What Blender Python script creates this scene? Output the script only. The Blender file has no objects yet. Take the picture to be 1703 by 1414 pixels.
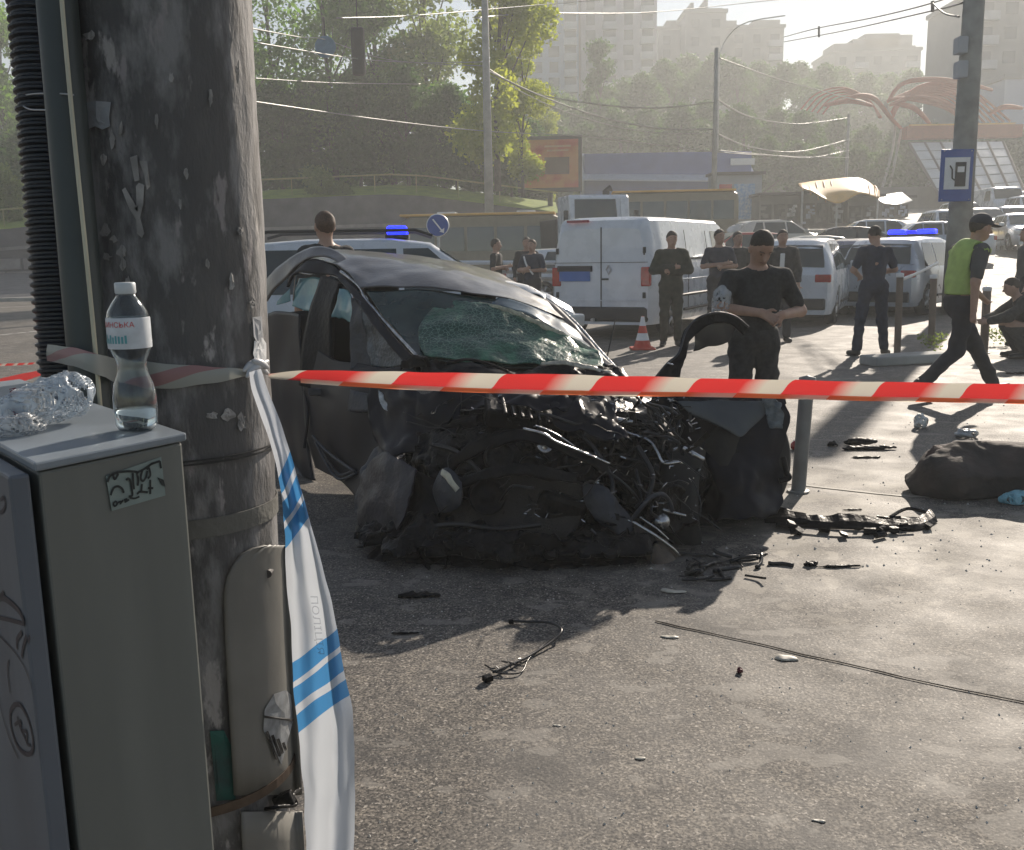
import bpy, math, random
import numpy as np
from mathutils import Vector, Matrix, noise
random.seed(7); rng = np.random.default_rng(7)
R = math.radians; sc = bpy.context.scene; C = sc.collection
# ---------------------------------------------------------------- camera
CH, FPX, PITCH, ROLL = 1.48, 1585.0, 10.2, -1.0
camd = bpy.data.cameras.new('camera'); cam = bpy.data.objects.new('camera', camd); C.objects.link(cam)
M3 = Matrix.Rotation(R(90-PITCH), 3, 'X') @ Matrix.Rotation(R(ROLL), 3, 'Z')
cam.matrix_world = Matrix.Translation((0, 0, CH)) @ M3.to_4x4()
camd.sensor_width = 36; camd.lens = 36*FPX/1703; camd.clip_start = .05; camd.clip_end = 3000
sc.camera = cam
# ---------------------------------------------------------------- sky and sun
SUN_AZ, SUN_EL = 28.0, 26.0      # degrees clockwise from +Y, elevation
w = bpy.data.worlds.new('World'); sc.world = w; w.use_nodes = True
nt = w.node_tree; bg = nt.nodes['Background']
sky = nt.nodes.new('ShaderNodeTexSky'); sky.sky_type = 'NISHITA'; sky.sun_disc = False
sky.sun_elevation = R(SUN_EL); sky.sun_rotation = R(SUN_AZ); sky.dust_density = 0.4; sky.air_density = 1.0; sky.ozone_density = 1.0
nt.links.new(sky.outputs[0], bg.inputs[0]); bg.inputs[1].default_value = 0.05
sl = bpy.data.lights.new('sun', 'SUN'); sl.energy = 4.5; sl.angle = R(.6); sl.color = (1, .885, .75)
so = bpy.data.objects.new('sun', sl); C.objects.link(so)
sdir = Vector((math.sin(R(SUN_AZ))*math.cos(R(SUN_EL)), math.cos(R(SUN_AZ))*math.cos(R(SUN_EL)), math.sin(R(SUN_EL))))
so.rotation_euler = sdir.to_track_quat('Z', 'Y').to_euler(); so.location = (20, 40, 60)
sc.view_settings.view_transform = 'Standard'; sc.view_settings.look = 'None'
sc.view_settings.exposure = 0.76; sc.view_settings.gamma = 1.0
HAZE = 0.0027
sc.cycles.volume_bounces = 1; sc.cycles.max_bounces = 8; sc.cycles.use_denoising = True
sc.cycles.volume_step_rate = 4.0
# ---------------------------------------------------------------- helpers
def ray(px, py): return M3 @ Vector(((px-851.5)/FPX, (707-py)/FPX, -1))
def P(px, py, d):
    r = ray(px, py); return Vector((0, 0, CH)) + r*(d/r.y)
def Zp(px, py, z):
    r = ray(px, py); return Vector((0, 0, CH)) + r*((z-CH)/r.z)
def sstep(a, b, x):
    t = min(1, max(0, (x-a)/(b-a))); return t*t*(3-2*t)
def H(x, y):                                    # ground height
    s = sstep(-9, 1, x - .12*(y-24)) if y > 20 else 0
    z = max(0, min(y, 75)-25)*.085*s
    if y > 75: z += (min(y, 110)-75)*.05*s
    return z
def G(px, py, z=0): return Zp(px, py, z)
def GD(px, d, z=0):                             # ground point under pixel column px at distance d
    p = P(px, 500, d); return Vector((p.x, d, H(p.x, d)+z))
def winv(o):
    m = Matrix.Identity(4)
    while o is not None: m = o.matrix_basis @ m; o = o.parent
    return m.inverted()
def thing(name, label, cat, loc=(0, 0, 0), rz=0, group=None, kind=None):
    o = bpy.data.objects.new(name, None); C.objects.link(o); o.empty_display_size = .2
    o.location = loc; o.rotation_euler = (0, 0, rz); tag(o, label, cat, group, kind); return o
def tag(o, label=None, cat=None, group=None, kind=None):
    if label: o['label'] = label
    if cat: o['category'] = cat
    if group: o['group'] = group
    if kind: o['kind'] = kind
    return o
class MB:
    def __init__(s): s.v = []; s.f = []; s.m = []; s.mi = 0
    def add(s, vs, fs):
        b = len(s.v); s.v += [Vector(v) for v in vs]
        s.f += [tuple(b+i for i in f) for f in fs]; s.m += [s.mi]*len(fs); return s
    def box(s, c, d, rot=None, tap=None):
        hx, hy, hz = d[0]/2, d[1]/2, d[2]/2; c = Vector(c); vs = []
        for k in (-1, 1):
            t = 1 if (tap is None or k < 0) else tap
            for i, j in ((-1, -1), (1, -1), (1, 1), (-1, 1)):
                p = Vector((i*hx*t, j*hy*t, k*hz))
                if rot is not None: p = rot @ p
                vs.append(c+p)
        return s.add(vs, [(3, 2, 1, 0), (4, 5, 6, 7), (0, 1, 5, 4), (1, 2, 6, 5), (2, 3, 7, 6), (3, 0, 4, 7)])
    def tube(s, pts, r, n=8, cap=True):
        pts = [Vector(p) for p in pts]; N = len(pts)
        rs = r if isinstance(r, (list, tuple)) else [r]*N
        b = len(s.v); up = None
        for i, p in enumerate(pts):
            t = (pts[min(i+1, N-1)]-pts[max(i-1, 0)])
            if t.length < 1e-9: t = Vector((0, 0, 1))
            t.normalize()
            if up is None: up = t.orthogonal().normalized()
            up = (up-t*up.dot(t))
            up = up.normalized() if up.length > 1e-6 else t.orthogonal().normalized()
            sd = t.cross(up)
            for k in range(n):
                a = 2*math.pi*k/n; s.v.append(p+(up*math.cos(a)+sd*math.sin(a))*rs[i])
        nf = 0
        for i in range(N-1):
            for k in range(n):
                a, c = b+i*n+k, b+i*n+(k+1) % n; s.f.append((a, c, c+n, a+n)); nf += 1
        if cap:
            s.f.append(tuple(b+k for k in range(n))[::-1]); s.f.append(tuple(b+(N-1)*n+k for k in range(n))); nf += 2
        s.m += [s.mi]*nf; return s
    def cyl(s, a, b_, r0, r1=None, n=16): return s.tube([a, b_], [r0, r0 if r1 is None else r1], n)
    def lathe(s, prof, c=(0, 0, 0), n=24, mat=None):
        c = Vector(c); b = len(s.v)
        for r, z in prof:
            for k in range(n):
                a = 2*math.pi*k/n; p = Vector((r*math.cos(a), r*math.sin(a), z))
                if mat is not None: p = mat @ p
                s.v.append(c+p)
        nf = 0
        for i in range(len(prof)-1):
            for k in range(n):
                a, d = b+i*n+k, b+i*n+(k+1) % n; s.f.append((a, d, d+n, a+n)); nf += 1
        s.m += [s.mi]*nf; return s
    def grid(s, rows, closed=False):
        b = len(s.v); nr, nc = len(rows), len(rows[0])
        for r in rows: s.v += [Vector(p) for p in r]
        nf = 0
        for i in range(nr-1):
            for j in range(nc if closed else nc-1):
                k = (j+1) % nc
                s.f.append((b+i*nc+j, b+i*nc+k, b+(i+1)*nc+k, b+(i+1)*nc+j)); nf += 1
        s.m += [s.mi]*nf; return s
    def prism(s, poly, off):                    # closed polygon extruded by vector off
        n = len(poly); off = Vector(off)
        vs = [Vector(p) for p in poly]+[Vector(p)+off for p in poly]
        return s.add(vs, [tuple(range(n))[::-1], tuple(range(n, 2*n))]+[(i, (i+1) % n, (i+1) % n+n, i+n) for i in range(n)])
    def build(s, name, mats, parent=None, world=False, smooth=False, solid=0, bevel=0, sub=0):
        me = bpy.data.meshes.new(name)
        vs = s.v
        if world and parent is not None:
            wi = winv(parent); vs = [wi @ v for v in vs]
        me.from_pydata([tuple(v) for v in vs], [], s.f)
        if not isinstance(mats, (list, tuple)): mats = [mats]
        for m in mats: me.materials.append(m)
        if len(mats) > 1:
            for p, i in zip(me.polygons, s.m): p.material_index = min(i, len(mats)-1)
        if smooth: me.polygons.foreach_set('use_smooth', [True]*len(me.polygons))
        me.update()
        o = bpy.data.objects.new(name, me); C.objects.link(o)
        if parent is not None: o.parent = parent
        if bevel:
            b = o.modifiers.new('bevel', 'BEVEL'); b.width = bevel; b.segments = 2; b.limit_method = 'ANGLE'; b.angle_limit = R(35)
        if sub:
            b = o.modifiers.new('sub', 'SUBSURF'); b.levels = sub; b.render_levels = sub
        if solid:
            b = o.modifiers.new('solid', 'SOLIDIFY'); b.thickness = solid; b.offset = 0
        return o
def npmesh(name, v, f, mat, parent=None, world=False, smooth=True):
    me = bpy.data.meshes.new(name); v = np.asarray(v, float)
    if world and parent is not None:
        m = np.array(winv(parent)); v = v @ m[:3, :3].T + m[:3, 3]
    me.from_pydata(v.tolist(), [], f.tolist() if hasattr(f, 'tolist') else f)
    for m in (mat if isinstance(mat, (list, tuple)) else [mat]): me.materials.append(m)
    if smooth: me.polygons.foreach_set('use_smooth', [True]*len(me.polygons))
    o = bpy.data.objects.new(name, me); C.objects.link(o)
    if parent is not None: o.parent = parent
    return o
def copy_tree(o, parent=None):
    c = o.copy(); C.objects.link(c)
    if parent is not None: c.parent = parent
    for ch in list(KIDS.get(o.name, [])) or [x for x in o.children]: copy_tree(ch, c)
    return c
KIDS = {}
def crom(pts, n):                               # Catmull-Rom through points
    pts = [Vector(p) for p in pts]; out = []; N = len(pts)
    if N == 2: return [pts[0].lerp(pts[1], i/n) for i in range(n+1)]
    for i in range(n+1):
        u = i/n*(N-1); k = min(int(u), N-2); t = u-k
        p0 = pts[max(k-1, 0)]; p1 = pts[k]; p2 = pts[k+1]; p3 = pts[min(k+2, N-1)]
        out.append(.5*((2*p1)+(p2-p0)*t+(2*p0-5*p1+4*p2-p3)*t*t+(3*p1-p0-3*p2+p3)*t**3))
    return out
def patch_rows(rows, nu=24, nv=24, amp=0, fr=6, seed=0, sharp=False):
    if isinstance(rows[0][0], (tuple, list)): rows = [[P(*p) for p in r] for r in rows]
    A = [crom(r, nu) for r in rows]
    cols = [crom([A[k][i] for k in range(len(A))], nv) for i in range(nu+1)]
    g = [[cols[i][j] for i in range(nu+1)] for j in range(nv+1)]
    if amp:
        off = Vector((seed*7.3, seed*3.1, seed))
        g = [[p+Vector(noise.noise_vector(p*fr+off))*amp + (Vector(noise.noise_vector(p*fr*3+off))*amp*.35 if sharp else Vector((0, 0, 0))) for p in r] for r in g]
    return g
def patch(name, rows, mat, parent=None, nu=24, nv=24, amp=0, fr=6, seed=0, thick=.004, sharp=False, smooth=True):
    m = MB(); m.grid(patch_rows(rows, nu, nv, amp, fr, seed, sharp))
    return m.build(name, mat, parent, world=True, smooth=smooth, solid=thick)
def tubep(name, pts, r, mat, parent=None, n=8, seg=None):
    q = [P(*p) if isinstance(p, (tuple, list)) else p for p in pts]
    q = crom(q, seg or len(q)*6)
    return MB().tube(q, r if not isinstance(r, list) else list(np.interp(np.linspace(0, 1, len(q)), np.linspace(0, 1, len(r)), r)), n).build(name, mat, parent, world=True, smooth=True)
# ---------------------------------------------------------------- materials
def mat(name, col, rough=.6, metal=0., var=.12, vs=6., bump=0., bs=40., spec=.5, col2=None, alpha=None, trans=0., emit=None, es=1., coat=0., detail=5, world=False, stretch=None, lo=.35, hi=.65):
    m = bpy.data.materials.new(name); m.use_nodes = True; n = m.node_tree; b = n.nodes['Principled BSDF']; L = n.links
    b.inputs['Roughness'].default_value = rough; b.inputs['Metallic'].default_value = metal
    b.inputs['Specular IOR Level'].default_value = spec; b.inputs['Coat Weight'].default_value = coat
    b.inputs['Transmission Weight'].default_value = trans
    c = (*col, 1); b.inputs['Base Color'].default_value = c
    if var or col2 or bump:
        if world:
            g = n.nodes.new('ShaderNodeNewGeometry'); co = g.outputs['Position']
        else:
            g = n.nodes.new('ShaderNodeTexCoord'); co = g.outputs['Object']
        if stretch:
            mp = n.nodes.new('ShaderNodeMapping'); mp.inputs['Scale'].default_value = stretch; L.new(co, mp.inputs[0]); co = mp.outputs[0]
    if var or col2:
        t = n.nodes.new('ShaderNodeTexNoise'); t.inputs['Scale'].default_value = vs; t.inputs['Detail'].default_value = detail
        L.new(co, t.inputs['Vector']); r = n.nodes.new('ShaderNodeValToRGB'); L.new(t.outputs[0], r.inputs[0])
        e = r.color_ramp.elements; e[0].position = lo; e[1].position = hi
        a = col2 if col2 else tuple(max(0, x*(1-var)) for x in col)
        bb = col if col2 else tuple(min(1, x*(1+var)) for x in col)
        e[0].color = (*a, 1); e[1].color = (*bb, 1); L.new(r.outputs[0], b.inputs['Base Color'])
        mr = n.nodes.new('ShaderNodeMapRange'); L.new(t.outputs[0], mr.inputs[0])
        mr.inputs[3].default_value = max(0, rough-.08); mr.inputs[4].default_value = min(1, rough+.08); L.new(mr.outputs[0], b.inputs['Roughness'])
    if bump:
        t2 = n.nodes.new('ShaderNodeTexNoise'); t2.inputs['Scale'].default_value = bs; t2.inputs['Detail'].default_value = 4
        L.new(co, t2.inputs['Vector']); bp = n.nodes.new('ShaderNodeBump'); bp.inputs['Strength'].default_value = bump; bp.inputs['Distance'].default_value = .02
        L.new(t2.outputs[0], bp.inputs['Height']); L.new(bp.outputs[0], b.inputs['Normal'])
    if alpha is not None: b.inputs['Alpha'].default_value = alpha
    if emit: b.inputs['Emission Color'].default_value = (*emit, 1); b.inputs['Emission Strength'].default_value = es
    return m
def nodes(m): return m.node_tree.nodes, m.node_tree.links, m.node_tree.nodes['Principled BSDF']
def text(name, s, size, mtl, parent, loc, rot, ext=.0005, align='CENTER', fn=None, sx=1.):
    cu = bpy.data.curves.new(name, 'FONT'); cu.body = s; cu.size = size; cu.extrude = ext; cu.align_x = align; cu.align_y = 'CENTER'
    tmp = bpy.data.objects.new('tmp', cu); C.objects.link(tmp)
    bpy.context.view_layer.update()
    me = bpy.data.meshes.new_from_object(tmp.evaluated_get(bpy.context.evaluated_depsgraph_get()))
    bpy.data.objects.remove(tmp); me.materials.clear(); me.materials.append(mtl)
    for v in me.vertices:
        p = Vector((v.co.x*sx, v.co.y, v.co.z))
        v.co = fn(p) if fn else p
    o = bpy.data.objects.new(name, me); C.objects.link(o); o.parent = parent
    if fn is None: o.matrix_basis = Matrix.Translation(loc) @ (rot.to_4x4() if rot is not None else Matrix.Identity(4))
    return o
# ---------------------------------------------------------------- surface nets
def surfnet(fn, lo, hi, h):
    ax = [np.arange(lo[i], hi[i]+h, h) for i in range(3)]
    X = np.stack(np.meshgrid(*ax, indexing='ij'), -1); V = fn(X).astype(np.float32)
    nx, ny, nz = V.shape; S = V < 0
    acc = np.zeros((nx-1, ny-1, nz-1, 3), np.float32); cnt = np.zeros((nx-1, ny-1, nz-1), np.float32)
    for a in range(3):
        o = [i for i in range(3) if i != a]
        for u in (0, 1):
            for v in (0, 1):
                s0 = [slice(0, n-1) for n in V.shape]; s1 = list(s0)
                s0[o[0]] = s1[o[0]] = slice(u, V.shape[o[0]]-1+u); s0[o[1]] = s1[o[1]] = slice(v, V.shape[o[1]]-1+v)
                s1[a] = slice(1, V.shape[a])
                A, B = V[tuple(s0)], V[tuple(s1)]; cr = (A < 0) != (B < 0)
                t = np.where(cr, A/np.where(cr, A-B, 1), 0)
                p = np.zeros(acc.shape, np.float32); p[..., a] = t; p[..., o[0]] = u; p[..., o[1]] = v
                acc += p*cr[..., None]; cnt += cr
    idx = -np.ones(cnt.shape, np.int64); mk = cnt > 0; idx[mk] = np.arange(mk.sum())
    ii = np.argwhere(mk); vs = (ii+acc[mk]/cnt[mk][:, None])*h+np.array(lo)
    F = []
    for a in range(3):
        b, c = (a+1) % 3, (a+2) % 3
        s0 = [slice(0, n) for n in V.shape]; s1 = list(s0); s0[a] = slice(0, V.shape[a]-1); s1[a] = slice(1, V.shape[a])
        cr = (S[tuple(s0)] != S[tuple(s1)]); e = np.argwhere(cr)
        e = e[(e[:, b] > 0) & (e[:, c] > 0) & (e[:, b] < V.shape[b]-1) & (e[:, c] < V.shape[c]-1)]
        if not len(e): continue
        inside = S[tuple(e.T)]
        def q(db, dc):
            k = e.copy(); k[:, b] -= db; k[:, c] -= dc; return idx[tuple(k.T)]
        Q = np.stack([q(1, 1), q(0, 1), q(0, 0), q(1, 0)], -1); Q[~inside] = Q[~inside][:, ::-1]; F.append(Q)
    return vs, np.concatenate(F)
def vnoise(X, f, seed=0, amp=1.):                # cheap smooth numpy noise: rotated sines
    r = np.random.default_rng(seed); out = 0
    for k in range(5):
        d = r.normal(size=3); d /= np.linalg.norm(d); out = out+np.sin((X @ d)*f*(1+.5*k)+r.uniform(0, 6.3)+1.3*np.sin((X @ np.roll(d, 1))*f*.7+r.uniform(0, 6)))/(1+.4*k)
    return out*amp/2.5
def cone_sdf(X, a, b, ra, rb, sc=None):
    a = np.array(a, float); b = np.array(b, float); d = b-a; t = np.clip(((X-a) @ d)/max(d @ d, 1e-9), 0, 1)
    return np.linalg.norm(X-a-t[..., None]*d, axis=-1)-(ra+(rb-ra)*t)
def ell_sdf(X, c, r, Rm=None):
    p = X-np.array(c, float)
    if Rm is not None: p = p @ np.array(Rm)
    r = np.array(r, float); k0 = np.linalg.norm(p/r, axis=-1); k1 = np.linalg.norm(p/(r*r), axis=-1)+1e-9
    return k0*(k0-1)/k1
def smin(a, b, k): 
    h = np.clip(.5+.5*(b-a)/k, 0, 1); return b+(a-b)*h-k*h*(1-h)
# ================================================================ people
def person(label, loc, rz, hgt=1.76, J=None, shirt=None, sleeve=.55, trou=None, hair=None, skin=None, shoe=None, res=.02, head=(0, 0), fingers=False, hem=.93, bare=None, vest=None, cap=None, coat=False, face=True, group=None, shirt_name='t_shirt', hand_dir=None):
    j = dict(pelvis=(0, 0, .95), waist=(0, 0, 1.10), chest=(0, 0, 1.30), neck=(0, -.01, 1.46), head=(0, .015, 1.615),
             shR=(.172, 0, 1.395), shL=(-.172, 0, 1.395), elR=(.25, -.03, 1.13), elL=(-.25, -.03, 1.13), wrR=(.25, .06, .89), wrL=(-.25, .06, .89),
             hpR=(.09, 0, .92), hpL=(-.09, 0, .92), knR=(.10, .02, .50), knL=(-.10, .02, .50), anR=(.11, -.02, .09), anL=(-.11, -.02, .09), toR=(.14, .13, .03), toL=(-.14, .13, .03))
    if J: j.update(J)
    j = {k: np.array(v, float) for k, v in j.items()}
    s = hgt/1.76
    o = thing('person', label, 'person', loc, rz, group)
    Hm = (Matrix.Rotation(R(head[1]), 3, 'Z') @ Matrix.Rotation(R(-head[0]), 3, 'X')); Hn = np.array(Hm)
    hc = j['head']
    def hp(x, y, z): return hc+Hn @ np.array((x, y, z))
    def torso(X, e=0.):
        ch = j['chest']; d = ell_sdf(X, ch+(0, 0, -.02), (.165+e, .105+e, .21+e))
        d = smin(d, ell_sdf(X, j['waist'], (.14+e, .10+e, .17+e)), .06)
        d = smin(d, ell_sdf(X, j['pelvis'], (.155+e, .115+e, .13+e)), .05)
        for q in 'RL':
            d = smin(d, cone_sdf(X, j['neck']*.35+j['chest']*.65+(0, 0, .03), j['sh'+q], .062+e, .046+e), .05)
            d = smin(d, cone_sdf(X, j['neck']-(0, 0, .05), j['sh'+q]+(0, 0, -.0), .050+e*.5, .040+e*.7), .045)
        return d
    def arm(X, q, e=0., f=1.):
        a, b = j['sh'+q], j['el'+q]
        if f <= 1: return cone_sdf(X, a, a+(b-a)*f, .052+e, .044+e)
        c = j['wr'+q]; return smin(cone_sdf(X, a, b, .052+e, .043+e), cone_sdf(X, b, b+(c-b)*min(1, f-1), .042+e, .03+e), .02)
    def leg(X, q, e=0.):
        return smin(cone_sdf(X, j['hp'+q], j['kn'+q], .082+e, .055+e), cone_sdf(X, j['kn'+q], j['an'+q], .055+e, .04+e*1.3), .03)
    def hand(X, q):
        b = j['wr'+q]; el = j['el'+q]
        d = (b-el)/np.linalg.norm(b-el)
        if hand_dir and q in hand_dir: d = np.array(hand_dir[q], float); d /= np.linalg.norm(d)
        sdn = np.cross(d, (0, 1, 0)) if abs(d[1]) < .8 else np.cross(d, (0, 0, 1)); sdn /= np.linalg.norm(sdn); nn = np.cross(sdn, d)
        c0 = cone_sdf(X, b, b+d*.085, .03, .036)
        pl = X-(b+d*.05); c0 = np.maximum(c0, np.abs(pl @ nn)-.017)
        for k, (off, ln) in enumerate(((-.03, .065), (-.01, .075), (.01, .072), (.03, .055))):
            r0 = b+d*.085+sdn*off; r1 = r0+(d*.8+nn*.35)*ln*.55; r2 = r1+(d*.4+nn*.8)*ln*.5
            c0 = smin(c0, np.minimum(cone_sdf(X, r0, r1, .0095, .0085), cone_sdf(X, r1, r2, .0085, .007)), .005)
        t0 = b+d*.025-sdn*.025; t1 = t0-sdn*.03+d*.03+nn*.01; t2 = t1+d*.03+nn*.012
        c0 = smin(c0, np.minimum(cone_sdf(X, t0, t1, .013, .0105), cone_sdf(X, t1, t2, .0105, .008)), .008)
        return c0
    def body(X):
        d = torso(X)
        for q in 'RL':
            d = smin(d, arm(X, q, 0, 2), .03); d = smin(d, leg(X, q), .03)
            d = smin(d, hand(X, q), .012)
        d = smin(d, cone_sdf(X, j['neck']-(0, 0, .05), hp(0, -.02, -.06), .058, .052), .03)
        hd = ell_sdf(X, hp(0, -.012, .022), (.079, .098, .098), Hn)
        hd = smin(hd, ell_sdf(X, hp(0, .025, -.055), (.060, .062, .060), Hn), .035)
        hd = smin(hd, cone_sdf(X, hp(0, .085, .015), hp(0, .108, -.02), .010, .016), .012)
        for sx in (-1, 1):
            hd = smin(hd, ell_sdf(X, hp(sx*.078, -.005, -.01), (.012, .022, .033), Hn), .01)
            hd = -smin(-hd, ell_sdf(X, hp(sx*.033, .097, .018), (.02, .016, .012), Hn), .012)
        hd = smin(hd, ell_sdf(X, hp(0, .085, -.058), (.024, .012, .009), Hn), .006)
        return smin(d, hd, .02)
    if face:
        for sx in (-1, 1):
            MB().tube([Vector(hp(sx*.050, .080, .040))*s, Vector(hp(sx*.033, .092, .044))*s, Vector(hp(sx*.017, .096, .038))*s], .0038*s, 5).build('eyebrow', M['brow'], o)
            MB().lathe([(0, .005*s), (.005*s, .003*s), (.0065*s, 0), (.005*s, -.003*s), (0, -.005*s)], c=Vector(hp(sx*.033, .0855, .015))*s, n=10).build('eye', M['eye'], o)
        MB().tube([Vector(hp(-.022, .088, -.054))*s, Vector(hp(0, .097, -.052))*s, Vector(hp(.022, .088, -.054))*s], .0035*s, 5).build('mouth', M['lip'], o)
    allp = np.array(list(j.values())); lo = allp.min(0)-(.14, .16, .06); hi = allp.max(0)+(.14, .16, .17)
    def mk(nm, fn, m, lo=lo, hi=hi, r=res, par=o):
        v, f = surfnet(fn, lo, hi, r); return npmesh(nm, v*s, f, m, par)
    bd = mk('body', body, skin or M['skin'], r=res if not fingers else min(res, .0095))
    wr = .010
    def shirtf(X):
        e = .009 if not coat else .024
        d = torso(X, e)
        for q in 'RL': d = smin(d, arm(X, q, e+.004, sleeve if sleeve <= 1 else sleeve), .03)
        d = d+vnoise(X, 17, 3, wr)+vnoise(X, 38, 4, wr*.45)
        d = np.maximum(d, hem-X[..., 2])
        return np.maximum(d, -(np.linalg.norm((X-(j['neck']+(0, .02, .045)))/np.array((1, 1, 1.0)), axis=-1)-.078))
    lo2 = lo.copy(); lo2[2] = hem-.06; hi2 = hi.copy(); hi2[2] = j['neck'][2]+.12
    mk(shirt_name, shirtf, shirt or M['black_cloth'], lo2, hi2)
    def trf(X):
        d = ell_sdf(X, j['pelvis'], (.165, .125, .14))
        for q in 'RL': d = smin(d, leg(X, q, .017), .04)
        d = d+vnoise(X*np.array((1, 1, 1.6)), 16, 8, .010)+vnoise(X, 36, 5, .004)
        d = np.maximum(d, X[..., 2]-(j['pelvis'][2]+.08))
        return np.maximum(d, .075-X[..., 2])
    lo3 = lo.copy(); hi3 = hi.copy(); lo3[2] = 0; hi3[2] = max(1.1, 0)
    mk('trousers', trf, trou or M['black_cloth'], lo3, hi3)
    for q in 'RL':
        a, t = j['an'+q], j['to'+q]
        def shf(X): 
            d = smin(cone_sdf(X, a+(0, -.02, -.045), t, .045, .038), cone_sdf(X, a+(0, 0, .03), a-(0, 0, .04), .05, .045), .02)
            return d if a[2] > .15 else np.maximum(d, -X[..., 2]+.002)
        c = (a+t)/2; mk('shoe', shf, shoe or M['shoe'], np.minimum(a, t)-.09, np.maximum(a, t)+.1, min(res, .015))
    if hair is not None:
        def hf(X):
            d = ell_sdf(X, hp(0, -.015, .028), (.0825, .1015, .1005), Hn)+vnoise(X, 80, 2, .004)
            P_ = (X-hp(0, 0, 0)) @ Hn
            return np.maximum(d, np.maximum((P_[..., 1]-.040)*.9-(P_[..., 2]-.050)*.9+vnoise(X, 60, 6, .006), .012-P_[..., 2]-np.clip(-P_[..., 1]-.005, 0, .07)*1.9+vnoise(X, 75, 8, .006)))
        mk('hair', hf, hair, hp(0, 0, 0)-.16, hp(0, 0, 0)+.17, min(res, .012))
    if cap is not None:
        def cf(X):
            P_ = (X-hp(0, 0, 0)) @ Hn
            d = np.maximum(ell_sdf(X, hp(0, -.01, .045), (.092, .108, .098), Hn), .035-P_[..., 2])
            br = ell_sdf(X, hp(0, .12, .045), (.075, .075, .012), Hn)
            return smin(d, br, .01)
        mk('cap', cf, cap, hp(0, 0, 0)-.2, hp(0, 0, 0)+.24, .012)
    if vest is not None:
        def vf(X):
            d = torso(X, .032)+vnoise(X, 14, 9, .007)
            d = np.maximum(d, 1.0-X[..., 2])
            for q in 'RL': d = np.maximum(d, -(cone_sdf(X, j['sh'+q]+(0, 0, .01), j['el'+q], .075, .08)))
            return np.maximum(d, -(np.linalg.norm((X-(j['neck']+(0, .03, .03))), axis=-1)-.085))
        lo4 = lo.copy(); lo4[2] = .95
        v_ = mk('reflective_vest', vf, vest, lo4, hi2)
    return o
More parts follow.
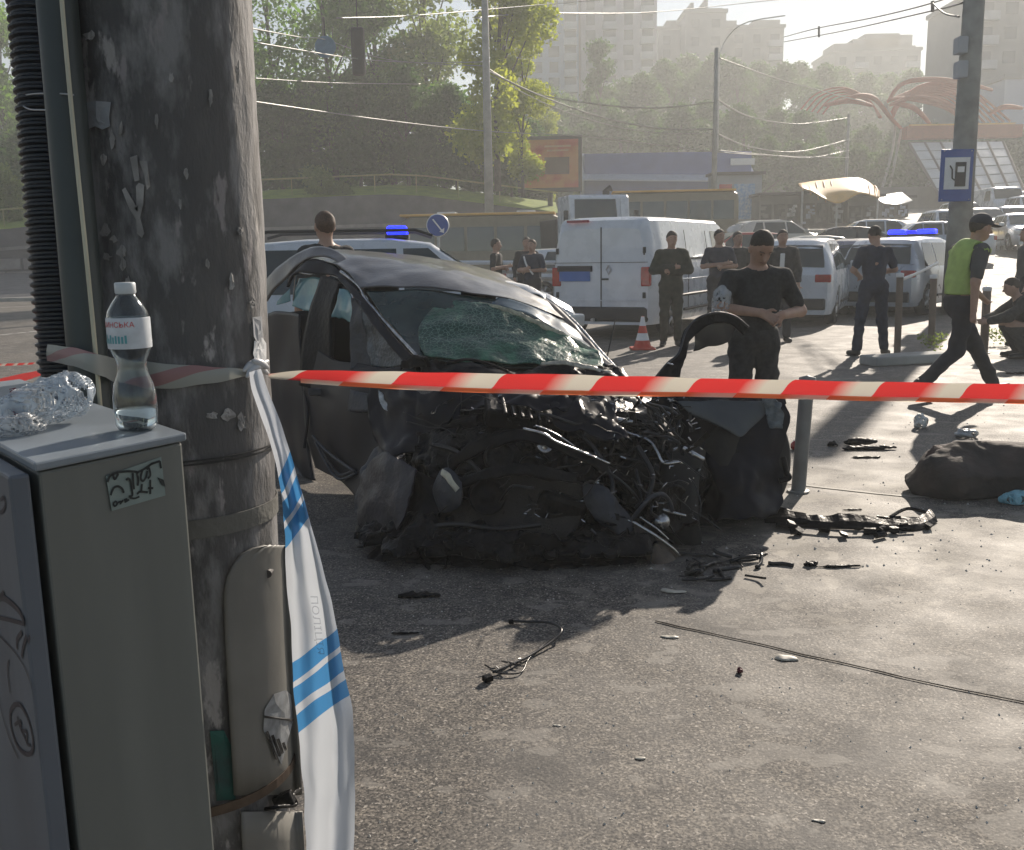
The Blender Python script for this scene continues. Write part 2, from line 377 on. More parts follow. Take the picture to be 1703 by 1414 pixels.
# ================================================================ vehicles
def car(label, loc, rz, kind='suv', paint=None, cat='car', name='parked_car', group=None, detail=2, scale=1., bus=None):
    o = thing(name, label, cat, loc, rz, group)
    S = dict(
     suv=dict(L=4.55, W=1.84, zt=[(0, .98), (.06, 1.08), (.3, 1.5), (.6, 1.645), (1.3, 1.69), (2.3, 1.69), (2.75, 1.63), (3.5, 1.12), (4.15, 1.0), (4.42, .85), (4.55, .62)], belt=1.03, wh=(.83, 3.65), wr=.35, tr=.22, ws=(2.85, 3.42), rw=(.09, .4), sw=[((.55, 1.35), (.75, 1.35)), ((1.42, 2.35), (1.42, 2.35)), ((2.43, 3.28), (2.43, 2.72))], swz=(1.06, 1.56)),
     hatch=dict(L=4.1, W=1.74, zt=[(0, .9), (.06, 1.0), (.35, 1.32), (.7, 1.46), (1.9, 1.49), (2.3, 1.44), (3.1, .98), (3.8, .86), (4.0, .74), (4.1, .55)], belt=.92, wh=(.7, 3.3), wr=.31, tr=.19, ws=(2.4, 3.02), rw=(.09, .5), sw=[((.6, 1.1), (.85, 1.1)), ((1.17, 2.0), (1.17, 2.0)), ((2.07, 2.9), (2.07, 2.3))], swz=(.95, 1.38)),
     sedan=dict(L=4.6, W=1.78, zt=[(0, .85), (.06, .98), (.75, 1.02), (1.35, 1.38), (1.8, 1.44), (2.5, 1.44), (2.8, 1.38), (3.5, .96), (4.25, .84), (4.5, .74), (4.6, .55)], belt=.92, wh=(.95, 3.75), wr=.31, tr=.19, ws=(2.9, 3.42), rw=(.8, 1.3), sw=[((1.05, 1.85), (1.45, 1.85)), ((1.92, 2.55), (1.92, 2.55)), ((2.6, 3.25), (2.6, 2.82))], swz=(.95, 1.35)),
     van=dict(L=5.3, W=1.94, zt=[(0, 1.80), (.04, 1.93), (.2, 1.985), (1, 2.0), (3.9, 2.0), (4.2, 1.93), (4.8, 1.25), (5.12, 1.08), (5.25, .95), (5.3, .7)], belt=1.16, wh=(.95, 4.3), wr=.34, tr=.24, ws=(4.27, 4.75), rw=None, sw=[((3.35, 4.45), (3.35, 4.1))], swz=(1.2, 1.78)),
     minibus=dict(L=6.6, W=2.1, zt=[(0, 2.55), (.05, 2.7), (.3, 2.82), (6.0, 2.82), (6.35, 2.6), (6.5, 1.4), (6.6, .8)], belt=1.25, wh=(1.3, 5.4), wr=.42, tr=.3, ws=(6.36, 6.49), rw=None, sw=[((.25, 1.3), (.25, 1.3)), ((1.42, 2.5), (1.42, 2.5)), ((2.62, 3.7), (2.62, 3.7)), ((3.82, 4.9), (3.82, 4.9)), ((5.02, 6.0), (5.02, 6.0))], swz=(1.4, 2.35)))[kind]
    L, W = S['L'], S['W']; zx, zz = zip(*S['zt']); k = scale
    zt = lambda x: float(np.interp(x, zx, zz)); zb = lambda x: min(S['belt'], zt(x)-.08)
    hw = lambda x: W/2*float(np.interp(x, (0, .12, .5, L-.8, L-.2, L), (.86, .95, 1, 1, .9, .76)))
    boxy = kind in ('van', 'minibus')
    tf = .1 if kind == 'van' else .05 if kind == 'minibus' else .18
    wt = lambda x: hw(x)*(.93-tf*min(1, (zt(x)-zb(x))/.55))
    def arch(x):
        z = S['tr']
        for xc in S['wh']:
            d = abs(x-xc); ra = S['wr']+.05
            if d < ra: z = max(z, S['wr']+math.sqrt(ra*ra-d*d))
        return z
    def sec(x):
        z0, z1, z2, a, b = S['tr'], zb(x), zt(x), hw(x), wt(x); za = arch(x); m = z0+.45*(z1-z0)
        pts = [(0, z0), (a*.7, z0), (a*.93, za), (a*.985, max(za+.01, z0+.14)), (a, max(za+.02, m)), (a*.985, z1-.06), (a*.965, z1), ((a*.965+b)/2+.015, (z1+z2-.07)/2), (b, z2-.07), (b*.93, z2-.025), (b*.6, z2-.004), (0, z2)]
        return pts
    xs = sorted(set([round(x, 3) for x in np.arange(0, L, .09)]+[round(x, 3) for x in zx]+[L]+[round(xc+S['wr']*c, 3) for xc in S['wh'] for c in (-1.14, -1.1, -1, -.8, -.5, 0, .5, .8, 1, 1.1, 1.14)]))
    m = MB(); rows = []
    for x in xs:
        p = sec(x); rows.append([Vector((x-L/2, y, z))*k for y, z in p]+[Vector((x-L/2, -y, z))*k for y, z in p[::-1][1:-1]])
    m.grid([r for r in rows], closed=True)
    m.add(rows[0], [tuple(range(len(rows[0])))]); m.add(rows[-1], [tuple(range(len(rows[0])))[::-1]])
    b = m.build('body', paint or M['white_paint'], o, smooth=True); b.data.set_sharp_from_angle(angle=R(38))
    gl = M['car_glass']
    def spt(x, z, sy, off=.006):
        z1, z2 = zb(x), zt(x)-.07; t = (z-z1)/max(.05, z2-z1); y = hw(x)*.965+(wt(x)-hw(x)*.965)*t+.016*min(1, max(0, 1-abs(2*t-1)))+off
        return Vector((x-L/2, sy*y, z))*k
    for sy in (-1, 1):
        for (b0, b1), (t0, t1) in S['sw']:
            z0, z1 = S['swz']; rw = []
            for i in range(5):
                t = i/4; z = z0+(z1-z0)*t; xa, xb = b0+(t0-b0)*t, b1+(t1-b1)*t
                rw.append([spt(xa+(xb-xa)*q/6, z, sy) for q in range(7)])
            MB().grid(rw).build('side_window', gl, o, smooth=True)
    def topg(xa, xb, nm):
        rw = []
        for i in range(6):
            x = xa+(xb-xa)*i/5; bw = wt(x)*.92
            rw.append([Vector((x-L/2+(.012 if xa > L/2 else -.012), y, zt(x)-.025*min(1, abs(y)/(bw*.95))+.008))*k for y in np.linspace(-bw, bw, 9)])
        MB().grid(rw).build(nm, gl, o, smooth=True)
    topg(*S['ws'], 'windscreen')
    if S['rw']: topg(*S['rw'], 'rear_window')
    first = None
    for xc in S['wh']:
        for sy in (-1, 1):
            if first is None:
                wh = MB(); r = S['wr']*k; Q = Matrix.Rotation(R(90), 3, 'X')
                wh.lathe([(r*.62, -.10), (r*.93, -.105), (r, -.07), (r, .07), (r*.93, .105), (r*.62, .10)], n=28, mat=Q)
                wh = wh.build('wheel', M['tyre'], o, smooth=True)
                rm = MB(); rm.lathe([(0.001, -.03), (r*.6, -.02), (r*.66, -.09), (r*.60, -.1), (r*.56, -.075)], n=28, mat=Q)
                for q in range(5):
                    a = q*2*math.pi/5; u = Vector((math.cos(a), 0, math.sin(a)))
                    rm.tube([Vector((0, -.08, 0)), u*r*.3+Vector((0, -.085, 0)), u*r*.62+Vector((0, -.08, 0))], [.035, .026, .03], 6)
                rm = rm.build('rim', M['rim'], wh, smooth=True); first = (wh, rm)
                wo = wh
            else:
                wo = first[0].copy(); C.objects.link(wo); wo.parent = o
                ro = first[1].copy(); C.objects.link(ro); ro.parent = wo
            wo.location = Vector((xc-L/2, sy*(W/2-.13), S['wr']))*k; wo.rotation_euler = (0, 0, 0 if sy < 0 else math.pi)
    if detail:
        zl = S['belt']-.12
        for sy in (-1, 1):
            q = MB()
            if boxy: q.box(Vector((-L/2+.03, sy*hw(.02)*.93, 1.02))*k, Vector((.1, .16, .31))*k)
            else: q.box(Vector((-L/2+.06, sy*hw(.05)*.84, zl))*k, Vector((.14, .3, .15))*k)
            q.build('tail_light', M['red_lens'], o, bevel=.02)
            MB().box(Vector((L/2-.16, sy*hw(L-.1)*.82, .68 if not boxy else .85))*k, Vector((.26, .34, .15))*k, Matrix.Rotation(-sy*.35, 3, 'Z')).build('headlight', M['lamp_glass'], o, bevel=.03)
            xm = S['sw'][-1][0][1]-.12
            MB().box(Vector((xm-L/2, sy*(hw(xm)+.1), S['swz'][0]+.08))*k, Vector((.1, .2, .14))*k).build('wing_mirror', paint or M['white_paint'], o, bevel=.03)
            sm = MB()
            for xx in sorted({a for (a, b_), _ in S['sw'][1:]} | {S['sw'][-1][0][1]}):
                sm.tube([Vector((xx-.035-L/2, sy*(hw(xx)*.995), z))*k for z in (.38, .6)]+[spt(xx-.035, S['swz'][0]-.1, sy, -.004)], .005, 4)
            sm.tube([Vector((x-L/2, sy*(hw(x)+.004), .42))*k for x in np.linspace(S['wh'][0]+.5, S['wh'][1]-.5, 6)], .03, 6)
            sm.build('door_seam', M['black_plastic'], o)
        bm_ = MB(); bm_.box(Vector((-L/2+.03, 0, .42))*k, Vector((.12, W*.82, .22))*k); bm_.build('rear_bumper', M['black_plastic'], o, bevel=.03)
        bm_ = MB(); bm_.box(Vector((L/2-.04, 0, .42))*k, Vector((.12, W*.72, .2))*k); bm_.build('front_bumper', M['black_plastic'], o, bevel=.03)
        if not boxy:
            MB().box(Vector((-L/2-.0, 0, zl-.12))*k, Vector((.06, .5, .11))*k).build('number_plate', M['plate_white'], o)
    o['L'] = L; return o
# ================================================================ trees
def leaf_cloud(n, blobs, size, seed, squash=.8, droop=0.):
    r = np.random.default_rng(seed); B = np.array(blobs); wgt = B[:, 3]**2; k = r.choice(len(B), n, p=wgt/wgt.sum())
    d = r.normal(size=(n, 3)); d /= np.linalg.norm(d, axis=1)[:, None]; rad = r.uniform(.35, 1.02, n)**.6
    c = B[k, :3]+d*(B[k, 3]*rad)[:, None]*np.array((1, 1, squash)); c += r.normal(size=(n, 3))*size*.7
    a = r.normal(size=(n, 3)); a[:, 2] -= droop; a /= np.linalg.norm(a, axis=1)[:, None]; b = np.cross(a, r.normal(size=(n, 3))); b /= np.linalg.norm(b, axis=1)[:, None]
    s = size*r.uniform(.55, 1.3, n)[:, None]; u = a*s; v = b*s*.6
    V = np.stack([c-u, c-v, c+u, c+v], 1).reshape(-1, 3); F = np.arange(4*n).reshape(-1, 4); return V, F
def tree_proto(h, cr, n, leaf, mats, seed, trunk_r=.18, low=.3, squash=.9, shape='round', birch=False):
    r = random.Random(seed); o = bpy.data.objects.new('tree_source', None)
    blobs = []
    for i in range(16 if shape != 'tall' else 34):
        t = r.uniform(low, 1); zc = h*t
        env = math.sin(math.pi*min(1, max(.05, (t-low*.6)/(1.05-low*.6))))**.7
        if shape == 'tall': env = .55+.45*math.sin(math.pi*t)
        a = r.uniform(0, 6.28); q = cr*env*r.uniform(.1, .75)
        blobs.append((q*math.cos(a), q*math.sin(a), zc, cr*r.uniform(.22, .48)))
    tm = MB(); pts = [Vector((0, 0, -.3)), Vector((r.uniform(-.1, .1)*h*.1, 0, h*.3)), Vector((r.uniform(-.4, .4), r.uniform(-.4, .4), h*.62)), Vector((r.uniform(-.5, .5), 0, h*.93))]
    q = crom(pts, 12); tm.tube(q, list(np.linspace(trunk_r, trunk_r*.15, len(q))), 9)
    for bx in blobs:
        zz = max(h*.18, bx[2]-cr*.55); i = min(len(q)-2, int(zz/h*12)); st = q[i]
        e = Vector(bx[:3]); mid = st.lerp(e, .5)+Vector((0, 0, -.05*h*.3)); tm.tube(crom([st, mid, e], 6), list(np.linspace(trunk_r*.4, .02, 7)), 6)
    V, F = leaf_cloud(n, blobs, leaf, seed, squash)
    return dict(tr=tm, V=V, F=F, mats=mats, h=h)
def tree(proto, label, loc, rz=0, s=1., group=None, name='tree', leafm=None, barkm=None, sz=None):
    o = thing(name, label, 'tree', loc, rz, group); o.scale = (s, s, sz or s)
    if 'tm' not in proto:
        t = proto['tr'].build('trunk', proto['mats'][1], None, smooth=True); c = npmesh('crown', proto['V'], proto['F'], proto['mats'][0], None, smooth=False)
        t.parent = o; c.parent = o; proto['tm'] = t; proto['c'] = c
    else:
        for key in ('tm', 'c'):
            x = proto[key].copy(); 
            if key == 'c' and leafm: x.data = x.data.copy(); x.data.materials[0] = leafm
            C.objects.link(x); x.parent = o
    return o
def wire(pts, r=.012, label=None, mt=None, group=None, name='overhead_wire', sag=None):
    q = [P(*p) for p in pts]; q = crom(q, 26)
    m = MB(); m.tube(q, r, 5)
    return tag(m.build(name, mt or M['wire'], smooth=True), label, 'wire', group)
# ================================================================ materials
M = {}
M['skin'] = mat('skin', (.42, .26, .19), .55, var=.08, vs=20)
M['eye'] = mat('eye_dark', (.10, .07, .05), .3); M['brow'] = mat('eyebrow_hair', (.14, .09, .06), .8)
M['lip'] = mat('lip', (.22, .09, .08), .5)
M['black_cloth'] = mat('black_cloth', (.036, .037, .038), .9, var=.3, vs=30, bump=.2, bs=60)
M['navy_cloth'] = mat('navy_cloth', (.03, .037, .06), .9, var=.25, vs=20)
M['olive_cloth'] = mat('olive_cloth', (.05, .052, .036), .9, col2=(.025, .028, .02), vs=14)
M['dark_trousers'] = mat('dark_trousers', (.025, .027, .034), .88, var=.2, vs=20)
M['jeans'] = mat('light_jeans', (.23, .30, .42), .85, var=.15, vs=20)
M['grey_cloth'] = mat('grey_cloth', (.09, .09, .09), .9, var=.2)
M['shoe'] = mat('shoe', (.02, .02, .02), .5)
M['hair'] = mat('dark_hair', (.055, .042, .032), .7, var=.3, vs=80)
M['hair_brown'] = mat('brown_hair', (.10, .06, .04), .7, var=.3, vs=80)
M['vest'] = mat('vest_cloth', (.40, .54, .15), .75, var=.12, vs=12)
M['white_paint'] = mat('white_car_paint', (.62, .66, .71), .28, var=.05, vs=3, coat=.5)
M['cream_paint'] = mat('cream_car_paint', (.62, .60, .53), .3, var=.05, coat=.4)
M['silver_paint'] = mat('silver_car_paint', (.42, .46, .52), .3, metal=.5, var=.05, coat=.4)
M['blue_paint'] = mat('dark_blue_car_paint', (.03, .05, .13), .28, var=.1, coat=.5)
M['black_paint'] = mat('black_car_paint', (.02, .02, .022), .25, var=.2, coat=.5)
M['red_paint'] = mat('red_car_paint', (.38, .04, .03), .3, var=.1, coat=.4)
M['yellow_paint'] = mat('yellow_bus_paint', (.20, .17, .11), .4, var=.08)
M['car_glass'] = mat('car_glass', (.035, .05, .05), .06, var=.15, vs=2, spec=.8)
M['tyre'] = mat('tyre_rubber', (.02, .02, .02), .85, var=.2, vs=30)
M['rim'] = mat('alloy_rim', (.45, .46, .48), .3, metal=.8, var=.1)
M['red_lens'] = mat('red_lens', (.38, .012, .01), .15, var=.2, vs=15, coat=.5)
M['lamp_glass'] = mat('lamp_glass', (.6, .62, .62), .12, var=.1, coat=.5)
M['black_plastic'] = mat('black_plastic', (.025, .026, .028), .55, var=.15)
M['plate_white'] = mat('plate_white', (.7, .7, .68), .4, var=.05)
M['plate_blue'] = mat('plate_blue', (.05, .14, .42), .4, var=.08)
M['wire'] = mat('cable_sheath', (.30, .30, .27), .4, var=.1, spec=.7)
M['wire_dark'] = mat('dark_cable', (.03, .03, .03), .5, var=.1)
M['concrete'] = mat('pale_concrete', (.36, .36, .34), .85, var=.15, vs=3, bump=.2)
M['wall_dark'] = mat('weathered_wall', (.15, .14, .15), .9, col2=(.09, .085, .095), vs=1.2, bump=.3)
M['wall_light'] = mat('wall_block', (.24, .22, .22), .9, var=.2, vs=2, bump=.3)
M['grass'] = mat('grass', (.30, .38, .05), .9, col2=(.20, .28, .04), vs=1.5, bump=.5, bs=20)
M['hill'] = mat('hill_soil', (.05, .065, .03), .95, col2=(.03, .045, .02), vs=.2)
M['rail'] = mat('railing_paint', (.35, .33, .12), .5, var=.1)
M['steel'] = mat('galvanised_steel', (.42, .43, .44), .4, metal=.6, var=.15, vs=8)
M['bark'] = mat('bark', (.10, .085, .07), .95, col2=(.05, .04, .035), vs=6, bump=.6, bs=20)
def leafmat(name, c, c2, tr=.45, tb=1.9):
    m = mat(name, c, .6, col2=c2, vs=.8, lo=.3, hi=.7); n, L, b = nodes(m)
    t = n.new('ShaderNodeBsdfTranslucent'); mx = n.new('ShaderNodeMixShader'); mx.inputs[0].default_value = tr
    out = [x for x in n if x.type == 'OUTPUT_MATERIAL'][0]
    rr = [x for x in n if x.type == 'VALTORGB'][0]; hs = n.new('ShaderNodeMix'); hs.data_type = 'RGBA'; hs.blend_type = 'MULTIPLY'; hs.inputs[0].default_value = 1; hs.inputs[7].default_value = (tb*1.25, tb*1.2, tb*.6, 1); L.new(rr.outputs[0], hs.inputs[6]); L.new(hs.outputs[2], t.inputs[0])
    L.new(b.outputs[0], mx.inputs[1]); L.new(t.outputs[0], mx.inputs[2]); L.new(mx.outputs[0], out.inputs[0]); return m
M['leaf'] = leafmat('leaf_green', (.11, .21, .04), (.035, .08, .02), .55)
M['leaf_y'] = leafmat('leaf_yellow_green', (.32, .36, .05), (.16, .21, .04), .55, 1.6)
M['leaf_d'] = leafmat('leaf_dark', (.055, .12, .03), (.022, .055, .016), .45)
M['leaf_p'] = leafmat('leaf_pale', (.17, .22, .08), (.09, .13, .05), .5)
M['tower_a'] = mat('blue_grey_panel_wall', (.27, .35, .47), .85, var=.06, vs=.3)
M['tower_b'] = mat('pink_grey_panel_wall', (.42, .41, .47), .85, var=.06, vs=.3)
M['tower_c'] = mat('grey_brown_panel_wall', (.25, .26, .27), .85, var=.08, vs=.3)
M['pane'] = mat('far_window_glass', (.05, .07, .10), .2, var=.3, vs=.5)
M['balc'] = mat('balcony_front', (.42, .44, .47), .8, var=.1, vs=.5)
M['stall_wall'] = mat('stall_wall', (.16, .16, .15), .8, var=.2, vs=1)
M['stall_dark'] = mat('stall_dark_opening', (.04, .042, .04), .8, var=.2)
M['awning'] = mat('yellow_awning', (.72, .42, .11), .5, var=.08, vs=2)
M['pav_blue'] = mat('blue_cladding', (.10, .14, .34), .5, var=.1, vs=1)
M['pav_roof'] = mat('pale_blue_roof', (.42, .48, .60), .5, var=.08)
M['orange'] = mat('orange_steel', (.40, .12, .07), .7, var=.1)
M['panel_glass'] = mat('sloped_glass', (.42, .46, .48), .12, var=.15, vs=.5, spec=.8)
M['sign_blue'] = mat('sign_blue', (.035, .09, .34), .4, var=.05)
M['sign_white'] = mat('sign_white', (.75, .76, .76), .4, var=.04)
M['sign_back'] = mat('sign_black', (.02, .02, .02), .5)
M['bill_red'] = mat('billboard_print', (.50, .07, .03), .5, col2=(.55, .22, .06), vs=.9, lo=.45, hi=.6)
M['frame_dark'] = mat('dark_steel_frame', (.05, .045, .045), .6)
M['poster_red'] = mat('poster_red', (.55, .08, .06), .5); M['poster_blue'] = mat('poster_blue', (.16, .35, .62), .5, col2=(.5, .6, .7), vs=6)
M['blue_lamp'] = mat('blue_beacon', (.02, .05, .8), .2, emit=(.008, .015, 1.), es=3.2, var=0)
M['blue_dark'] = mat('blue_beacon_lens', (.02, .03, .35), .2, emit=(.005, .01, 1.), es=1.2, var=0)
# ground
def ground_mat():
    m = bpy.data.materials.new('asphalt'); m.use_nodes = True; n, L, b = nodes(m)
    g = n.new('ShaderNodeNewGeometry').outputs['Position']
    def nz(s, d=4, typ='ShaderNodeTexNoise', st=None, off=0):
        t = n.new(typ); t.inputs['Scale'].default_value = s
        if typ.endswith('Noise'): t.inputs['Detail'].default_value = d
        mp = n.new('ShaderNodeMapping'); mp.inputs['Scale'].default_value = st or (1, 1, 1); mp.inputs['Location'].default_value = (off, off*.7, 0)
        L.new(g, mp.inputs[0]); L.new(mp.outputs[0], t.inputs['Vector']); return t.outputs[0]
    def ramp(s, a, b_, ca=(0, 0, 0, 1), cb=(1, 1, 1, 1)):
        r = n.new('ShaderNodeValToRGB'); r.color_ramp.elements[0].position = a; r.color_ramp.elements[1].position = b_
        r.color_ramp.elements[0].color = ca; r.color_ramp.elements[1].color = cb; L.new(s, r.inputs[0]); return r.outputs[0]
    def mix(f, a, b_, mode='MIX'):
        x = n.new('ShaderNodeMix'); x.data_type = 'RGBA'; x.blend_type = mode
        if isinstance(f, float): x.inputs[0].default_value = f
        else: L.new(f, x.inputs[0])
        for i, v in ((6, a), (7, b_)):
            if isinstance(v, tuple): x.inputs[i].default_value = v
            else: L.new(v, x.inputs[i])
        return x.outputs[2]
    base = ramp(nz(.55, 6), .3, .7, (.080, .074, .068, 1), (.130, .120, .108, 1))
    fine = ramp(nz(110, 3), .40, .60, (.25, .25, .26, 1), (2.0, 1.95, 1.85, 1))
    c = mix(.9, base, fine, 'MULTIPLY'); gr2 = ramp(nz(36, 4, off=27), .38, .62, (.62, .62, .63, 1), (1.36, 1.34, 1.30, 1)); c = mix(.9, c, gr2, 'MULTIPLY'); mott = ramp(nz(14, 4, off=21), .34, .66, (.68, .68, .70, 1), (1.28, 1.26, 1.22, 1)); c = mix(.9, c, mott, 'MULTIPLY')
    sp = ramp(nz(75, 2, off=4), .62, .67); c = mix(sp, c, (.42, .38, .33, 1))       # pale aggregate chips
    dk = ramp(nz(55, 2, off=9), .34, .39, (1, 1, 1, 1), (0, 0, 0, 1)); c = mix(dk, c, (.03, .028, .028, 1))
    # spilled pale dust near the wreck, with the sun glare painted into its colour
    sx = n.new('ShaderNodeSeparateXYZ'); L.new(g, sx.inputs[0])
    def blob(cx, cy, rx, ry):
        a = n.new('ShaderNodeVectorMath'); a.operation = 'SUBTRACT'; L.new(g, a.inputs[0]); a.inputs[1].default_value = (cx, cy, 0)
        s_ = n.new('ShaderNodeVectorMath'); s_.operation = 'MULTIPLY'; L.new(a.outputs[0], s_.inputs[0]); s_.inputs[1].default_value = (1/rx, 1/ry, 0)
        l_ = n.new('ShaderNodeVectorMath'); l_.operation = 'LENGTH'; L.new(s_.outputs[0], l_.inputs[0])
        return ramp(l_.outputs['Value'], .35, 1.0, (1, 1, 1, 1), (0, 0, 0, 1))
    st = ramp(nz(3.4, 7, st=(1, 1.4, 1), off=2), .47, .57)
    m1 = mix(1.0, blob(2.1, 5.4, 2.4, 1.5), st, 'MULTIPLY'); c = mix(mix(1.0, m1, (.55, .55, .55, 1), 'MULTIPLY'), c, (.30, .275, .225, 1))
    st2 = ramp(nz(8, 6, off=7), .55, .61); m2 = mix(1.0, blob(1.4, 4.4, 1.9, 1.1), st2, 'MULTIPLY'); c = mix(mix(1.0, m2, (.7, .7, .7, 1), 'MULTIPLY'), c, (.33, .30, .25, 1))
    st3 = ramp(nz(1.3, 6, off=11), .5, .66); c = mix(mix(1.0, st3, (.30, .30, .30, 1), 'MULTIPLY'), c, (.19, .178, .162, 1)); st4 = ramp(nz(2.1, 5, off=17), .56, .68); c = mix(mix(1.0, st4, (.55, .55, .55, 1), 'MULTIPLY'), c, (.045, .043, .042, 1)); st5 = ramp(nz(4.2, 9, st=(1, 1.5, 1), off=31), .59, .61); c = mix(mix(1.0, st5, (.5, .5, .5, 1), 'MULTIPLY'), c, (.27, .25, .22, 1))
    oil = mix(1.0, blob(.1, 5.1, 1.5, 1.0), ramp(nz(1.5, 3, off=13), .35, .5), 'MULTIPLY'); c = mix(mix(1.0, oil, (.8, .8, .8, 1), 'MULTIPLY'), c, (.022, .021, .021, 1))
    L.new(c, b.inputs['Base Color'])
    rr = n.new('ShaderNodeMapRange'); L.new(nz(3, 4, off=5), rr.inputs[0]); rr.inputs[3].default_value = .57; rr.inputs[4].default_value = .86; L.new(rr.outputs[0], b.inputs['Roughness'])
    bp = n.new('ShaderNodeBump'); bp.inputs['Strength'].default_value = .38; bp.inputs['Distance'].default_value = .004; L.new(nz(80, 3), bp.inputs['Height'])
    bp2 = n.new('ShaderNodeBump'); bp2.inputs['Strength'].default_value = .35; bp2.inputs['Distance'].default_value = .02; L.new(nz(3.5, 4, off=3), bp2.inputs['Height'])
    L.new(bp.outputs[0], bp2.inputs['Normal']); L.new(bp2.outputs[0], b.inputs['Normal']); return m
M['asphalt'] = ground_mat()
ys = list(np.arange(-6, 24, 1.5))+list(np.arange(24, 112, 3))+[130, 180, 260, 400, 650, 1000]
xs = [-900, -400, -200, -110, -70]+list(np.arange(-50, 51, 2.5))+[70, 110, 200, 400, 900]
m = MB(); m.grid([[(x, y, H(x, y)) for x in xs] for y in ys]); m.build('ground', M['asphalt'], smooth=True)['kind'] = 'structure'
# tar joint across the asphalt
def strip(name, pts, wd, m_, z=.004, kind=None, label=None, cat=None):
    q = crom([G(*p) for p in pts], 24) if name != 'tar_joint' else crom([G(*p) for p in pts], 24); rows = []
    if name == 'tar_joint': q = [p+Vector((noise.noise(p*4)*.012, noise.noise(p*7+Vector((3, 1, 0)))*.012, 0)) for p in q]
    for i, p in enumerate(q):
        t = (q[min(i+1, 24)]-q[max(i-1, 0)]).normalized(); s = Vector((-t.y, t.x, 0))*wd/2*(1+.5*noise.noise(p*9))
        rows.append([p+s+Vector((0, 0, z)), p-s+Vector((0, 0, z))])
    o = MB().grid(rows).build(name, m_); 
    if kind: o['kind'] = kind
    return o
M['tar'] = mat('tar_seal', (.022, .020, .019), .98, var=.2, spec=.02)
strip('tar_joint', [(1090, 1035), (1250, 1070), (1420, 1108), (1560, 1140), (1760, 1182)], .010, M['tar'], kind='structure')
strip('pavement_joint', [(1240, 795), (1400, 815), (1560, 828), (1800, 822)], .03, mat('pale_joint', (.34, .32, .27), .7, var=.2), kind='structure')
M['marking'] = mat('worn_road_marking', (.45, .44, .41), .7, col2=(.12, .11, .1), vs=5, lo=.35, hi=.5)
for a in ([(-80, 566), (120, 545)], [(-80, 516), (120, 506)]): strip('road_marking', a, .14, M['marking'], kind='structure')
# left kerb and raised pavement
kerb = MB(); A0, A1 = Vector((-60, 34, 0)), Vector((-15, 37, 0)); nrm = Vector((0, 0, 1))
kerb.prism([A0, A1, A1+Vector((0, 0, .14)), A0+Vector((0, 0, .14))], (0, .3, 0)); kerb.build('kerb', M['concrete'])['kind'] = 'structure'
pv = MB(); pv.grid([[(-62, 34.3, .13), (-14.4, 37.3, .13)], [(-62, 55, 1.3), (-6, 55, .6)]]); pv.build('pavement', mat('pavement_asphalt', (.16, .15, .15), .85, var=.2, vs=1.5))['kind'] = 'structure'
# retaining walls, grass bank
zt0 = lambda x: float(np.interp(x, (-45, -30, -15, -6, 4), (3.1, 3.3, 4.8, 5.0, 3.6)))
wall = thing('retaining_wall', 'long weathered retaining wall below the grass bank at left', 'wall', (0, 0, 0))
up = MB(); xs_ = list(np.arange(-45, 5, 2.))
rows = [[(x, 56.6, -.2) for x in xs_], [(x, 56.6, zt0(x)) for x in xs_], [(x, 57.4, zt0(x)) for x in xs_], [(x, 57.4, -.2) for x in xs_]]
up.grid(rows); up.build('upper_wall', M['wall_dark'], wall)
lw = MB(); rows = [[(x, 55, -.2) for x in xs_], [(x, 55, zt0(x)*.62) for x in xs_], [(x, 56.6, zt0(x)*.62+.05) for x in xs_]]; lw.grid(rows); lw.build('lower_wall', M['wall_dark'], wall)
cp = MB(); cp.grid([[(x, 54.9, zt0(x)*.62+.0) for x in xs_], [(x, 54.9, zt0(x)*.62+.18) for x in xs_], [(x, 55.3, zt0(x)*.62+.18) for x in xs_]]); cp.build('coping', M['wall_light'], wall)
bm_ = MB().box((0, 0, 0), (1.9, .12, .62)); b0 = None
for r_ in range(2):
    for i in range(22):
        x = -44+i*2.05+(1 if r_ else 0); z = .55+r_*.72
        if z > zt0(x)*.62-.3: continue
        if b0 is None: b0 = bm_.build('block', M['wall_light'], wall, bevel=.03); b = b0
        else: b = b0.copy(); C.objects.link(b)
        b.location = (x, 54.96, z+.1); b.scale = (1, 1, random.uniform(.93, 1.02))
bank = MB(); bank.grid([[(x, 57.4, zt0(x)-.05) for x in xs_], [(x, 62, zt0(x)+.9) for x in xs_], [(x, 78, zt0(x)+1.6) for x in xs_], [(x, 120, 5) for x in xs_]])
bank.build('grass_bank', M['grass'])['kind'] = 'structure'
rl = thing('railing', 'low yellowish pipe railing along the grass bank top', 'railing', (0, 0, 0))
MB().tube([(x, 59, zt0(x)+1.3) for x in xs_], .05, 6).build('top_rail', M['rail'], rl)
pr = MB().cyl((0, 0, 0), (0, 0, 1.15), .035, n=6).build('post', M['rail'], rl); pr.location = (-43, 59, zt0(-43)+.2)
for x in np.arange(-40.5, 1, 2.5):
    q = pr.copy(); C.objects.link(q); q.location = (x, 59, zt0(x)+.2)
# hillside behind
hx = np.linspace(-220, 330, 45); hy = [110, 125, 145, 170, 200, 230, 300]
def hz(x, y):
    t = sstep(110, 200, y); amp = float(np.interp(x, (-220, -60, -10, 30, 70, 110, 330), (8, 9, 12, 16, 15, 13, 10)))
    return H(x, 110)+t*amp+2*noise.noise(Vector((x*.02, y*.02, 0)))
MB().grid([[(x, y, hz(x, y)) for x in hx] for y in hy]).build('hillside', M['hill'], smooth=True)['kind'] = 'structure'
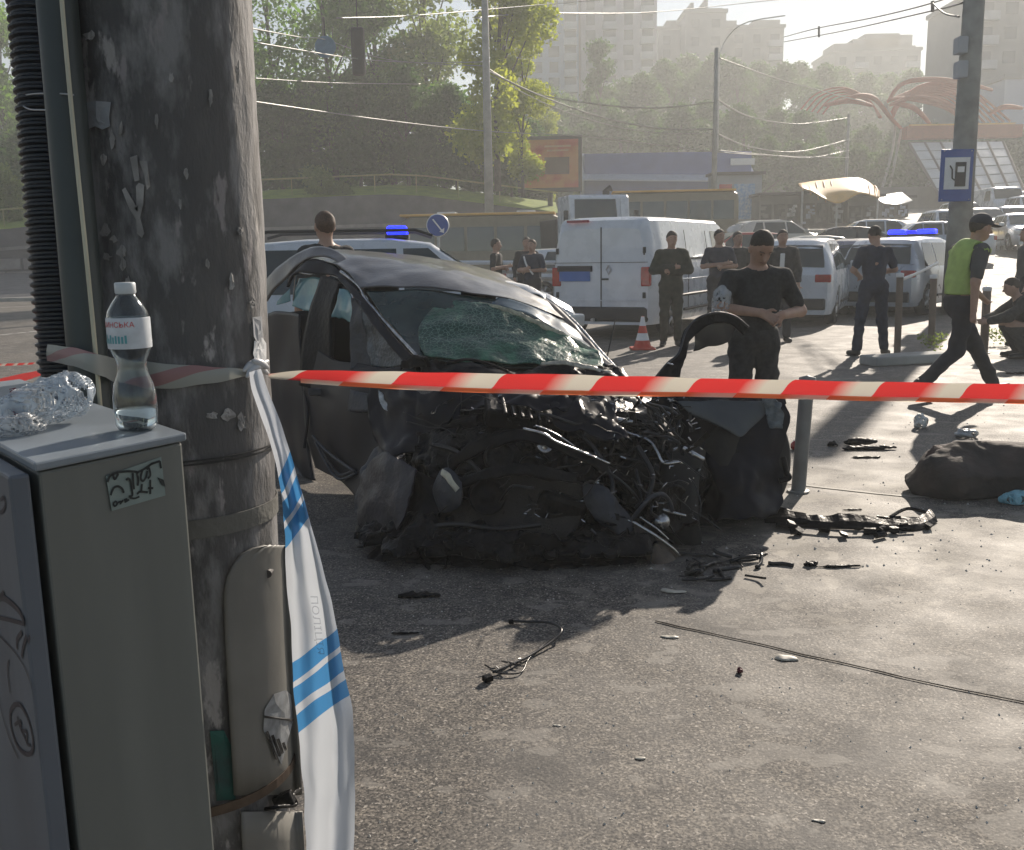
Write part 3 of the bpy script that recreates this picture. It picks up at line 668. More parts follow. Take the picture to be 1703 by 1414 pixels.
# ================================================================ trees
T7 = tree_proto(18, 5.2, 5200, .17, [M['leaf'], M['bark']], 71, .24, low=.2)
T1 = tree_proto(17, 5.2, 15000, .17, [M['leaf'], M['bark']], 11, .26)
T2 = tree_proto(15, 4.2, 13000, .16, [M['leaf_y'], M['bark']], 23, .2, low=.15)
T3 = tree_proto(11, 4.2, 9000, .20, [M['leaf_d'], M['bark']], 31, .2, low=.2)
T4 = tree_proto(3.2, 1.9, 4500, .10, [M['leaf_p'], M['bark']], 41, .07, low=.1)
T5 = tree_proto(13, 2.1, 4200, .24, [M['leaf_d'], M['bark']], 51, .2, low=.1, shape='tall')
T6 = tree_proto(17, 5.4, 9000, .17, [M['leaf_p'], M['bark']], 61, .24, low=.25)
nt_ = [('T7', 395, 66, 1.05, 'tall loose crowned tree just right of the near pole'), ('T7', 470, 72, 1.12, 'sparse tree with sky glinting through, behind the high blue sign'), ('T7', 560, 66, 1.0, 'dense tree behind the hanging traffic light'), ('T1', 640, 70, 1.12, 'tall mid green tree above the wall end'), ('T6', 715, 72, 1.1, 'pale tree left of the tall lamp pole'), ('T2', 828, 52, .98, 'bright yellow green tree behind the tall lamp pole'), ('T2', 870, 56, .55, 'small yellow green tree left of the red billboard'), ('T2', 905, 80, .55, 'yellow green young tree above the red billboard'), ('T1', 330, 75, 1.1, 'large tree hidden mostly by the near pole'), ('T1', 20, 84, 1.0, 'dark tree left of the conduits'), ('T1', -60, 82, 1.15, 'big tree at the left picture edge'), ('T3', 600, 62, .62, 'dark low tree above the retaining wall'), ('T3', 680, 62, .6, 'dark bushy tree under the pale tree'), ('T3', 470, 64, .6, 'dark bushy tree behind the pale shrub'), ('T3', 760, 62, .55, 'dark shrubby tree at foot of lamp pole'), ('T3', 850, 62, .5, 'dark shrubby tree under the billboard left edge')]
PR = dict(T1=T1, T2=T2, T3=T3, T4=T4, T5=T5, T6=T6, T7=T7)
for k, px, d, s, lb in nt_:
    p = P(px, 300, d); tree(PR[k], lb, (p.x, d, zt0(max(-45, min(4, p.x)))+.8 if p.x < 4 else 3.5), random.uniform(0, 6), s, 'trees on the bank')
for i, (px, d, s) in enumerate([(430, 66, .8), (485, 67, .72), (520, 66, .85), (575, 68, .8), (620, 67, .75), (655, 66, .85), (705, 68, .75), (740, 66, .82), (785, 67, .75), (830, 66, .7), (880, 68, .65), (350, 66, .8), (15, 72, .75), (-30, 72, .85), (60, 72, .8)]):
    p = P(px, 300, d); tree(T3, 'dark understorey tree filling the gap between the taller bank trees', (p.x, d, zt0(max(-45, min(4, p.x)))+.3 if p.x < 4 else 3.2), i*1.3, s, 'understorey trees on the bank', sz=s*.8, leafm=M['leaf'] if i % 2 else None)
for px, d, s, lb, y in ((535, 59.5, 1.0, 'pale bushy shrub on the grass bank edge', 325), (570, 59, .6, 'small pale shrub right of the larger shrub', 330), (10, 61, 1.0, 'low dark shrub on the grass left of the conduits', 320), (970, 75, .9, 'small bright shrub beside the red billboard', 300)):
    p = P(px, y, d); o = tree(T4, lb, (p.x, d, p.z-1.6*s), 1.3, s, None, 'shrub'); o['category'] = 'shrub'
k = 0
for px, ytop, d in [(905, 150, 118), (945, 165, 122), (1005, 150, 118), (1040, 140, 130), (1075, 128, 124), (1110, 105, 135), (1145, 98, 150), (1185, 95, 140), (1225, 104, 138), (1262, 106, 150), (1300, 112, 140), (1335, 108, 160), (1368, 112, 150), (1400, 118, 165), (1440, 125, 158), (1480, 128, 170), (1520, 122, 160), (1560, 118, 170), (1590, 124, 165), (1640, 130, 175), (1690, 130, 170), (1740, 130, 170), (1790, 140, 170),
                    (925, 215, 100), (975, 210, 102), (1030, 190, 104), (1080, 185, 108), (1130, 180, 104), (1180, 175, 108), (1235, 180, 104), (1290, 185, 108), (1340, 190, 104), (1390, 200, 110), (1440, 215, 108), (1490, 225, 112), (1270, 235, 92), (1320, 240, 92), (1370, 245, 94), (1420, 250, 92), (1470, 255, 94), (1540, 215, 112), (1660, 220, 115), (1720, 220, 112)]:
    p = P(px, ytop, d); s = (12 if d > 110 else 9)/11*random.uniform(.95, 1.1); hh = 11*s*1.0
    lb = ('hazy green tree on the upper hillside under the sky' if d > 112 else 'hazy green tree on the lower hillside above the road') if px < 1330 else ('hazy tree on the far ridge beyond the steel arches' if d > 112 else 'hazy tree on the slope behind the market stalls')
    tree(T3, lb, (p.x, d, p.z-hh*1.03), random.uniform(0, 6), s*1.1, 'hazy hillside trees', sz=s, leafm=None); k += 1
p = P(995, 80, 112); tree(T5, 'tall narrow poplar in front of the tower blocks', (p.x, 112, p.z-13.6), 0, 1.0, sz=1.05, leafm=M['leaf_p'])
# ================================================================ far buildings
def block(label, px0, px1, ytop, d, m_, storey=3., bayw=3.4, cols_balc=(), depth=14, roofbits=(), name='apartment_block', win=(1.5, 1.5), zmin=6, rot=0.):
    a, b = P(px0, ytop, d), P(px1, ytop, d); W_ = b.x-a.x; top = a.z
    o = thing(name, label, 'building', ((a.x+b.x)/2, d, 0), rot)
    MB().box((0, depth/2, top/2), (W_, depth, top)).build('wall', m_, o)
    MB().box((0, depth/2, top+.3), (W_+.5, depth+.5, .6)).build('roof', M['tower_c'], o)
    nc = max(2, int(W_/bayw)); nr = int((top-zmin)/storey); w0 = b0 = None; cnt = 0
    for i in range(nc):
        x = -W_/2+(i+.5)*W_/nc; bal = i in cols_balc
        for r_ in range(nr):
            z = top-1.8-r_*storey
            if z < zmin or cnt > 298: continue
            cnt += 1
            if w0 is None:
                w0 = MB().box((0, -.02, 0), (win[0], .12, win[1])).build('window', M['pane'], o); w_ = w0
            else: w_ = w0.copy(); C.objects.link(w_)
            w_.location = (x, 0, z); w_.scale = (random.uniform(.85, 1.1)*(1.3 if bal else 1), 1, random.uniform(.95, 1.05))
            if bal:
                if b0 is None: b0 = MB().box((0, -.5, -.2), (bayw*.85, 1.0, 1.1)).build('balcony', M['balc'], o); q = b0
                else: q = b0.copy(); C.objects.link(q)
                q.location = (x, 0, z-.8)
    for (u, w2, h2) in roofbits:
        MB().box((-W_/2+u*W_, depth/2, top+.6+h2/2), (w2, depth*.5, h2)).build('roof_hut', m_, o)
    return o
block('blue grey high rise tower behind the yellow green tree', 822, 962, -12, 155, M['tower_a'], cols_balc=(1, 4), bayw=2.4, zmin=14, storey=2.3)
block('pinkish grey high rise tower right of the blue grey one', 966, 1093, -12, 160, M['tower_b'], cols_balc=(1, 3), bayw=2.6, zmin=14, storey=2.3)
block('long hazy grey apartment block right of the towers', 1094, 1304, 50, 185, M['tower_c'], cols_balc=(2, 6), bayw=3.0, roofbits=((.2, 5, 1.8), (.55, 5, 1.6), (.9, 5, 1.6)), zmin=20, storey=2.4)
block('tall square block rising above the long hazy apartment block', 1140, 1208, 22, 180, M['tower_c'], bayw=3.0, zmin=28, roofbits=((.25, .6, 2), (.6, .6, 2.5), (.8, 3, 1.)))
bm_ = block('distant apartment block alone against the pale sky', 1388, 1532, 86, 200, M['tower_c'], bayw=3.2, cols_balc=(1, 4), zmin=25, roofbits=((.2, 5, 1.6), (.45, 6, 2.4), (.62, 7, 3.4), (.8, 6, 3.1), (.93, 3, 1)))
block('hazy brown high rise at the right picture edge', 1622, 1790, -10, 130, M['tower_c'], bayw=3.2, cols_balc=(0, 2, 4, 6), zmin=22)
block('pale blue low building at the right edge above the road', 1672, 1780, 132, 118, M['pav_roof'], bayw=4, zmin=18, depth=8)
bl = block('small pale grey building left of the conduits', -90, 44, 196, 92, M['balc'], bayw=2.6, zmin=4, depth=9, win=(1.2, 1.1), name='house')
# ================================================================ pavilion, stalls, billboard
def gz(d, y, px): return P(px, y, d).z
pa, pb = P(972, 256, 70), P(1250, 256, 70)
pav = thing('pavilion', 'long blue clad shop pavilion behind the white truck cab', 'building', (0, 0, 0))
zg = H(10, 70)-1; zt_ = pa.z
MB().box(((pa.x+pb.x)/2, 73, (zg+zt_)/2), (pb.x-pa.x, 6, zt_-zg)).build('wall', M['pav_blue'], pav)
MB().prism([(pa.x-.3, 69.3, zt_-1.9), (pb.x+.3, 69.3, zt_-2.2), (pb.x+.3, 73, zt_), (pa.x-.3, 73, zt_+.2)], (0, 0, .12)).build('roof', M['pav_roof'], pav)
fs = MB().box((0, 0, 0), (2.3, .1, 2.6)); f0 = None
for i in range(5):
    if f0 is None: f0 = fs.build('shop_panel', mat('blue_shop_panel', (.14, .20, .42), .35, var=.2, vs=.7), pav); q = f0
    else: q = f0.copy(); C.objects.link(q)
    q.location = (pa.x+1.5+i*2.45, 69.93, zt_-3.9)
MB().box((P(1235, 270, 69.9).x, 69.9, gz(69.9, 269, 1235)), (1.7, .12, .45)).build('sign_board', M['sign_white'], pav)
ko = GD(1222, 62); kz = gz(62, 372, 1222)
kk = thing('poster_kiosk', 'small kiosk with red and blue posters under the blue pavilion corner', 'kiosk', (ko.x, 62, kz))
MB().box((0, .8, 1.5), (3.1, 1.5, 3.)).build('wall', M['balc'], kk); MB().box((-.75, 0.02, 1.35), (.8, .06, 2.2)).build('poster', M['poster_red'], kk)
MB().box((.45, 0.02, 1.35), (1.3, .06, 2.2)).build('poster', M['poster_blue'], kk); MB().box((0, .7, 3.1), (3.4, 2, .16)).build('roof', M['frame_dark'], kk)
bb = thing('billboard', 'dark framed red and orange advertising billboard behind the truck', 'billboard', (P(914, 275, 60).x, 60, gz(60, 318, 914)), R(-6))
MB().box((0, .3, 1.62), (3.95, .5, 3.3)).build('cabinet', M['frame_dark'], bb, bevel=.03); MB().box((0, .03, 1.62), (3.5, .04, 2.85)).build('poster', M['bill_red'], bb)
MB().box((.45, 0, 1.5), (1.5, .03, 1.0)).build('printed_picture', mat('billboard_dark_print', (.13, .07, .05), .5), bb)
for dz, wd in ((2.65, 1.6), (2.4, 1.3)): MB().box((.5, 0, dz), (wd, .03, .1)).build('printed_line', mat('printed_line_pale', (.6, .35, .2), .5), bb)
MB().cyl((0, .3, -3), (0, .3, 0), .16, n=10).build('post', M['frame_dark'], bb)
# stalls
def stall(label, px0, px1, ybot, ytop, d, awn=None, nwin=3, seed=0):
    r_ = random.Random(seed); a, b = P(px0, ybot, d), P(px1, ytop, d); W_, hh = b.x-a.x, b.z-a.z
    o = thing('market_stall', label, 'stall', ((a.x+b.x)/2, d, a.z), 0, 'market stalls along the road')
    MB().box((0, 1.3, hh/2), (W_, 2.6, hh)).build('wall', M['stall_wall'], o)
    for i in range(nwin):
        x = -W_/2+(i+.5)*W_/nwin; q = MB().box((x, -.02, hh*.45), (W_/nwin*.8, .1, hh*.6)).build('shop_window', M['stall_dark'], o)
        g = MB()
        for k_ in range(7): g.box((x+r_.uniform(-.35, .35)*W_/nwin, -.08, hh*r_.uniform(.2, .7)), (r_.uniform(.1, .35), .06, r_.uniform(.08, .3)))
        g.build('goods', r_.choice([M['balc'], M['pav_roof'], M['sign_white'], M['stall_wall']]), o)
    MB().box((0, .9, hh+.08), (W_+.4, 3.4, .16)).build('roof', M['frame_dark'] if not awn else M['stall_wall'], o)
    return o
stall('dark stall left in the row beyond the cars', 1262, 1330, 384, 325, 60, seed=1); stall('stall under the yellow awning', 1332, 1404, 384, 322, 60, seed=2)
stall('stall right of the yellow awning pole', 1408, 1460, 384, 328, 60, nwin=2, seed=3); stall('rightmost grey stall with sloping roof', 1465, 1512, 372, 330, 66, nwin=2, seed=4)
aw = thing('awning', 'sunlit yellow curved awning over the market stalls', 'awning', (0, 0, 0)); d = 57
patch('canopy', [[(1328, 306, d+3), (1370, 300, d+3), (1430, 297, d+3), (1462, 318, d+3)], [(1332, 312, d), (1368, 318, d-1), (1425, 312, d-1), (1463, 326, d)], [(1350, 318, d-2), (1392, 338, d-2.5), (1430, 322, d-2), (1462, 330, d-1)]], M['awning'], aw, 16, 8, thick=.06)
for k_ in range(11):
    u_ = k_/10; x_ = 1334+124*u_; tubep('awning_rib', [(x_-3, 309-9*math.sin(math.pi*u_)**.6, d+3), (x_, 314-5*math.sin(math.pi*u_), d+.1), (x_+2, (318, 326, 334, 338, 336, 330, 326, 324, 325, 328, 330)[k_]-2, d-2)], .05, mat('awning_stripe', (.40, .20, .05), .6, var=0) if k_ == 0 else bpy.data.materials['awning_stripe'], aw, 5)
for i, (x, y0, y1) in enumerate(((1392, 338, 390), (1460, 328, 388), (1335, 314, 388))): a = P(x, y0, d-1); MB().cyl(a, Vector((a.x, a.y, H(a.x, a.y)-.3)), .06, n=8).build('pole', M['steel'], aw)
rf = thing('market_roof', 'small grey corrugated lean-to roof right of the awning', 'roof', (0, 0, 0))
patch('roof_sheet', [[(1450, 328, 64), (1485, 322, 64), (1500, 321, 64)], [(1470, 338, 61), (1495, 340, 61), (1518, 334, 61)]], M['steel'], rf, 12, 4, thick=.05, smooth=False)
# sloping glass roof
gr = thing('glass_roof', 'big sloping glazed roof in steel frames behind the fuel sign', 'roof', (0, 0, 0))
c00, c10, c01, c11 = P(1512, 238, 86), P(1668, 236, 86), P(1566, 332, 76), P(1703, 318, 76)
def bil(u, v): return (c00*(1-u)+c10*u)*(1-v)+(c01*(1-u)+c11*u)*v
for i in range(6):
    for j in range(6):
        u0, u1, v0, v1 = i/6+.012, (i+1)/6-.012, j/6+.01, (j+1)/6-.01
        MB().prism([bil(u0, v0), bil(u1, v0), bil(u1, v1), bil(u0, v1)], (0, .02, .06)).build('pane', M['panel_glass'], gr)
for i in range(7): MB().tube([bil(i/6, 0), bil(i/6, 1)], .13, 5).build('rafter', M['frame_dark'], gr)
for j in range(7): MB().tube([bil(0, j/6), bil(1, j/6)], .06, 5).build('purlin', M['frame_dark'], gr)
MB().box((P(1600, 340, 80).x, 84, gz(80, 360, 1600)), (18, 6, 5)).build('wall', M['stall_wall'], gr)
# orange arches and the red beam
ar = thing('steel_arches', 'fan of orange curved steel arches behind the stalls and fuel sign', 'structure', (0, 0, 0))
hub = (1472, 190, 92)
for pts in ([(1372, 175, 90), (1415, 168, 91), (1450, 176, 92)], [(1395, 172, 88), (1425, 160, 89), (1455, 165, 90), (1480, 195, 91), (1500, 215, 92)],
            [(1476, 170, 92), (1500, 140, 93), (1545, 132, 94), (1600, 137, 95), (1650, 150, 96)], [(1480, 165, 92), (1520, 165, 93), (1570, 178, 94), (1600, 198, 95)], [(1482, 172, 92), (1520, 180, 92), (1548, 208, 92)], [(1478, 168, 92), (1530, 150, 95), (1590, 155, 97), (1640, 170, 99)], [(1480, 175, 92), (1515, 163, 90), (1560, 168, 89), (1612, 190, 88)],
            [(1645, 190, 90), (1670, 178, 90), (1700, 180, 91)]):
    q = crom([P(*p) for p in pts], 22); MB().tube(q, list(.12+.12*np.sin(np.linspace(.2, 3., len(q)))), 6).build('arch', M['orange'], ar, smooth=True)
for k_ in range(8):
    t_ = k_/7; tubep('arch', [(1484-4*t_, 200-8*t_, 92), (1496+4*t_, 176-14*t_, 93), (1530+18*t_, 158-20*t_, 94+t_), (1575+40*t_, 168-18*t_, 95), (1605+75*t_, 206-4*t_, 96)], .11, M['orange'], ar, 5)
for k_ in range(5):
    t_ = k_/4; tubep('arch', [(1462+4*t_, 196, 92), (1448-6*t_, 172-8*t_, 93), (1418-16*t_, 160-14*t_, 94), (1388-30*t_, 168-12*t_, 95), (1368-36*t_, 190-8*t_, 96)], .09, M['orange'], ar, 5)
for pts in ([(1489, 196, 92), (1484, 250, 92), (1462, 330, 88)], [(1500, 210, 92), (1478, 320, 90)], [(1472, 170, 92), (1486, 205, 92)]): tubep('strut', pts, .12, M['concrete'], ar, 6)
b = P(1600, 220, 90); MB().box(b, (10.5, 1.2, 1.1)).build('beam', M['orange'], ar)
b = P(1600, 208, 89.6); MB().box(b, (9.5, .3, .25)).build('beam_edge', M['awning'], ar)
# ================================================================ lamp poles, wires, signs
def pole(label, px, d, ytop, r0=.16, r1=.1, lean=0, name='utility_pole', m_=None, arm=None, ybase=None):
    p = P(px, ytop, d); o = thing(name, label, 'pole', (p.x, d, 0)); z0 = H(p.x, d)-.3
    MB().tube([(0, 0, z0), (0, 0, (p.z+z0)/2), (lean, 0, p.z)], [r0, (r0+r1)/2, r1], 12).build('shaft', m_ or M['concrete'], o, smooth=True)
    if arm: MB().tube(crom([P(*q)-Vector(o.location) for q in arm], 10), .05, 6).build('arm', M['steel'], o)
    return o
pole('tall pale lamp pole standing before the yellow green tree', 805, 42, -60, .22, .13)
pole('concrete pole in the haze between the van and pavilion', 1192, 48, 80, .15, .1)
pole('distant pole holding wires left of the fan arches', 1412, 72, 190, .13, .09, m_=M['concrete'])
o = pole('thick hazy pole carrying the fuel sign', 1628, 21, -120, .27, .2, m_=mat('old_pole_grey', (.27, .27, .25), .85, var=.2, vs=3, bump=.3)); PL = o
for y in (78, 118): a = P(1594, y, 21); MB().box(a+Vector((-.0, -.1, 0)), (.22, .26, .34)).build('bracket', M['balc'], PL, world=True, bevel=.03)
lamp = pole('street lamp with a curved arm above the hazy apartments', 1196, 90, 90, .12, .08, name='street_lamp', arm=[(1196, 92, 90), (1210, 62, 90), (1240, 38, 88), (1306, 26, 86)])
fu = thing('fuel_sign', 'blue petrol station road sign with white square on the thick pole', 'sign', P(1590, 292, 20.6))
s_ = 20.6/FPX
MB().box((0, 0, 0), (52*s_, .05, 82*s_)).build('sign_plate', M['sign_blue'], fu, bevel=.01)
MB().box((0, -.03, .04), (40*s_, .02, 50*s_)).build('white_field', M['sign_white'], fu)
MB().box((.07, -.045, .02), (17*s_, .02, 38*s_)).build('pump_symbol', M['sign_back'], fu); MB().box((.07, -.057, .12), (11*s_, .01, 9*s_)).build('pump_window', M['sign_white'], fu)
MB().tube([(-.04, -.05, -.1), (-.1, -.05, -.06), (-.11, -.05, .12), (-.16, -.05, .2)], .014, 6).build('pump_hose', M['sign_back'], fu)
for dx, dz in ((-22, 38), (22, 38), (-22, -38), (22, -38)): MB().cyl((dx*s_, -.02, dz*s_), (dx*s_, -.04, dz*s_), .012).build('bolt', M['steel'], fu)
d = 19; rs = thing('road_sign', 'round blue road sign with a white diagonal arrow', 'sign', P(728, 375, d)); q = Matrix.Rotation(R(90), 3, 'X')
MB().lathe([(0, .03), (.205, .03), (.225, 0), (.205, -.03), (0, -.03)], n=36, mat=q).build('sign_disc', M['sign_white'], rs, smooth=True); MB().lathe([(0, .035), (.205, .035)], n=36, mat=q).build('blue_face', M['sign_blue'], rs)
MB().box((0, -.045, 0), (.03, .01, .3), Matrix.Rotation(R(-38), 3, 'Y')).build('arrow_shaft', M['sign_white'], rs); MB().prism([(.12, -.04, -.15), (.03, -.04, -.12), (.13, -.04, -.05)], (0, -.012, 0)).build('arrow_head', M['sign_white'], rs)
z0 = -P(728, 375, d).z; MB().cyl((0, .05, z0), (0, .05, .2), .03).build('post', M['steel'], rs)
d = 40; hs = thing('hanging_sign', 'blue round edged sign hung high on wires before the trees', 'sign', P(541, 78, d)); MB().lathe([(0, .04), (.40, .04), (.42, 0), (.40, -.04), (0, -.04)], n=30, mat=Matrix.Rotation(R(90), 3, 'X')).build('sign_disc', mat('faded_sign_blue', (.10, .20, .30), .5), hs)
MB().cyl((0, 0, .4), (0, 0, 1.1), .02).build('hanger', M['wire_dark'], hs)
d = 38; tl = thing('traffic_light', 'black backed traffic light hung on wires before the trees', 'traffic light', P(596, 86, d))
MB().box((0, 0, 0), (.52, .3, 1.75)).build('housing', M['frame_dark'], tl, bevel=.12)
for k_ in (-.5, 0, .5): MB().tube([(0, .15, k_), (0, .42, k_-.02)], .19, 14).build('lamp_hood', M['frame_dark'], tl)
MB().cyl((0, 0, .85), (0, 0, 2.2), .02).build('hanger', M['wire_dark'], tl)
W = 'overhead wires across the street'
for i, (pts, r_, lb) in enumerate([
    ([(300, 150, 20), (430, 170, 28), (640, 200, 36), (805, 218, 42), (960, 226, 44), (1070, 238, 46), (1192, 253, 48), (1310, 260, 60), (1412, 262, 72)], .022, 'long pale wire crossing the whole street'),
    ([(805, 110, 42), (880, 152, 44), (980, 172, 46), (1090, 180, 47), (1190, 169, 48)], .03, 'thick sagging wire from lamp pole, uppermost'),
    ([(805, 115, 42), (900, 160, 44), (1000, 195, 46), (1100, 214, 47), (1190, 215, 48)], .035, 'thick sagging wire under the uppermost one'),
    ([(805, 120, 42), (920, 178, 44), (1030, 212, 46), (1110, 222, 47), (1190, 222, 48)], .018, 'thin sagging wire lowest from the lamp pole'),
    ([(1192, 165, 48), (1250, 195, 55), (1330, 206, 65), (1412, 196, 72)], .035, 'upper wire sagging between the two hazy poles'),
    ([(1192, 222, 48), (1250, 245, 55), (1330, 252, 65), (1412, 232, 72)], .035, 'second wire sagging between the two hazy poles'),
    ([(1192, 250, 48), (1280, 258, 55), (1350, 262, 65), (1412, 250, 72)], .025, 'third wire between the two hazy poles'),
    ([(1192, 95, 48), (1290, 130, 60), (1380, 155, 72), (1440, 170, 80)], .03, 'faint wire falling right from the hazy pole top'),
    ([(380, 40, 24), (500, 62, 34), (541, 66, 40), (650, 100, 41), (805, 110, 42)], .02, 'wire holding the high blue sign'),
    ([(420, 70, 24), (596, 98, 38), (700, 104, 40), (805, 103, 42)], .02, 'wire passing the hanging traffic light'),
    ([(420, 130, 26), (560, 138, 36), (700, 140, 40)], .016, 'faint low wire before the dark leaves'),
    ([(560, 30, 30), (700, 25, 38), (900, 8, 50), (1100, -8, 60)], .02, 'high faint wire across the tree tops'),
    ([(790, 30, 42), (900, 22, 60), (1090, 20, 80), (1290, 0, 100), (1500, -20, 110)], .035, 'high wire before the towers and sky')]): wire(pts, r_, lb, group=W)
for i, (pts, lb) in enumerate([([(1303, 62, 60), (1360, 47, 50), (1450, 30, 40), (1551, 5, 30), (1640, -30, 22)], 'upper dark trolley wire against the sky'), ([(1303, 70, 60), (1400, 52, 48), (1551, 18, 30), (1600, 5, 21)], 'lower dark trolley wire against the sky'), ([(1551, 5, 30), (1570, 22, 24), (1595, 28, 21)], 'short dark stay wire by the thick pole'), ([(1200, 20, 55), (1300, 42, 60), (1240, 30, 58)], 'short dark wire end above the apartments')][:3]): wire(pts, .022, lb, M['wire_dark'], W)
for px, y0, y1, d in ((1362, 47, 62, 50), (1551, 5, 20, 30)): tag(MB().tube([P(px, y0-3, d), P(px, y1, d)], .05, 6).build('wire_clamp', M['wire_dark']), 'clamp on the twin dark wires, '+('left one' if px < 1400 else 'right one near the pole'), 'clamp')
# ================================================================ vehicles in the street
def place(px, d, L, hd, end='rear', dz=0):       # heading hd in degrees from +X; end = which end sits at the pixel column
    p = GD(px, d); h = Vector((math.cos(R(hd)), math.sin(R(hd)), 0)); c = p+h*(L/2 if end == 'rear' else -L/2 if end == 'front' else 0)
    c.z = H(c.x, c.y)+dz; return c
HD = 62
v = car('white panel van seen from behind with a blue number plate', place(1002, 16.6, 5.3, HD), R(HD), 'van', M['white_paint'], 'van', 'panel_van', detail=1, scale=1.04)
L2 = 2.65*1.04
MB().box((-L2-.004, -.02, 1.14), (.012, .018, 1.5)).build('door_seam', M['black_plastic'], v)
MB().box((-L2-.012, .47, 1.20), (.03, .66, .10)).build('plate_hood', M['black_plastic'], v, bevel=.01); MB().box((-L2-.015, .47, 1.07), (.02, .58, .17)).build('number_plate', M['plate_blue'], v, bevel=.004)
MB().box((-L2-.02, .40, 2.0), (.05, .4, .04)).build('brake_light', mat('dark_red_lens', (.25, .03, .05), .3), v)
Q = Matrix.Rotation(R(-90), 3, 'Y')
MB().tube([Vector((-L2-.015, -.16, 1.18))+Vector((0, math.sin(a)*.045, math.cos(a)*.075)) for a in np.linspace(0, 6.283, 5)], .014, 6, cap=False).build('badge', M['rim'], v)
MB().tube([(-L2-.02, -.80, 1.55), (-L2-.02, -.80, 1.42)], .014, 6).build('hinge', M['black_plastic'], v)
MB().box((-L2+.07, 0, .42), (.2, 1.72, .26)).build('step_bumper', M['black_plastic'], v, bevel=.05)
for sy in (-1, 1):
    yv = lambda z: sy*(1.009 if z < 1.2 else 1.0-.1*(z-1.2)/.7)
    MB().box((.2, sy*1.012, 1.34), (2.6, .012, .035)).build('slide_rail', M['black_plastic'], v)
    MB().tube([(-1.0, sy*1.012, .45), (-1.0, sy*1.012, 1.15), (-1.0, sy*.90, 1.85)], .007, 4).build('door_seam', M['black_plastic'], v); MB().tube([(.3, sy*1.012, .45), (.3, sy*1.012, 1.15), (.3, sy*.90, 1.85)], .007, 4).build('door_seam', M['black_plastic'], v)
    MB().tube([(-2.5, sy*.99, .98), (-1, sy*1.014, .98), (1.6, sy*1.014, .98)], .012, 5).build('side_crease', M['white_paint'], v); MB().tube([(-2.5, sy*.985, .70), (-1, sy*1.014, .70), (1.6, sy*1.014, .70)], .03, 6).build('rubbing_strip', M['black_plastic'], v)
MB().tube([(-L2-.006, .86, 1.30), (-L2-.006, -.86, 1.30)], .006, 4).build('door_crease', M['black_plastic'], v); MB().tube([(-L2-.006, .80, .66), (-L2-.006, -.80, .66)], .010, 4).build('door_crease', M['white_paint'], v)
for yy in (-.8, .8):
    for zz in (.75, 1.5): MB().box((-L2-.01, yy, zz), (.03, .05, .1)).build('hinge', M['black_plastic'], v, bevel=.006)
MB().box((-L2-.015, -.1, 1.02), (.03, .12, .03)).build('door_handle', M['black_plastic'], v, bevel=.006)
MB().tube([(-L2-.05, .1, 0.33), (-L2-.13, .1, .33)], .03, 8).build('tow_ball', M['steel'], v)
sp = car('light police patrol SUV with blue flashing lamps behind the wreck roof', place(968, 12.2, 4.75, 5, 'front'), R(5), 'suv', M['white_paint'], 'police car', 'police_car', scale=1.0)
for sy in (-1, 1): MB().tube([(-1.6, sy*.62, 1.72), (-1.4, sy*.62, 1.77), (.3, sy*.62, 1.77), (.5, sy*.62, 1.70)], .02, 6).build('roof_rail', M['black_plastic'], sp)
def lightbar(o, x, z, w_, m1, parts=True):
    MB().box((x, 0, z), (.28, w_, .05)).build('light_bar_base', M['black_plastic'], o, bevel=.01)
    for sy in (-1, 1): MB().box((x, sy*w_*.3, z+.075), (.24, w_*.36, .11)).build('beacon', m1, o, bevel=.03)
    MB().box((x, 0, z+.07), (.22, w_*.2, .08)).build('siren', M['blue_dark'], o, bevel=.02)
lightbar(sp, .08, 1.70, .9, M['blue_lamp'])
p2 = car('silver grey police SUV with blue lights behind the bollards', place(1452, 20.8, 4.55, 50), R(50), 'suv', M['silver_paint'], 'police car', 'police_car')
lightbar(p2, .1, 1.74, 1.1, M['blue_lamp'])
car('white SUV parked ahead of the van, partly behind the men', place(1305, 18.6, 4.55, 66), R(66), 'suv', M['white_paint'], 'car', detail=1)
car('dark blue car between the white SUV and the navy clad man', place(1418, 22, 4.5, 66), R(66), 'suv', M['blue_paint'], 'car', detail=1)
car('white hatchback right of the round blue sign', place(800, 24, 4.1, 8, 'front'), R(8), 'hatch', M['white_paint'], 'car')
car('white hatchback behind the guardrail left of the van', place(850, 26, 4.1, 14, 'rear'), R(14), 'hatch', M['white_paint'], 'car')
mb = car('pale yellow roofed minibus stopped beyond the police car', place(800, 37, 6.6, 176, 'mid', -.42), R(176), 'minibus', M['yellow_paint'], 'minibus', 'minibus', detail=1, scale=.93)
MB().box((0, 0, 2.65), (5.8, 1.75, .09)).build('roof_skin', M['awning'], mb, bevel=.03)
for x in (-1.8, 1.2): MB().box((x, 0, 2.72), (.7, .9, .1)).build('roof_hatch', M['white_paint'], mb, bevel=.03)
mb2 = car('small yellow topped bus hidden behind the white truck cab', place(1116, 44, 6.0, 176, 'mid'), R(176), 'minibus', M['yellow_paint'], 'minibus', 'minibus', detail=0, scale=.86); MB().box((0, 0, 2.47), (5.4, 1.65, .08)).build('roof_skin', M['awning'], mb2)
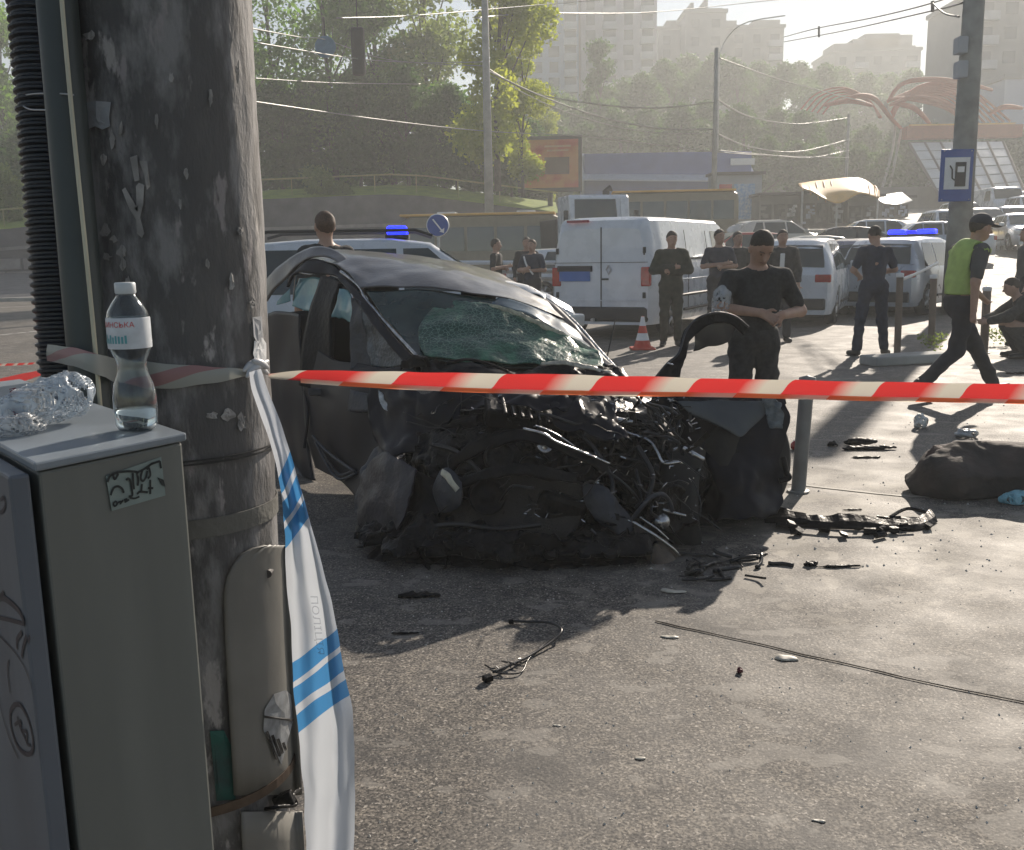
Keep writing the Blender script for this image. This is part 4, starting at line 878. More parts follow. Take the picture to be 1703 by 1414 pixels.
# truck
tk = thing('truck', 'white flat fronted truck cab rising behind the van', 'truck', GD(988, 33)+Vector((0, 0, -.25)), R(12)); tk.scale = (.88, .88, .90)
tw = 2.35
m = MB(); sec = [(-.9, .55), (-.95, 1.5), (-.9, 2.0), (-.7, 3.15), (-.55, 3.25), (1.05, 3.25), (1.1, .55)]
m.prism([(-tw/2, y, z) for y, z in sec], (tw, 0, 0)); m.build('cab', M['white_paint'], tk, bevel=.06)
m = MB(); m.prism([(-tw/2+.16, -.93, 2.02), (tw/2-.5, -.93, 2.02), (tw/2-.55, -.74, 3.08), (-tw/2+.2, -.74, 3.08)], (0, .04, .0)); m.build('windscreen', M['car_glass'], tk)
MB().prism([(tw/2+.005, -.75, 1.95), (tw/2+.005, .3, 1.95), (tw/2+.005, .3, 2.95), (tw/2+.005, -.6, 2.95)], (.02, 0, 0)).build('side_window', M['car_glass'], tk)
MB().box((tw/2-.32, -.92, 2.55), (.14, .05, 1.15), Matrix.Rotation(R(-10), 3, 'X')).build('pillar', M['white_paint'], tk)
MB().box((0, -1.0, .75), (tw, .25, .45)).build('bumper', M['black_plastic'], tk, bevel=.04)
for sx in (-1, 1):
    MB().box((sx*.85, -.98, 1.2), (.36, .08, .2)).build('headlight', M['lamp_glass'], tk, bevel=.02); MB().box((sx*(tw/2+.2), -.95, 2.4), (.16, .12, .55)).build('wing_mirror', M['black_plastic'], tk, bevel=.02)
    MB().tube([(sx*(tw/2-.35), -.1, .5), (sx*(tw/2-.02), -.1, .5)], .5, 20).build('wheel', M['tyre'], tk)
    MB().tube([(sx*(tw/2-.35), 3.6, .5), (sx*(tw/2-.02), 3.6, .5)], .5, 20).build('wheel', M['tyre'], tk)
MB().box((.0, 3.4, 1.7), (tw+.1, 4.4, 1.5)).build('cargo_bed', M['frame_dark'], tk, bevel=.04)
MB().tube([(.9, 1.3, 1), (.9, 1.3, 3.5), (1.1, 1.3, 3.6)], .14, 10).build('exhaust_stack', M['frame_dark'], tk)
# guardrail
gr_ = thing('guardrail', 'double rail road barrier behind the people left of the van', 'barrier', (0, 0, 0))
for y, r_ in ((437, .05), (452, .045), (464, .045)): MB().tube([P(px, y, 21.8) for px in (700, 780, 860, 940)], r_, 6).build('rail', M['white_paint'] if y == 437 else M['steel'], gr_)
for px in (720, 790, 860, 930): a = GD(px, 21.8); MB().box(a+Vector((0, .05, .5)), (.1, .1, 1.3)).build('post', M['frame_dark'], gr_)
# traffic beyond
far = [(1242, 32, 'sedan', 'red_paint', 'red roofed car just above the front man hair', 170), (1340, 30, 'sedan', 'cream_paint', 'cream car behind the white SUV roof', 172), (1395, 34, 'sedan', 'black_paint', 'dark car behind the blue car', 168), (1290, 38, 'hatch', 'cream_paint', 'pale car far behind the man in the open jacket', 10), (1440, 38, 'sedan', 'white_paint', 'white car roof left of the blue flashing lights', 172),
       (1572, 40, 'suv', 'white_paint', 'boxy pale SUV coming down the ramp left of the thick pole', 262), (1645, 58, 'van', 'white_paint', 'white van highest on the ramp right of the pole', 262), (1672, 47, 'sedan', 'silver_paint', 'silver car on the ramp behind the capped officer', 262), (1625, 45, 'hatch', 'cream_paint', 'cream car just right of the thick pole on the ramp', 262), (1700, 54, 'suv', 'white_paint', 'white SUV at the right edge on the ramp', 262), (1690, 40, 'hatch', 'silver_paint', 'nearest silver hatchback at the right edge of the ramp', 258), (1590, 52, 'hatch', 'white_paint', 'white hatchback behind the boxy pale SUV', 262),
       (1530, 36, 'sedan', 'silver_paint', 'low silver car just beyond the police SUV', 175), (1680, 68, 'hatch', 'cream_paint', 'small far cream car at the ramp top', 262), (1725, 68, 'suv', 'silver_paint', 'small far silver car at the ramp top', 262)]
for px, d, k, pm, lb, hd in far:
    c = GD(px, d); dd = 1 if d < 45 else 0; car(lb, (c.x, c.y, c.z), R(hd), k, M[pm], 'car', 'car', 'traffic beyond the cordon', detail=dd)
hl = P(1603, 385, 44); MB().lathe([(0, .05), (.09, .03), (.1, 0)], c=hl, n=16, mat=Matrix.Rotation(R(90), 3, 'X')).build('headlamp', mat('lit_headlamp', (1, .85, .4), .3, emit=(1, .72, .3), es=25, var=0), smooth=True)
tag(bpy.data.objects['headlamp'], 'glowing yellow car headlamp on the ramp left of the officer', 'headlamp')
# ramp bollards row (small pale posts)
pp = None
for i in range(7):
    c = GD(1632+i*11, 40)
    if pp is None: pp = MB().lathe([(.05, 0), (.05, .16), (.085, .18), (.085, .34), (0, .36)], n=12); pp = pp.build('bollard', M['sign_white'], smooth=True); q = pp
    else: q = pp.copy(); C.objects.link(q)
    q.location = c; tag(q, 'small white topped post in the row behind the officer shoulder', 'bollard', 'white topped posts in a row')
# ================================================================ people
def gp(px, d): c = GD(px, d); return (c.x, c.y, c.z)
rz180 = math.pi
crossed = dict(elR=(.27, .02, 1.16), elL=(-.27, .02, 1.16), wrR=(-.02, .24, 1.20), wrL=(.02, .20, 1.15))
person('man in black t-shirt with head bowed, standing beside the wrecked open door', gp(1256, 6.5), rz180+.08, 1.655,
  J=dict(head=(.0, .10, 1.58), neck=(0, .04, 1.44), chest=(0, .02, 1.28), shR=(.19, .02, 1.37), shL=(-.19, .02, 1.37), elL=(-.33, .02, 1.13), wrL=(-.10, .27, 1.12), elR=(.29, .06, 1.17), wrR=(.06, .31, 1.14)),
  shirt=M['black_cloth'], sleeve=.78, trou=M['black_cloth'], hair=M['hair'], skin=M['skin'], res=.012, head=(42, 4), fingers=True, hem=.90, hand_dir=dict(L=(.8, .35, -.35), R=(-.7, .45, -.4)))
g_ = thing('plastic_bag', 'clear crumpled plastic bag held at the black shirted man side', 'bag', P(1198, 505, 6.35)); 
v_, f_ = surfnet(lambda X: np.abs(ell_sdf(X, (0, 0, 0), (.055, .05, .12))+vnoise(X, 30, 3, .018)+vnoise(X, 70, 5, .006))-.004, (-.1, -.1, -.17), (.1, .1, .17), .009)
M['film'] = mat('clear_film', (.75, .78, .8), .25, var=.1, alpha=.35, spec=.8); npmesh('film', v_, f_, M['film'], g_)
person('man in olive dark clothes standing by the van corner, arms folded', gp(1116, 15.0), rz180-.1, 1.80, J=crossed, shirt=M['olive_cloth'], sleeve=1.95, trou=M['olive_cloth'], hair=M['hair'], head=(12, 10), coat=True)
person('man in dark t-shirt standing by the van side, arms folded', gp(1194, 16.2), rz180+.15, 1.84, J=crossed, shirt=M['navy_cloth'], sleeve=.8, trou=M['dark_trousers'], hair=M['hair'], head=(5, 8))
person('man half hidden behind the black shirted man, beside the van nose', gp(1224, 17.2), rz180+.3, 1.82, shirt=M['black_cloth'], sleeve=1.9, trou=M['dark_trousers'], hair=M['hair'])
o = person('man in open dark jacket over a pale shirt behind the front man', gp(1298, 15.4), rz180-.1, 1.80, shirt=M['black_cloth'], sleeve=1.9, trou=M['dark_trousers'], hair=M['hair'], coat=True, shirt_name='jacket')
MB().box((0.02, .165, 1.28), (.07, .03, .26), Matrix.Rotation(R(-8), 3, 'X')).build('pale_shirt_front', M['sign_white'], o, bevel=.01)
person('man in navy polo seen from behind, standing before the police SUV', gp(1452, 13.2), .12, 1.80,
  J=dict(elR=(.30, .03, 1.15), elL=(-.28, .03, 1.15), wrR=(.12, .26, 1.08), wrL=(-.08, .26, 1.06), hpR=(.10, 0, .92), hpL=(-.10, 0, .92), knR=(.15, .02, .5), knL=(-.17, .0, .5), anR=(.19, 0, .09), anL=(-.20, 0, .09), toR=(.30, .1, .03), toL=(-.24, .14, .03), head=(-.0, .05, 1.60)),
  shirt=M['navy_cloth'], sleeve=.75, trou=M['navy_cloth'], hair=M['hair'], head=(22, 0), res=.014)
person('officer in yellow green reflective vest and cap striding to the right', gp(1597, 9.2), -math.pi/2+.12, 1.80,
  J=dict(head=(.0, .16, 1.60), neck=(0, .08, 1.45), chest=(0, .03, 1.29), shR=(.19, .06, 1.40), shL=(-.19, .06, 1.40), elR=(.25, -.02, 1.12), wrR=(.25, -.02, .87), elL=(-.25, .16, 1.14), wrL=(-.22, .34, .97),
         knR=(.09, -.06, .49), anR=(.09, -.42, .15), toR=(.10, -.31, .03), knL=(-.09, .24, .50), anL=(-.10, .46, .12), toL=(-.11, .62, .09), pelvis=(0, 0, .91)),
  shirt=M['grey_cloth'], sleeve=.8, trou=M['dark_trousers'], hair=M['hair'], cap=mat('officer_cap', (.06, .06, .07), .8), vest=M['vest'], head=(10, 0), res=.014, shirt_name='shirt')
person('person cut off by the right picture edge in dark clothes', gp(1702, 14), 1.4, 1.78, shirt=M['grey_cloth'], sleeve=1.9, trou=M['dark_trousers'], hair=M['hair'])
person('man in dark t-shirt and pale jeans by the guardrail', gp(826, 19.5), rz180+1.3, 1.80, J=crossed, shirt=M['black_cloth'], sleeve=.8, trou=M['jeans'], hair=M['hair'], hem=.97)
o = person('man in dark clothes with a white bag strap near the van', gp(886, 18.5), rz180-.5, 1.76, J=crossed, shirt=M['navy_cloth'], sleeve=.8, trou=M['dark_trousers'], hair=M['hair_brown'])
MB().tube(crom([(.1, .15, 1.42), (.02, .19, 1.25), (-.1, .16, 1.08)], 8), .018, 5).build('strap', M['sign_white'], o)
person('person just behind the man with the white strap', gp(877, 20.5), rz180, 1.84, shirt=M['black_cloth'], sleeve=1.9, trou=M['dark_trousers'], hair=M['hair'])
person('brown haired person behind the wreck roof, back turned', gp(547, 8.6), .5, 1.90, shirt=M['black_cloth'], sleeve=.8, trou=M['dark_trousers'], hair=M['hair_brown'], head=(-5, 0), res=.014)
# ================================================================ street bits
M['post_grey'] = mat('post_paint', (.24, .24, .23), .5, var=.15, vs=8, bump=.1); M['post_brown'] = mat('post_brown', (.17, .13, .10), .6, var=.15)
def bollard(label, px, d, ytop, r_, mt, lean=0):
    p = GD(px, d); t = P(px+lean, ytop, d); o = thing('bollard', label, 'bollard', (p.x, d, p.z), 0, 'bollards along the pavement'); h = t.z-p.z
    MB().tube([(0, 0, -.02), (t.x-p.x, 0, h)], r_, 18).build('post', mt, o, smooth=True).data.set_sharp_from_angle(angle=R(40))
    MB().lathe([(r_, h-.05), (r_+.006, h-.04), (r_+.006, h), (0, h+.014)], c=(t.x-p.x, 0, 0), n=18).build('cap', M['sign_white'] if d > 8 else mt, o, smooth=True)
    MB().lathe([(r_+.025, 0), (r_+.025, .012), (r_, .014)], n=18).build('base_flange', mt, o); return o
bollard('grey steel post nearest the wreck, tape running across it', 1339, 5.72, 628, .043, M['post_grey'], 4)
bollard('brown post with white tape tied, left of the officer', 1497, 12.9, 455, .045, M['post_brown'])
bollard('brown post right behind the officer legs', 1642, 13.2, 478, .055, M['post_brown'])
bollard('brown post just left of the officer vest', 1553, 14.6, 458, .05, M['post_brown'])
w_ = patch('barrier_tape', [[(1500, 462, 12.9), (1530, 450, 13.5), (1560, 434, 14.2)], [(1500, 468, 12.9), (1530, 455, 13.5), (1562, 439, 14.2)]], M['sign_white'], None, 8, 2, thick=.002); tag(w_, 'white tape strung between the far brown posts', 'tape')
cn = thing('traffic_cone', 'small red and white traffic cone behind the van', 'cone', gp(1069, 14.6))
cp_ = [(.14, .03), (.105, .14), (.075, .25), (.05, .36), (.025, .5), (.0, .505)]
mm = [mat('cone_red', (.55, .06, .03), .5), M['sign_white']]
for i in range(len(cp_)-1): MB().lathe([cp_[i], cp_[i+1]], n=18).build('cone_band', mm[i % 2], cn, smooth=True)
MB().box((0, 0, .015), (.36, .36, .03)).build('base', mm[0], cn, bevel=.01)
sp_ = GD(1500, 12.2); ka = thing('kerb_stone', 'raised slab edge behind the navy clad man', 'slab', (sp_.x, sp_.y, 0), .3); MB().box((.1, 0, .06), (1.15, .35, .12)).build('slab', M['concrete'], ka, bevel=.02)
for px, d, lb in ((1556, 13.4, 'small dusty shrub between the posts'), (1665, 14.2, 'small dry shrub right of the officer')):
    c = GD(px, d); V_, F_ = leaf_cloud(200, [(0, 0, .14, .13), (.1, 0, .22, .10), (-.09, .05, .2, .10)], .025, 5); o = thing('shrub', lb, 'shrub', (c.x, c.y, 0)); npmesh('foliage', V_, F_, M['leaf_p'], o, smooth=False)
person('person in dark clothes crouching at the right picture edge', gp(1716, 12.6), 1.35, 1.76, J=dict(pelvis=(0, -.12, .34), waist=(0, -.06, .48), chest=(0, .06, .66), neck=(0, .16, .80), head=(0, .26, .93), shR=(.18, .12, .74), shL=(-.18, .12, .74), elR=(.24, .34, .55), elL=(-.24, .34, .55), wrR=(.1, .52, .50), wrL=(-.1, .52, .50),
  hpR=(.09, -.1, .32), hpL=(-.09, -.1, .32), knR=(.15, .32, .50), knL=(-.15, .30, .48), anR=(.14, .10, .09), anL=(-.14, .08, .09), toR=(.17, .26, .03), toL=(-.17, .24, .03)), shirt=M['black_cloth'], sleeve=1.9, trou=M['black_cloth'], hair=M['hair'], hem=.30, head=(20, 0), coat=True, shirt_name='jacket')
# ================================================================ the wrecked car
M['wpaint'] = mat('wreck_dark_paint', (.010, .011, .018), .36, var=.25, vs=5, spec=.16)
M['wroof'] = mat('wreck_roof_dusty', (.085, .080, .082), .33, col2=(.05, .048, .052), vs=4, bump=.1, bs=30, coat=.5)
M['wblack'] = mat('wreck_black_plastic', (.008, .008, .010), .4, var=.4, vs=10, bump=.3, bs=30, spec=.12)
M['wmetal'] = mat('wreck_oily_metal', (.013, .013, .014), .32, metal=.12, col2=(.004, .004, .005), vs=14, bump=.4, bs=45, lo=.45, hi=.6, spec=.2)
M['wbright'] = mat('wreck_bare_metal', (.5, .5, .5), .22, metal=.95, var=.25, vs=20, bump=.2, bs=60)
M['wcable'] = mat('wreck_cable', (.015, .015, .016), .32, var=.3)
M['wgrey'] = mat('wreck_grey_plastic', (.036, .040, .050), .5, var=.3, vs=12, bump=.3)
M['wteal'] = mat('side_glass_teal', (.16, .36, .38), .12, col2=(.10, .24, .30), vs=7, spec=.9)
M['wscreen'] = mat('laminated_windscreen', (.010, .026, .024), .12, col2=(.024, .050, .046), vs=6, spec=.6, bump=.12, bs=14)
M['wgreen'] = mat('cracked_green_glass', (.055, .19, .11), .34, col2=(.02, .08, .05), vs=12, spec=.5, bump=.3, bs=50, lo=.4, hi=.6)
_n, _L, _b = nodes(M['wgreen'])
_t = _n.new('ShaderNodeTexVoronoi'); _t.feature = 'DISTANCE_TO_EDGE'; _t.inputs['Scale'].default_value = 38; _g = _n.new('ShaderNodeTexCoord'); _L.new(_g.outputs['Object'], _t.inputs['Vector'])
_r = _n.new('ShaderNodeValToRGB'); _r.color_ramp.elements[0].position = .0; _r.color_ramp.elements[1].position = .09; _r.color_ramp.elements[0].color = (.15, .26, .20, 1); _r.color_ramp.elements[1].color = (.018, .065, .048, 1); _L.new(_t.outputs['Distance'], _r.inputs[0])
_m = _n.new('ShaderNodeMix'); _m.data_type = 'RGBA'; _q = _n.new('ShaderNodeTexNoise'); _q.inputs['Scale'].default_value = 3.2; _L.new(_g.outputs['Object'], _q.inputs['Vector'])
_k = _n.new('ShaderNodeValToRGB'); _k.color_ramp.elements[0].position = .42; _k.color_ramp.elements[1].position = .6; _L.new(_q.outputs[0], _k.inputs[0]); _L.new(_k.outputs[0], _m.inputs[0])
_c = _b.inputs['Base Color'].links[0].from_socket; _L.new(_r.outputs[0], _m.inputs[6]); _L.new(_c, _m.inputs[7]); _L.new(_m.outputs[2], _b.inputs['Base Color'])
M['wfrost'] = mat('shattered_side_glass', (.10, .13, .155), .3, col2=(.035, .045, .055), vs=9, spec=.7, bump=.5, bs=50)
M['wbrown'] = mat('rusty_inner_panel', (.13, .10, .07), .5, metal=.3, col2=(.05, .04, .035), vs=12, bump=.3)
M['wseat'] = mat('interior_dark', (.012, .012, .014), .8, var=.2)
wk = thing('wrecked_car', 'dark wrecked car with its front end torn open and crushed', 'wrecked car', (G(850, 900).x, G(850, 900).y, 0))
# roof skin
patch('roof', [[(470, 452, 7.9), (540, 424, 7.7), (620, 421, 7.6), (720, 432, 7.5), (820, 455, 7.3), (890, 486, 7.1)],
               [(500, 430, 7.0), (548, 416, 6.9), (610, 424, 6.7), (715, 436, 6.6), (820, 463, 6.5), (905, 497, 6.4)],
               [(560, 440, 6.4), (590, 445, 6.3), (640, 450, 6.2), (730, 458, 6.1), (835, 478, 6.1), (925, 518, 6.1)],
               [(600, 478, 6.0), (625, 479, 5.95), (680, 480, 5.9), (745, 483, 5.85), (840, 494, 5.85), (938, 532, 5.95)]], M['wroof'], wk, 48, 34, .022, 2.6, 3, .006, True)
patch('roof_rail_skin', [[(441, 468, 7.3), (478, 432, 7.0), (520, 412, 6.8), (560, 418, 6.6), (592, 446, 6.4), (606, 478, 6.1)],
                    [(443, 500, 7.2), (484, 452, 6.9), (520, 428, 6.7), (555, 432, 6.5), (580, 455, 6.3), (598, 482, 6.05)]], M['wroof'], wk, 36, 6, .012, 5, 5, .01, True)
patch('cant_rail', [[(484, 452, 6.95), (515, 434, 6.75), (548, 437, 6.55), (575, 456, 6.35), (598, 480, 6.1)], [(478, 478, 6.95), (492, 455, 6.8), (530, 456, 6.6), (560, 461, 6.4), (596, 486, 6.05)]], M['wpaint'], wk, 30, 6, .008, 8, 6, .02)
tubep('window_trim', [(488, 500, 6.9), (491, 470, 6.85), (494, 454, 6.8), (515, 456, 6.68), (540, 454, 6.6), (565, 464, 6.4), (585, 474, 6.2)], .007, M['wbright'], wk)
tubep('drip_rail', [(567, 452, 6.3), (583, 464, 6.2), (600, 480, 6.05), (607, 497, 5.95), (622, 514, 5.85), (650, 546, 5.65), (672, 570, 5.5), (693, 592, 5.35)], .012, M['wbright'], wk)
patch('windscreen_pillar', [[(572, 462, 6.25), (602, 490, 6.0), (640, 542, 5.68), (690, 596, 5.36)], [(563, 462, 6.3), (592, 498, 6.02), (624, 545, 5.72), (676, 604, 5.4)]], M['wpaint'], wk, 24, 5, .006, 9, 2, .03)
tubep('roof_edge_seam', [(563, 425, 6.62), (590, 444, 6.4), (603, 468, 6.2), (598, 480, 6.07)], .014, M['wblack'], wk)
# windscreen
patch('windscreen', [[(608, 484, 5.97), (680, 484, 5.9), (750, 488, 5.87), (845, 500, 5.87), (935, 536, 5.97)],
                     [(640, 530, 5.72), (710, 530, 5.68), (790, 535, 5.65), (880, 552, 5.68), (962, 568, 5.75)],
                     [(672, 568, 5.5), (745, 572, 5.46), (835, 578, 5.45), (915, 588, 5.48), (990, 594, 5.5)],
                     [(697, 598, 5.34), (770, 606, 5.28), (850, 612, 5.27), (940, 613, 5.3), (1012, 612, 5.34)]], M['wscreen'], wk, 40, 30, .018, 3, 9, .006)
patch('cracked_glass', [[(x_, y_, d_-.035) for x_, y_, d_ in r_] for r_ in [[(735, 498, 5.85), (820, 508, 5.77), (905, 542, 5.66), (960, 568, 5.64), (996, 588, 5.5)], [(706, 528, 5.68), (800, 536, 5.62), (895, 562, 5.56), (950, 584, 5.5), (1000, 600, 5.42)],
                        [(694, 565, 5.50), (790, 566, 5.46), (880, 578, 5.42), (945, 592, 5.4), (1002, 606, 5.37)], [(708, 594, 5.34), (790, 600, 5.29), (870, 606, 5.28), (948, 609, 5.29), (1006, 611, 5.32)]]], M['wgreen'], wk, 44, 34, .016, 8, 12, .005, True)
patch('glass_flap', [[(830, 494, 5.86), (880, 508, 5.84), (930, 532, 5.88), (965, 556, 5.85)], [(812, 504, 5.79), (868, 522, 5.72), (925, 550, 5.66), (985, 584, 5.56)]], mat('dusty_blue_glass', (.10, .15, .18), .2, col2=(.05, .08, .10), vs=8, spec=.8), wk, 24, 8, .01, 8, 2, .006, True)
patch('glass_fold', [[(798, 500, 5.77), (850, 514, 5.68), (905, 537, 5.62), (960, 565, 5.6), (992, 583, 5.48)], [(802, 506, 5.76), (850, 521, 5.67), (903, 545, 5.61), (957, 573, 5.59), (990, 590, 5.47)]], mat('crumpled_glass_edge', (.48, .47, .36), .35, var=.3, vs=30, bump=.6, bs=90), wk, 40, 3, .012, 16, 4, .006, True)
patch('right_pillar', [[(888, 484, 6.5), (925, 512, 6.25), (962, 548, 5.95), (992, 582, 5.6), (1020, 611, 5.32)], [(882, 492, 6.4), (918, 522, 6.15), (954, 560, 5.85), (984, 592, 5.52), (1008, 613, 5.28)]], M['wpaint'], wk, 30, 4, .008, 8, 8, .025)
tubep('pillar_trim', [(880, 478, 6.55), (925, 508, 6.28), (965, 545, 5.98), (995, 580, 5.62), (1026, 614, 5.3)], .009, M['wbright'], wk)
patch('right_roof_flange', [[(830, 470, 6.7), (868, 470, 6.6), (900, 486, 6.5)], [(850, 484, 6.5), (885, 490, 6.4), (910, 502, 6.3)]], M['sign_white'], wk, 10, 6, .02, 8, 3, .004)
tubep('aerial', [(1005, 612, 5.9), (1014, 575, 5.95), (1024, 528, 6.0)], [.006, .004, .003], M['wcable'], wk)
# side glass, pillars
patch('rear_side_glass', [[(497, 464, 6.9), (520, 461, 6.75), (545, 464, 6.6)], [(490, 485, 6.9), (514, 492, 6.78), (535, 498, 6.62)], [(486, 509, 6.9), (505, 516, 6.8), (522, 519, 6.65)]], M['wteal'], wk, 12, 12, .006, 12, 2, .005, True)
patch('quarter_glass', [[(461, 502, 7.1), (472, 490, 7.05), (482, 480, 7.0)], [(460, 507, 7.1), (472, 505, 7.05), (483, 501, 7.0)]], M['wteal'], wk, 8, 6, .004, 12, 2, .005)
patch('centre_pillar', [[(536, 462, 6.55), (556, 463, 6.42), (566, 472, 6.3)], [(520, 510, 6.5), (540, 512, 6.38), (555, 515, 6.26)], [(505, 570, 6.45), (530, 580, 6.33), (552, 590, 6.2)], [(500, 640, 6.4), (528, 650, 6.28), (555, 660, 6.15)]], M['wblack'], wk, 8, 20, .008, 6, 8, .03)
tubep('pillar_seal', [(524, 512, 6.5), (516, 545, 6.48), (508, 590, 6.45), (503, 618, 6.42)], .008, M['wgrey'], wk)
patch('glass_shard', [[(566, 480, 6.2), (578, 484, 6.15), (588, 500, 6.05)], [(560, 500, 6.2), (576, 512, 6.12), (590, 525, 6.0)], [(552, 528, 6.25), (572, 532, 6.15), (584, 536, 6.05)]], M['wteal'], wk, 10, 10, .012, 14, 5, .005, True)
patch('curtain', [[(584, 492, 6.0), (592, 496, 5.98), (600, 505, 5.92)], [(584, 560, 5.95), (596, 560, 5.9), (612, 565, 5.85)], [(582, 614, 5.9), (598, 614, 5.86), (618, 614, 5.8)]], M['wgrey'], wk, 18, 22, .02, 9, 8, .006)
patch('shattered_glass', [[(602, 508, 5.92), (616, 522, 5.85), (632, 545, 5.73)], [(606, 555, 5.88), (632, 562, 5.75), (655, 578, 5.6)], [(614, 612, 5.82), (645, 612, 5.65), (676, 606, 5.44)]], M['wfrost'], wk, 20, 20, .014, 9, 21, .006, True)
# interior shell behind the openings
patch('interior', [[(452, 520, 7.4), (520, 520, 7.2), (600, 520, 6.9), (760, 520, 7.0), (930, 560, 6.9)], [(450, 640, 7.4), (540, 640, 7.2), (650, 640, 6.9), (800, 640, 6.8), (1000, 640, 6.5)]], M['wseat'], wk, 10, 10, .05, 3, 1, .03)
patch('dashboard', [[(690, 600, 5.5), (780, 606, 5.45), (900, 606, 5.45), (1010, 606, 5.5)], [(700, 640, 5.6), (780, 640, 5.55), (900, 640, 5.55), (1020, 640, 5.6)]], M['wblack'], wk, 20, 8, .04, 6, 2, .02)
s1 = npmesh('seat', *surfnet(lambda X: smin(ell_sdf(X, (0, 0, .35), (.24, .09, .36)), ell_sdf(X, (0, .02, .78), (.13, .07, .11)), .04), (-.35, -.2, -.1), (.35, .2, 1.), .03), M['wseat'], wk)
s1.location = P(800, 640, 6.5)-Vector(wk.location)+Vector((0, 0, -.15))
s2 = s1.copy(); C.objects.link(s2); s2.location = P(640, 640, 6.7)-Vector(wk.location)+Vector((0, 0, -.1))
# doors (side at the left of the picture) and sill
patch('rear_door', [[(446, 520, 7.25), (470, 518, 7.0), (500, 522, 6.6)], [(446, 620, 7.25), (475, 625, 6.9), (505, 630, 6.5)], [(455, 700, 7.1), (480, 710, 6.8), (512, 720, 6.4)], [(468, 765, 6.9), (492, 785, 6.6), (525, 800, 6.2)]], M['wpaint'], wk, 24, 34, .02, 3, 3, .02)
patch('front_door', [[(510, 560, 6.5), (560, 600, 6.1), (620, 612, 5.75), (690, 606, 5.4)], [(508, 640, 6.45), (560, 650, 6.0), (620, 655, 5.65), (690, 660, 5.35)], [(512, 710, 6.4), (560, 720, 5.9), (615, 740, 5.55), (650, 745, 5.35)], [(525, 780, 6.2), (565, 800, 5.85), (600, 830, 5.5), (625, 850, 5.2)]], M['wpaint'], wk, 36, 40, .03, 2.6, 7, .02)
patch('sill', [[(470, 745, 6.85), (500, 780, 6.5), (550, 825, 6.05), (600, 868, 5.55), (618, 885, 5.3)], [(478, 778, 6.8), (505, 812, 6.45), (548, 850, 5.98), (590, 884, 5.5), (612, 900, 5.25)]], M['wgrey'], wk, 24, 5, .03, 6, 2, .04, True)
for i, pts in enumerate([[(530, 740, 6.15), (548, 770, 5.95), (566, 790, 5.8), (590, 782, 5.65)], [(525, 735, 6.1), (545, 775, 5.9), (565, 797, 5.75), (594, 786, 5.6)], [(520, 725, 6.1), (545, 752, 5.95), (590, 785, 5.6)], [(507, 650, 6.4), (512, 690, 6.3), (506, 745, 6.3)]]): tubep('door_trim', pts, .010, M['wgrey'] if i != 3 else M['wpaint'], wk)
patch('door_pocket', [[(585, 650, 5.65), (625, 655, 5.5)], [(580, 685, 5.62), (622, 688, 5.45)]], M['wgrey'], wk, 6, 6, .01, 8, 2, .03)
MB().box(P(524, 652, 6.2), (.09, .03, .05)).build('door_handle', M['wgrey'], wk, world=True, bevel=.01)
# torn wing hanging down at left of the front
patch('front_wing', [[(602, 785, 5.1), (635, 755, 4.9), (665, 765, 4.75), (694, 785, 4.65)], [(596, 830, 5.05), (628, 830, 4.8), (662, 840, 4.65), (682, 838, 4.6)], [(600, 870, 4.95), (622, 882, 4.78), (650, 888, 4.65), (664, 884, 4.6)]], mat('torn_purple_panel', (.016, .015, .024), .45, var=.3, vs=8, bump=.3, coat=.1), wk, 26, 20, .02, 8, 15, .012, True)
patch('wing_fold', [[(618, 745, 5.25), (640, 740, 5.15), (650, 770, 5.1)], [(600, 800, 5.2), (620, 800, 5.05), (640, 820, 5.0)], [(588, 850, 5.2), (604, 858, 5.05), (618, 866, 5.0)]], M['wgrey'], wk, 16, 20, .03, 9, 6, .01, True)
patch('mud_flap', [[(598, 870, 5.0), (610, 880, 4.9), (616, 905, 4.85)], [(586, 925, 4.8), (600, 930, 4.75), (612, 930, 4.7)], [(568, 955, 4.6), (590, 966, 4.52), (612, 968, 4.5)]], M['wblack'], wk, 12, 16, .03, 9, 9, .012, True)
# engine bay mass
o0 = Vector(wk.location)
A_ = lambda px, py, d: np.array(P(px, py, d)-o0)
EB = [(A_(740, 780, 5.15), (.26, .42, .30)), (A_(820, 780, 5.0), (.34, .40, .36)), (A_(940, 800, 5.0), (.36, .40, .34)), (A_(1050, 800, 5.1), (.28, .36, .34)), (A_(760, 900, 4.75), (.46, .26, .22)), (A_(940, 905, 4.75), (.46, .26, .22)), (A_(680, 905, 4.9), (.24, .24, .20)), (A_(860, 690, 5.2), (.5, .30, .18)), (A_(1000, 690, 5.3), (.38, .3, .14)), (A_(860, 840, 6.0), (.85, 1.0, .33)), (A_(690, 945, 4.50), (.36, .18, .15)), (A_(860, 940, 4.44), (.38, .18, .17)), (A_(1010, 930, 4.50), (.28, .18, .17)), (A_(615, 940, 4.62), (.18, .17, .18)), (A_(1120, 800, 5.2), (.2, .3, .3)), (A_(720, 800, 6.9), (.7, 1.2, .40))]
def engf(X):
    d = None
    for c, r_ in EB:
        e = ell_sdf(X, c, r_); d = e if d is None else smin(d, e, .09)
    d = d+vnoise(X, 8, 1, .05)+np.abs(vnoise(X, 21, 2, .055))+vnoise(X, 47, 3, .008)
    return np.maximum(d, .05-X[..., 2])
v_, f_ = surfnet(engf, (-1.9, -.9, .02), (1.5, 3.6, 1.15), .022); npmesh('crushed_engine_bay', v_, f_, M['wmetal'], wk, smooth=False)
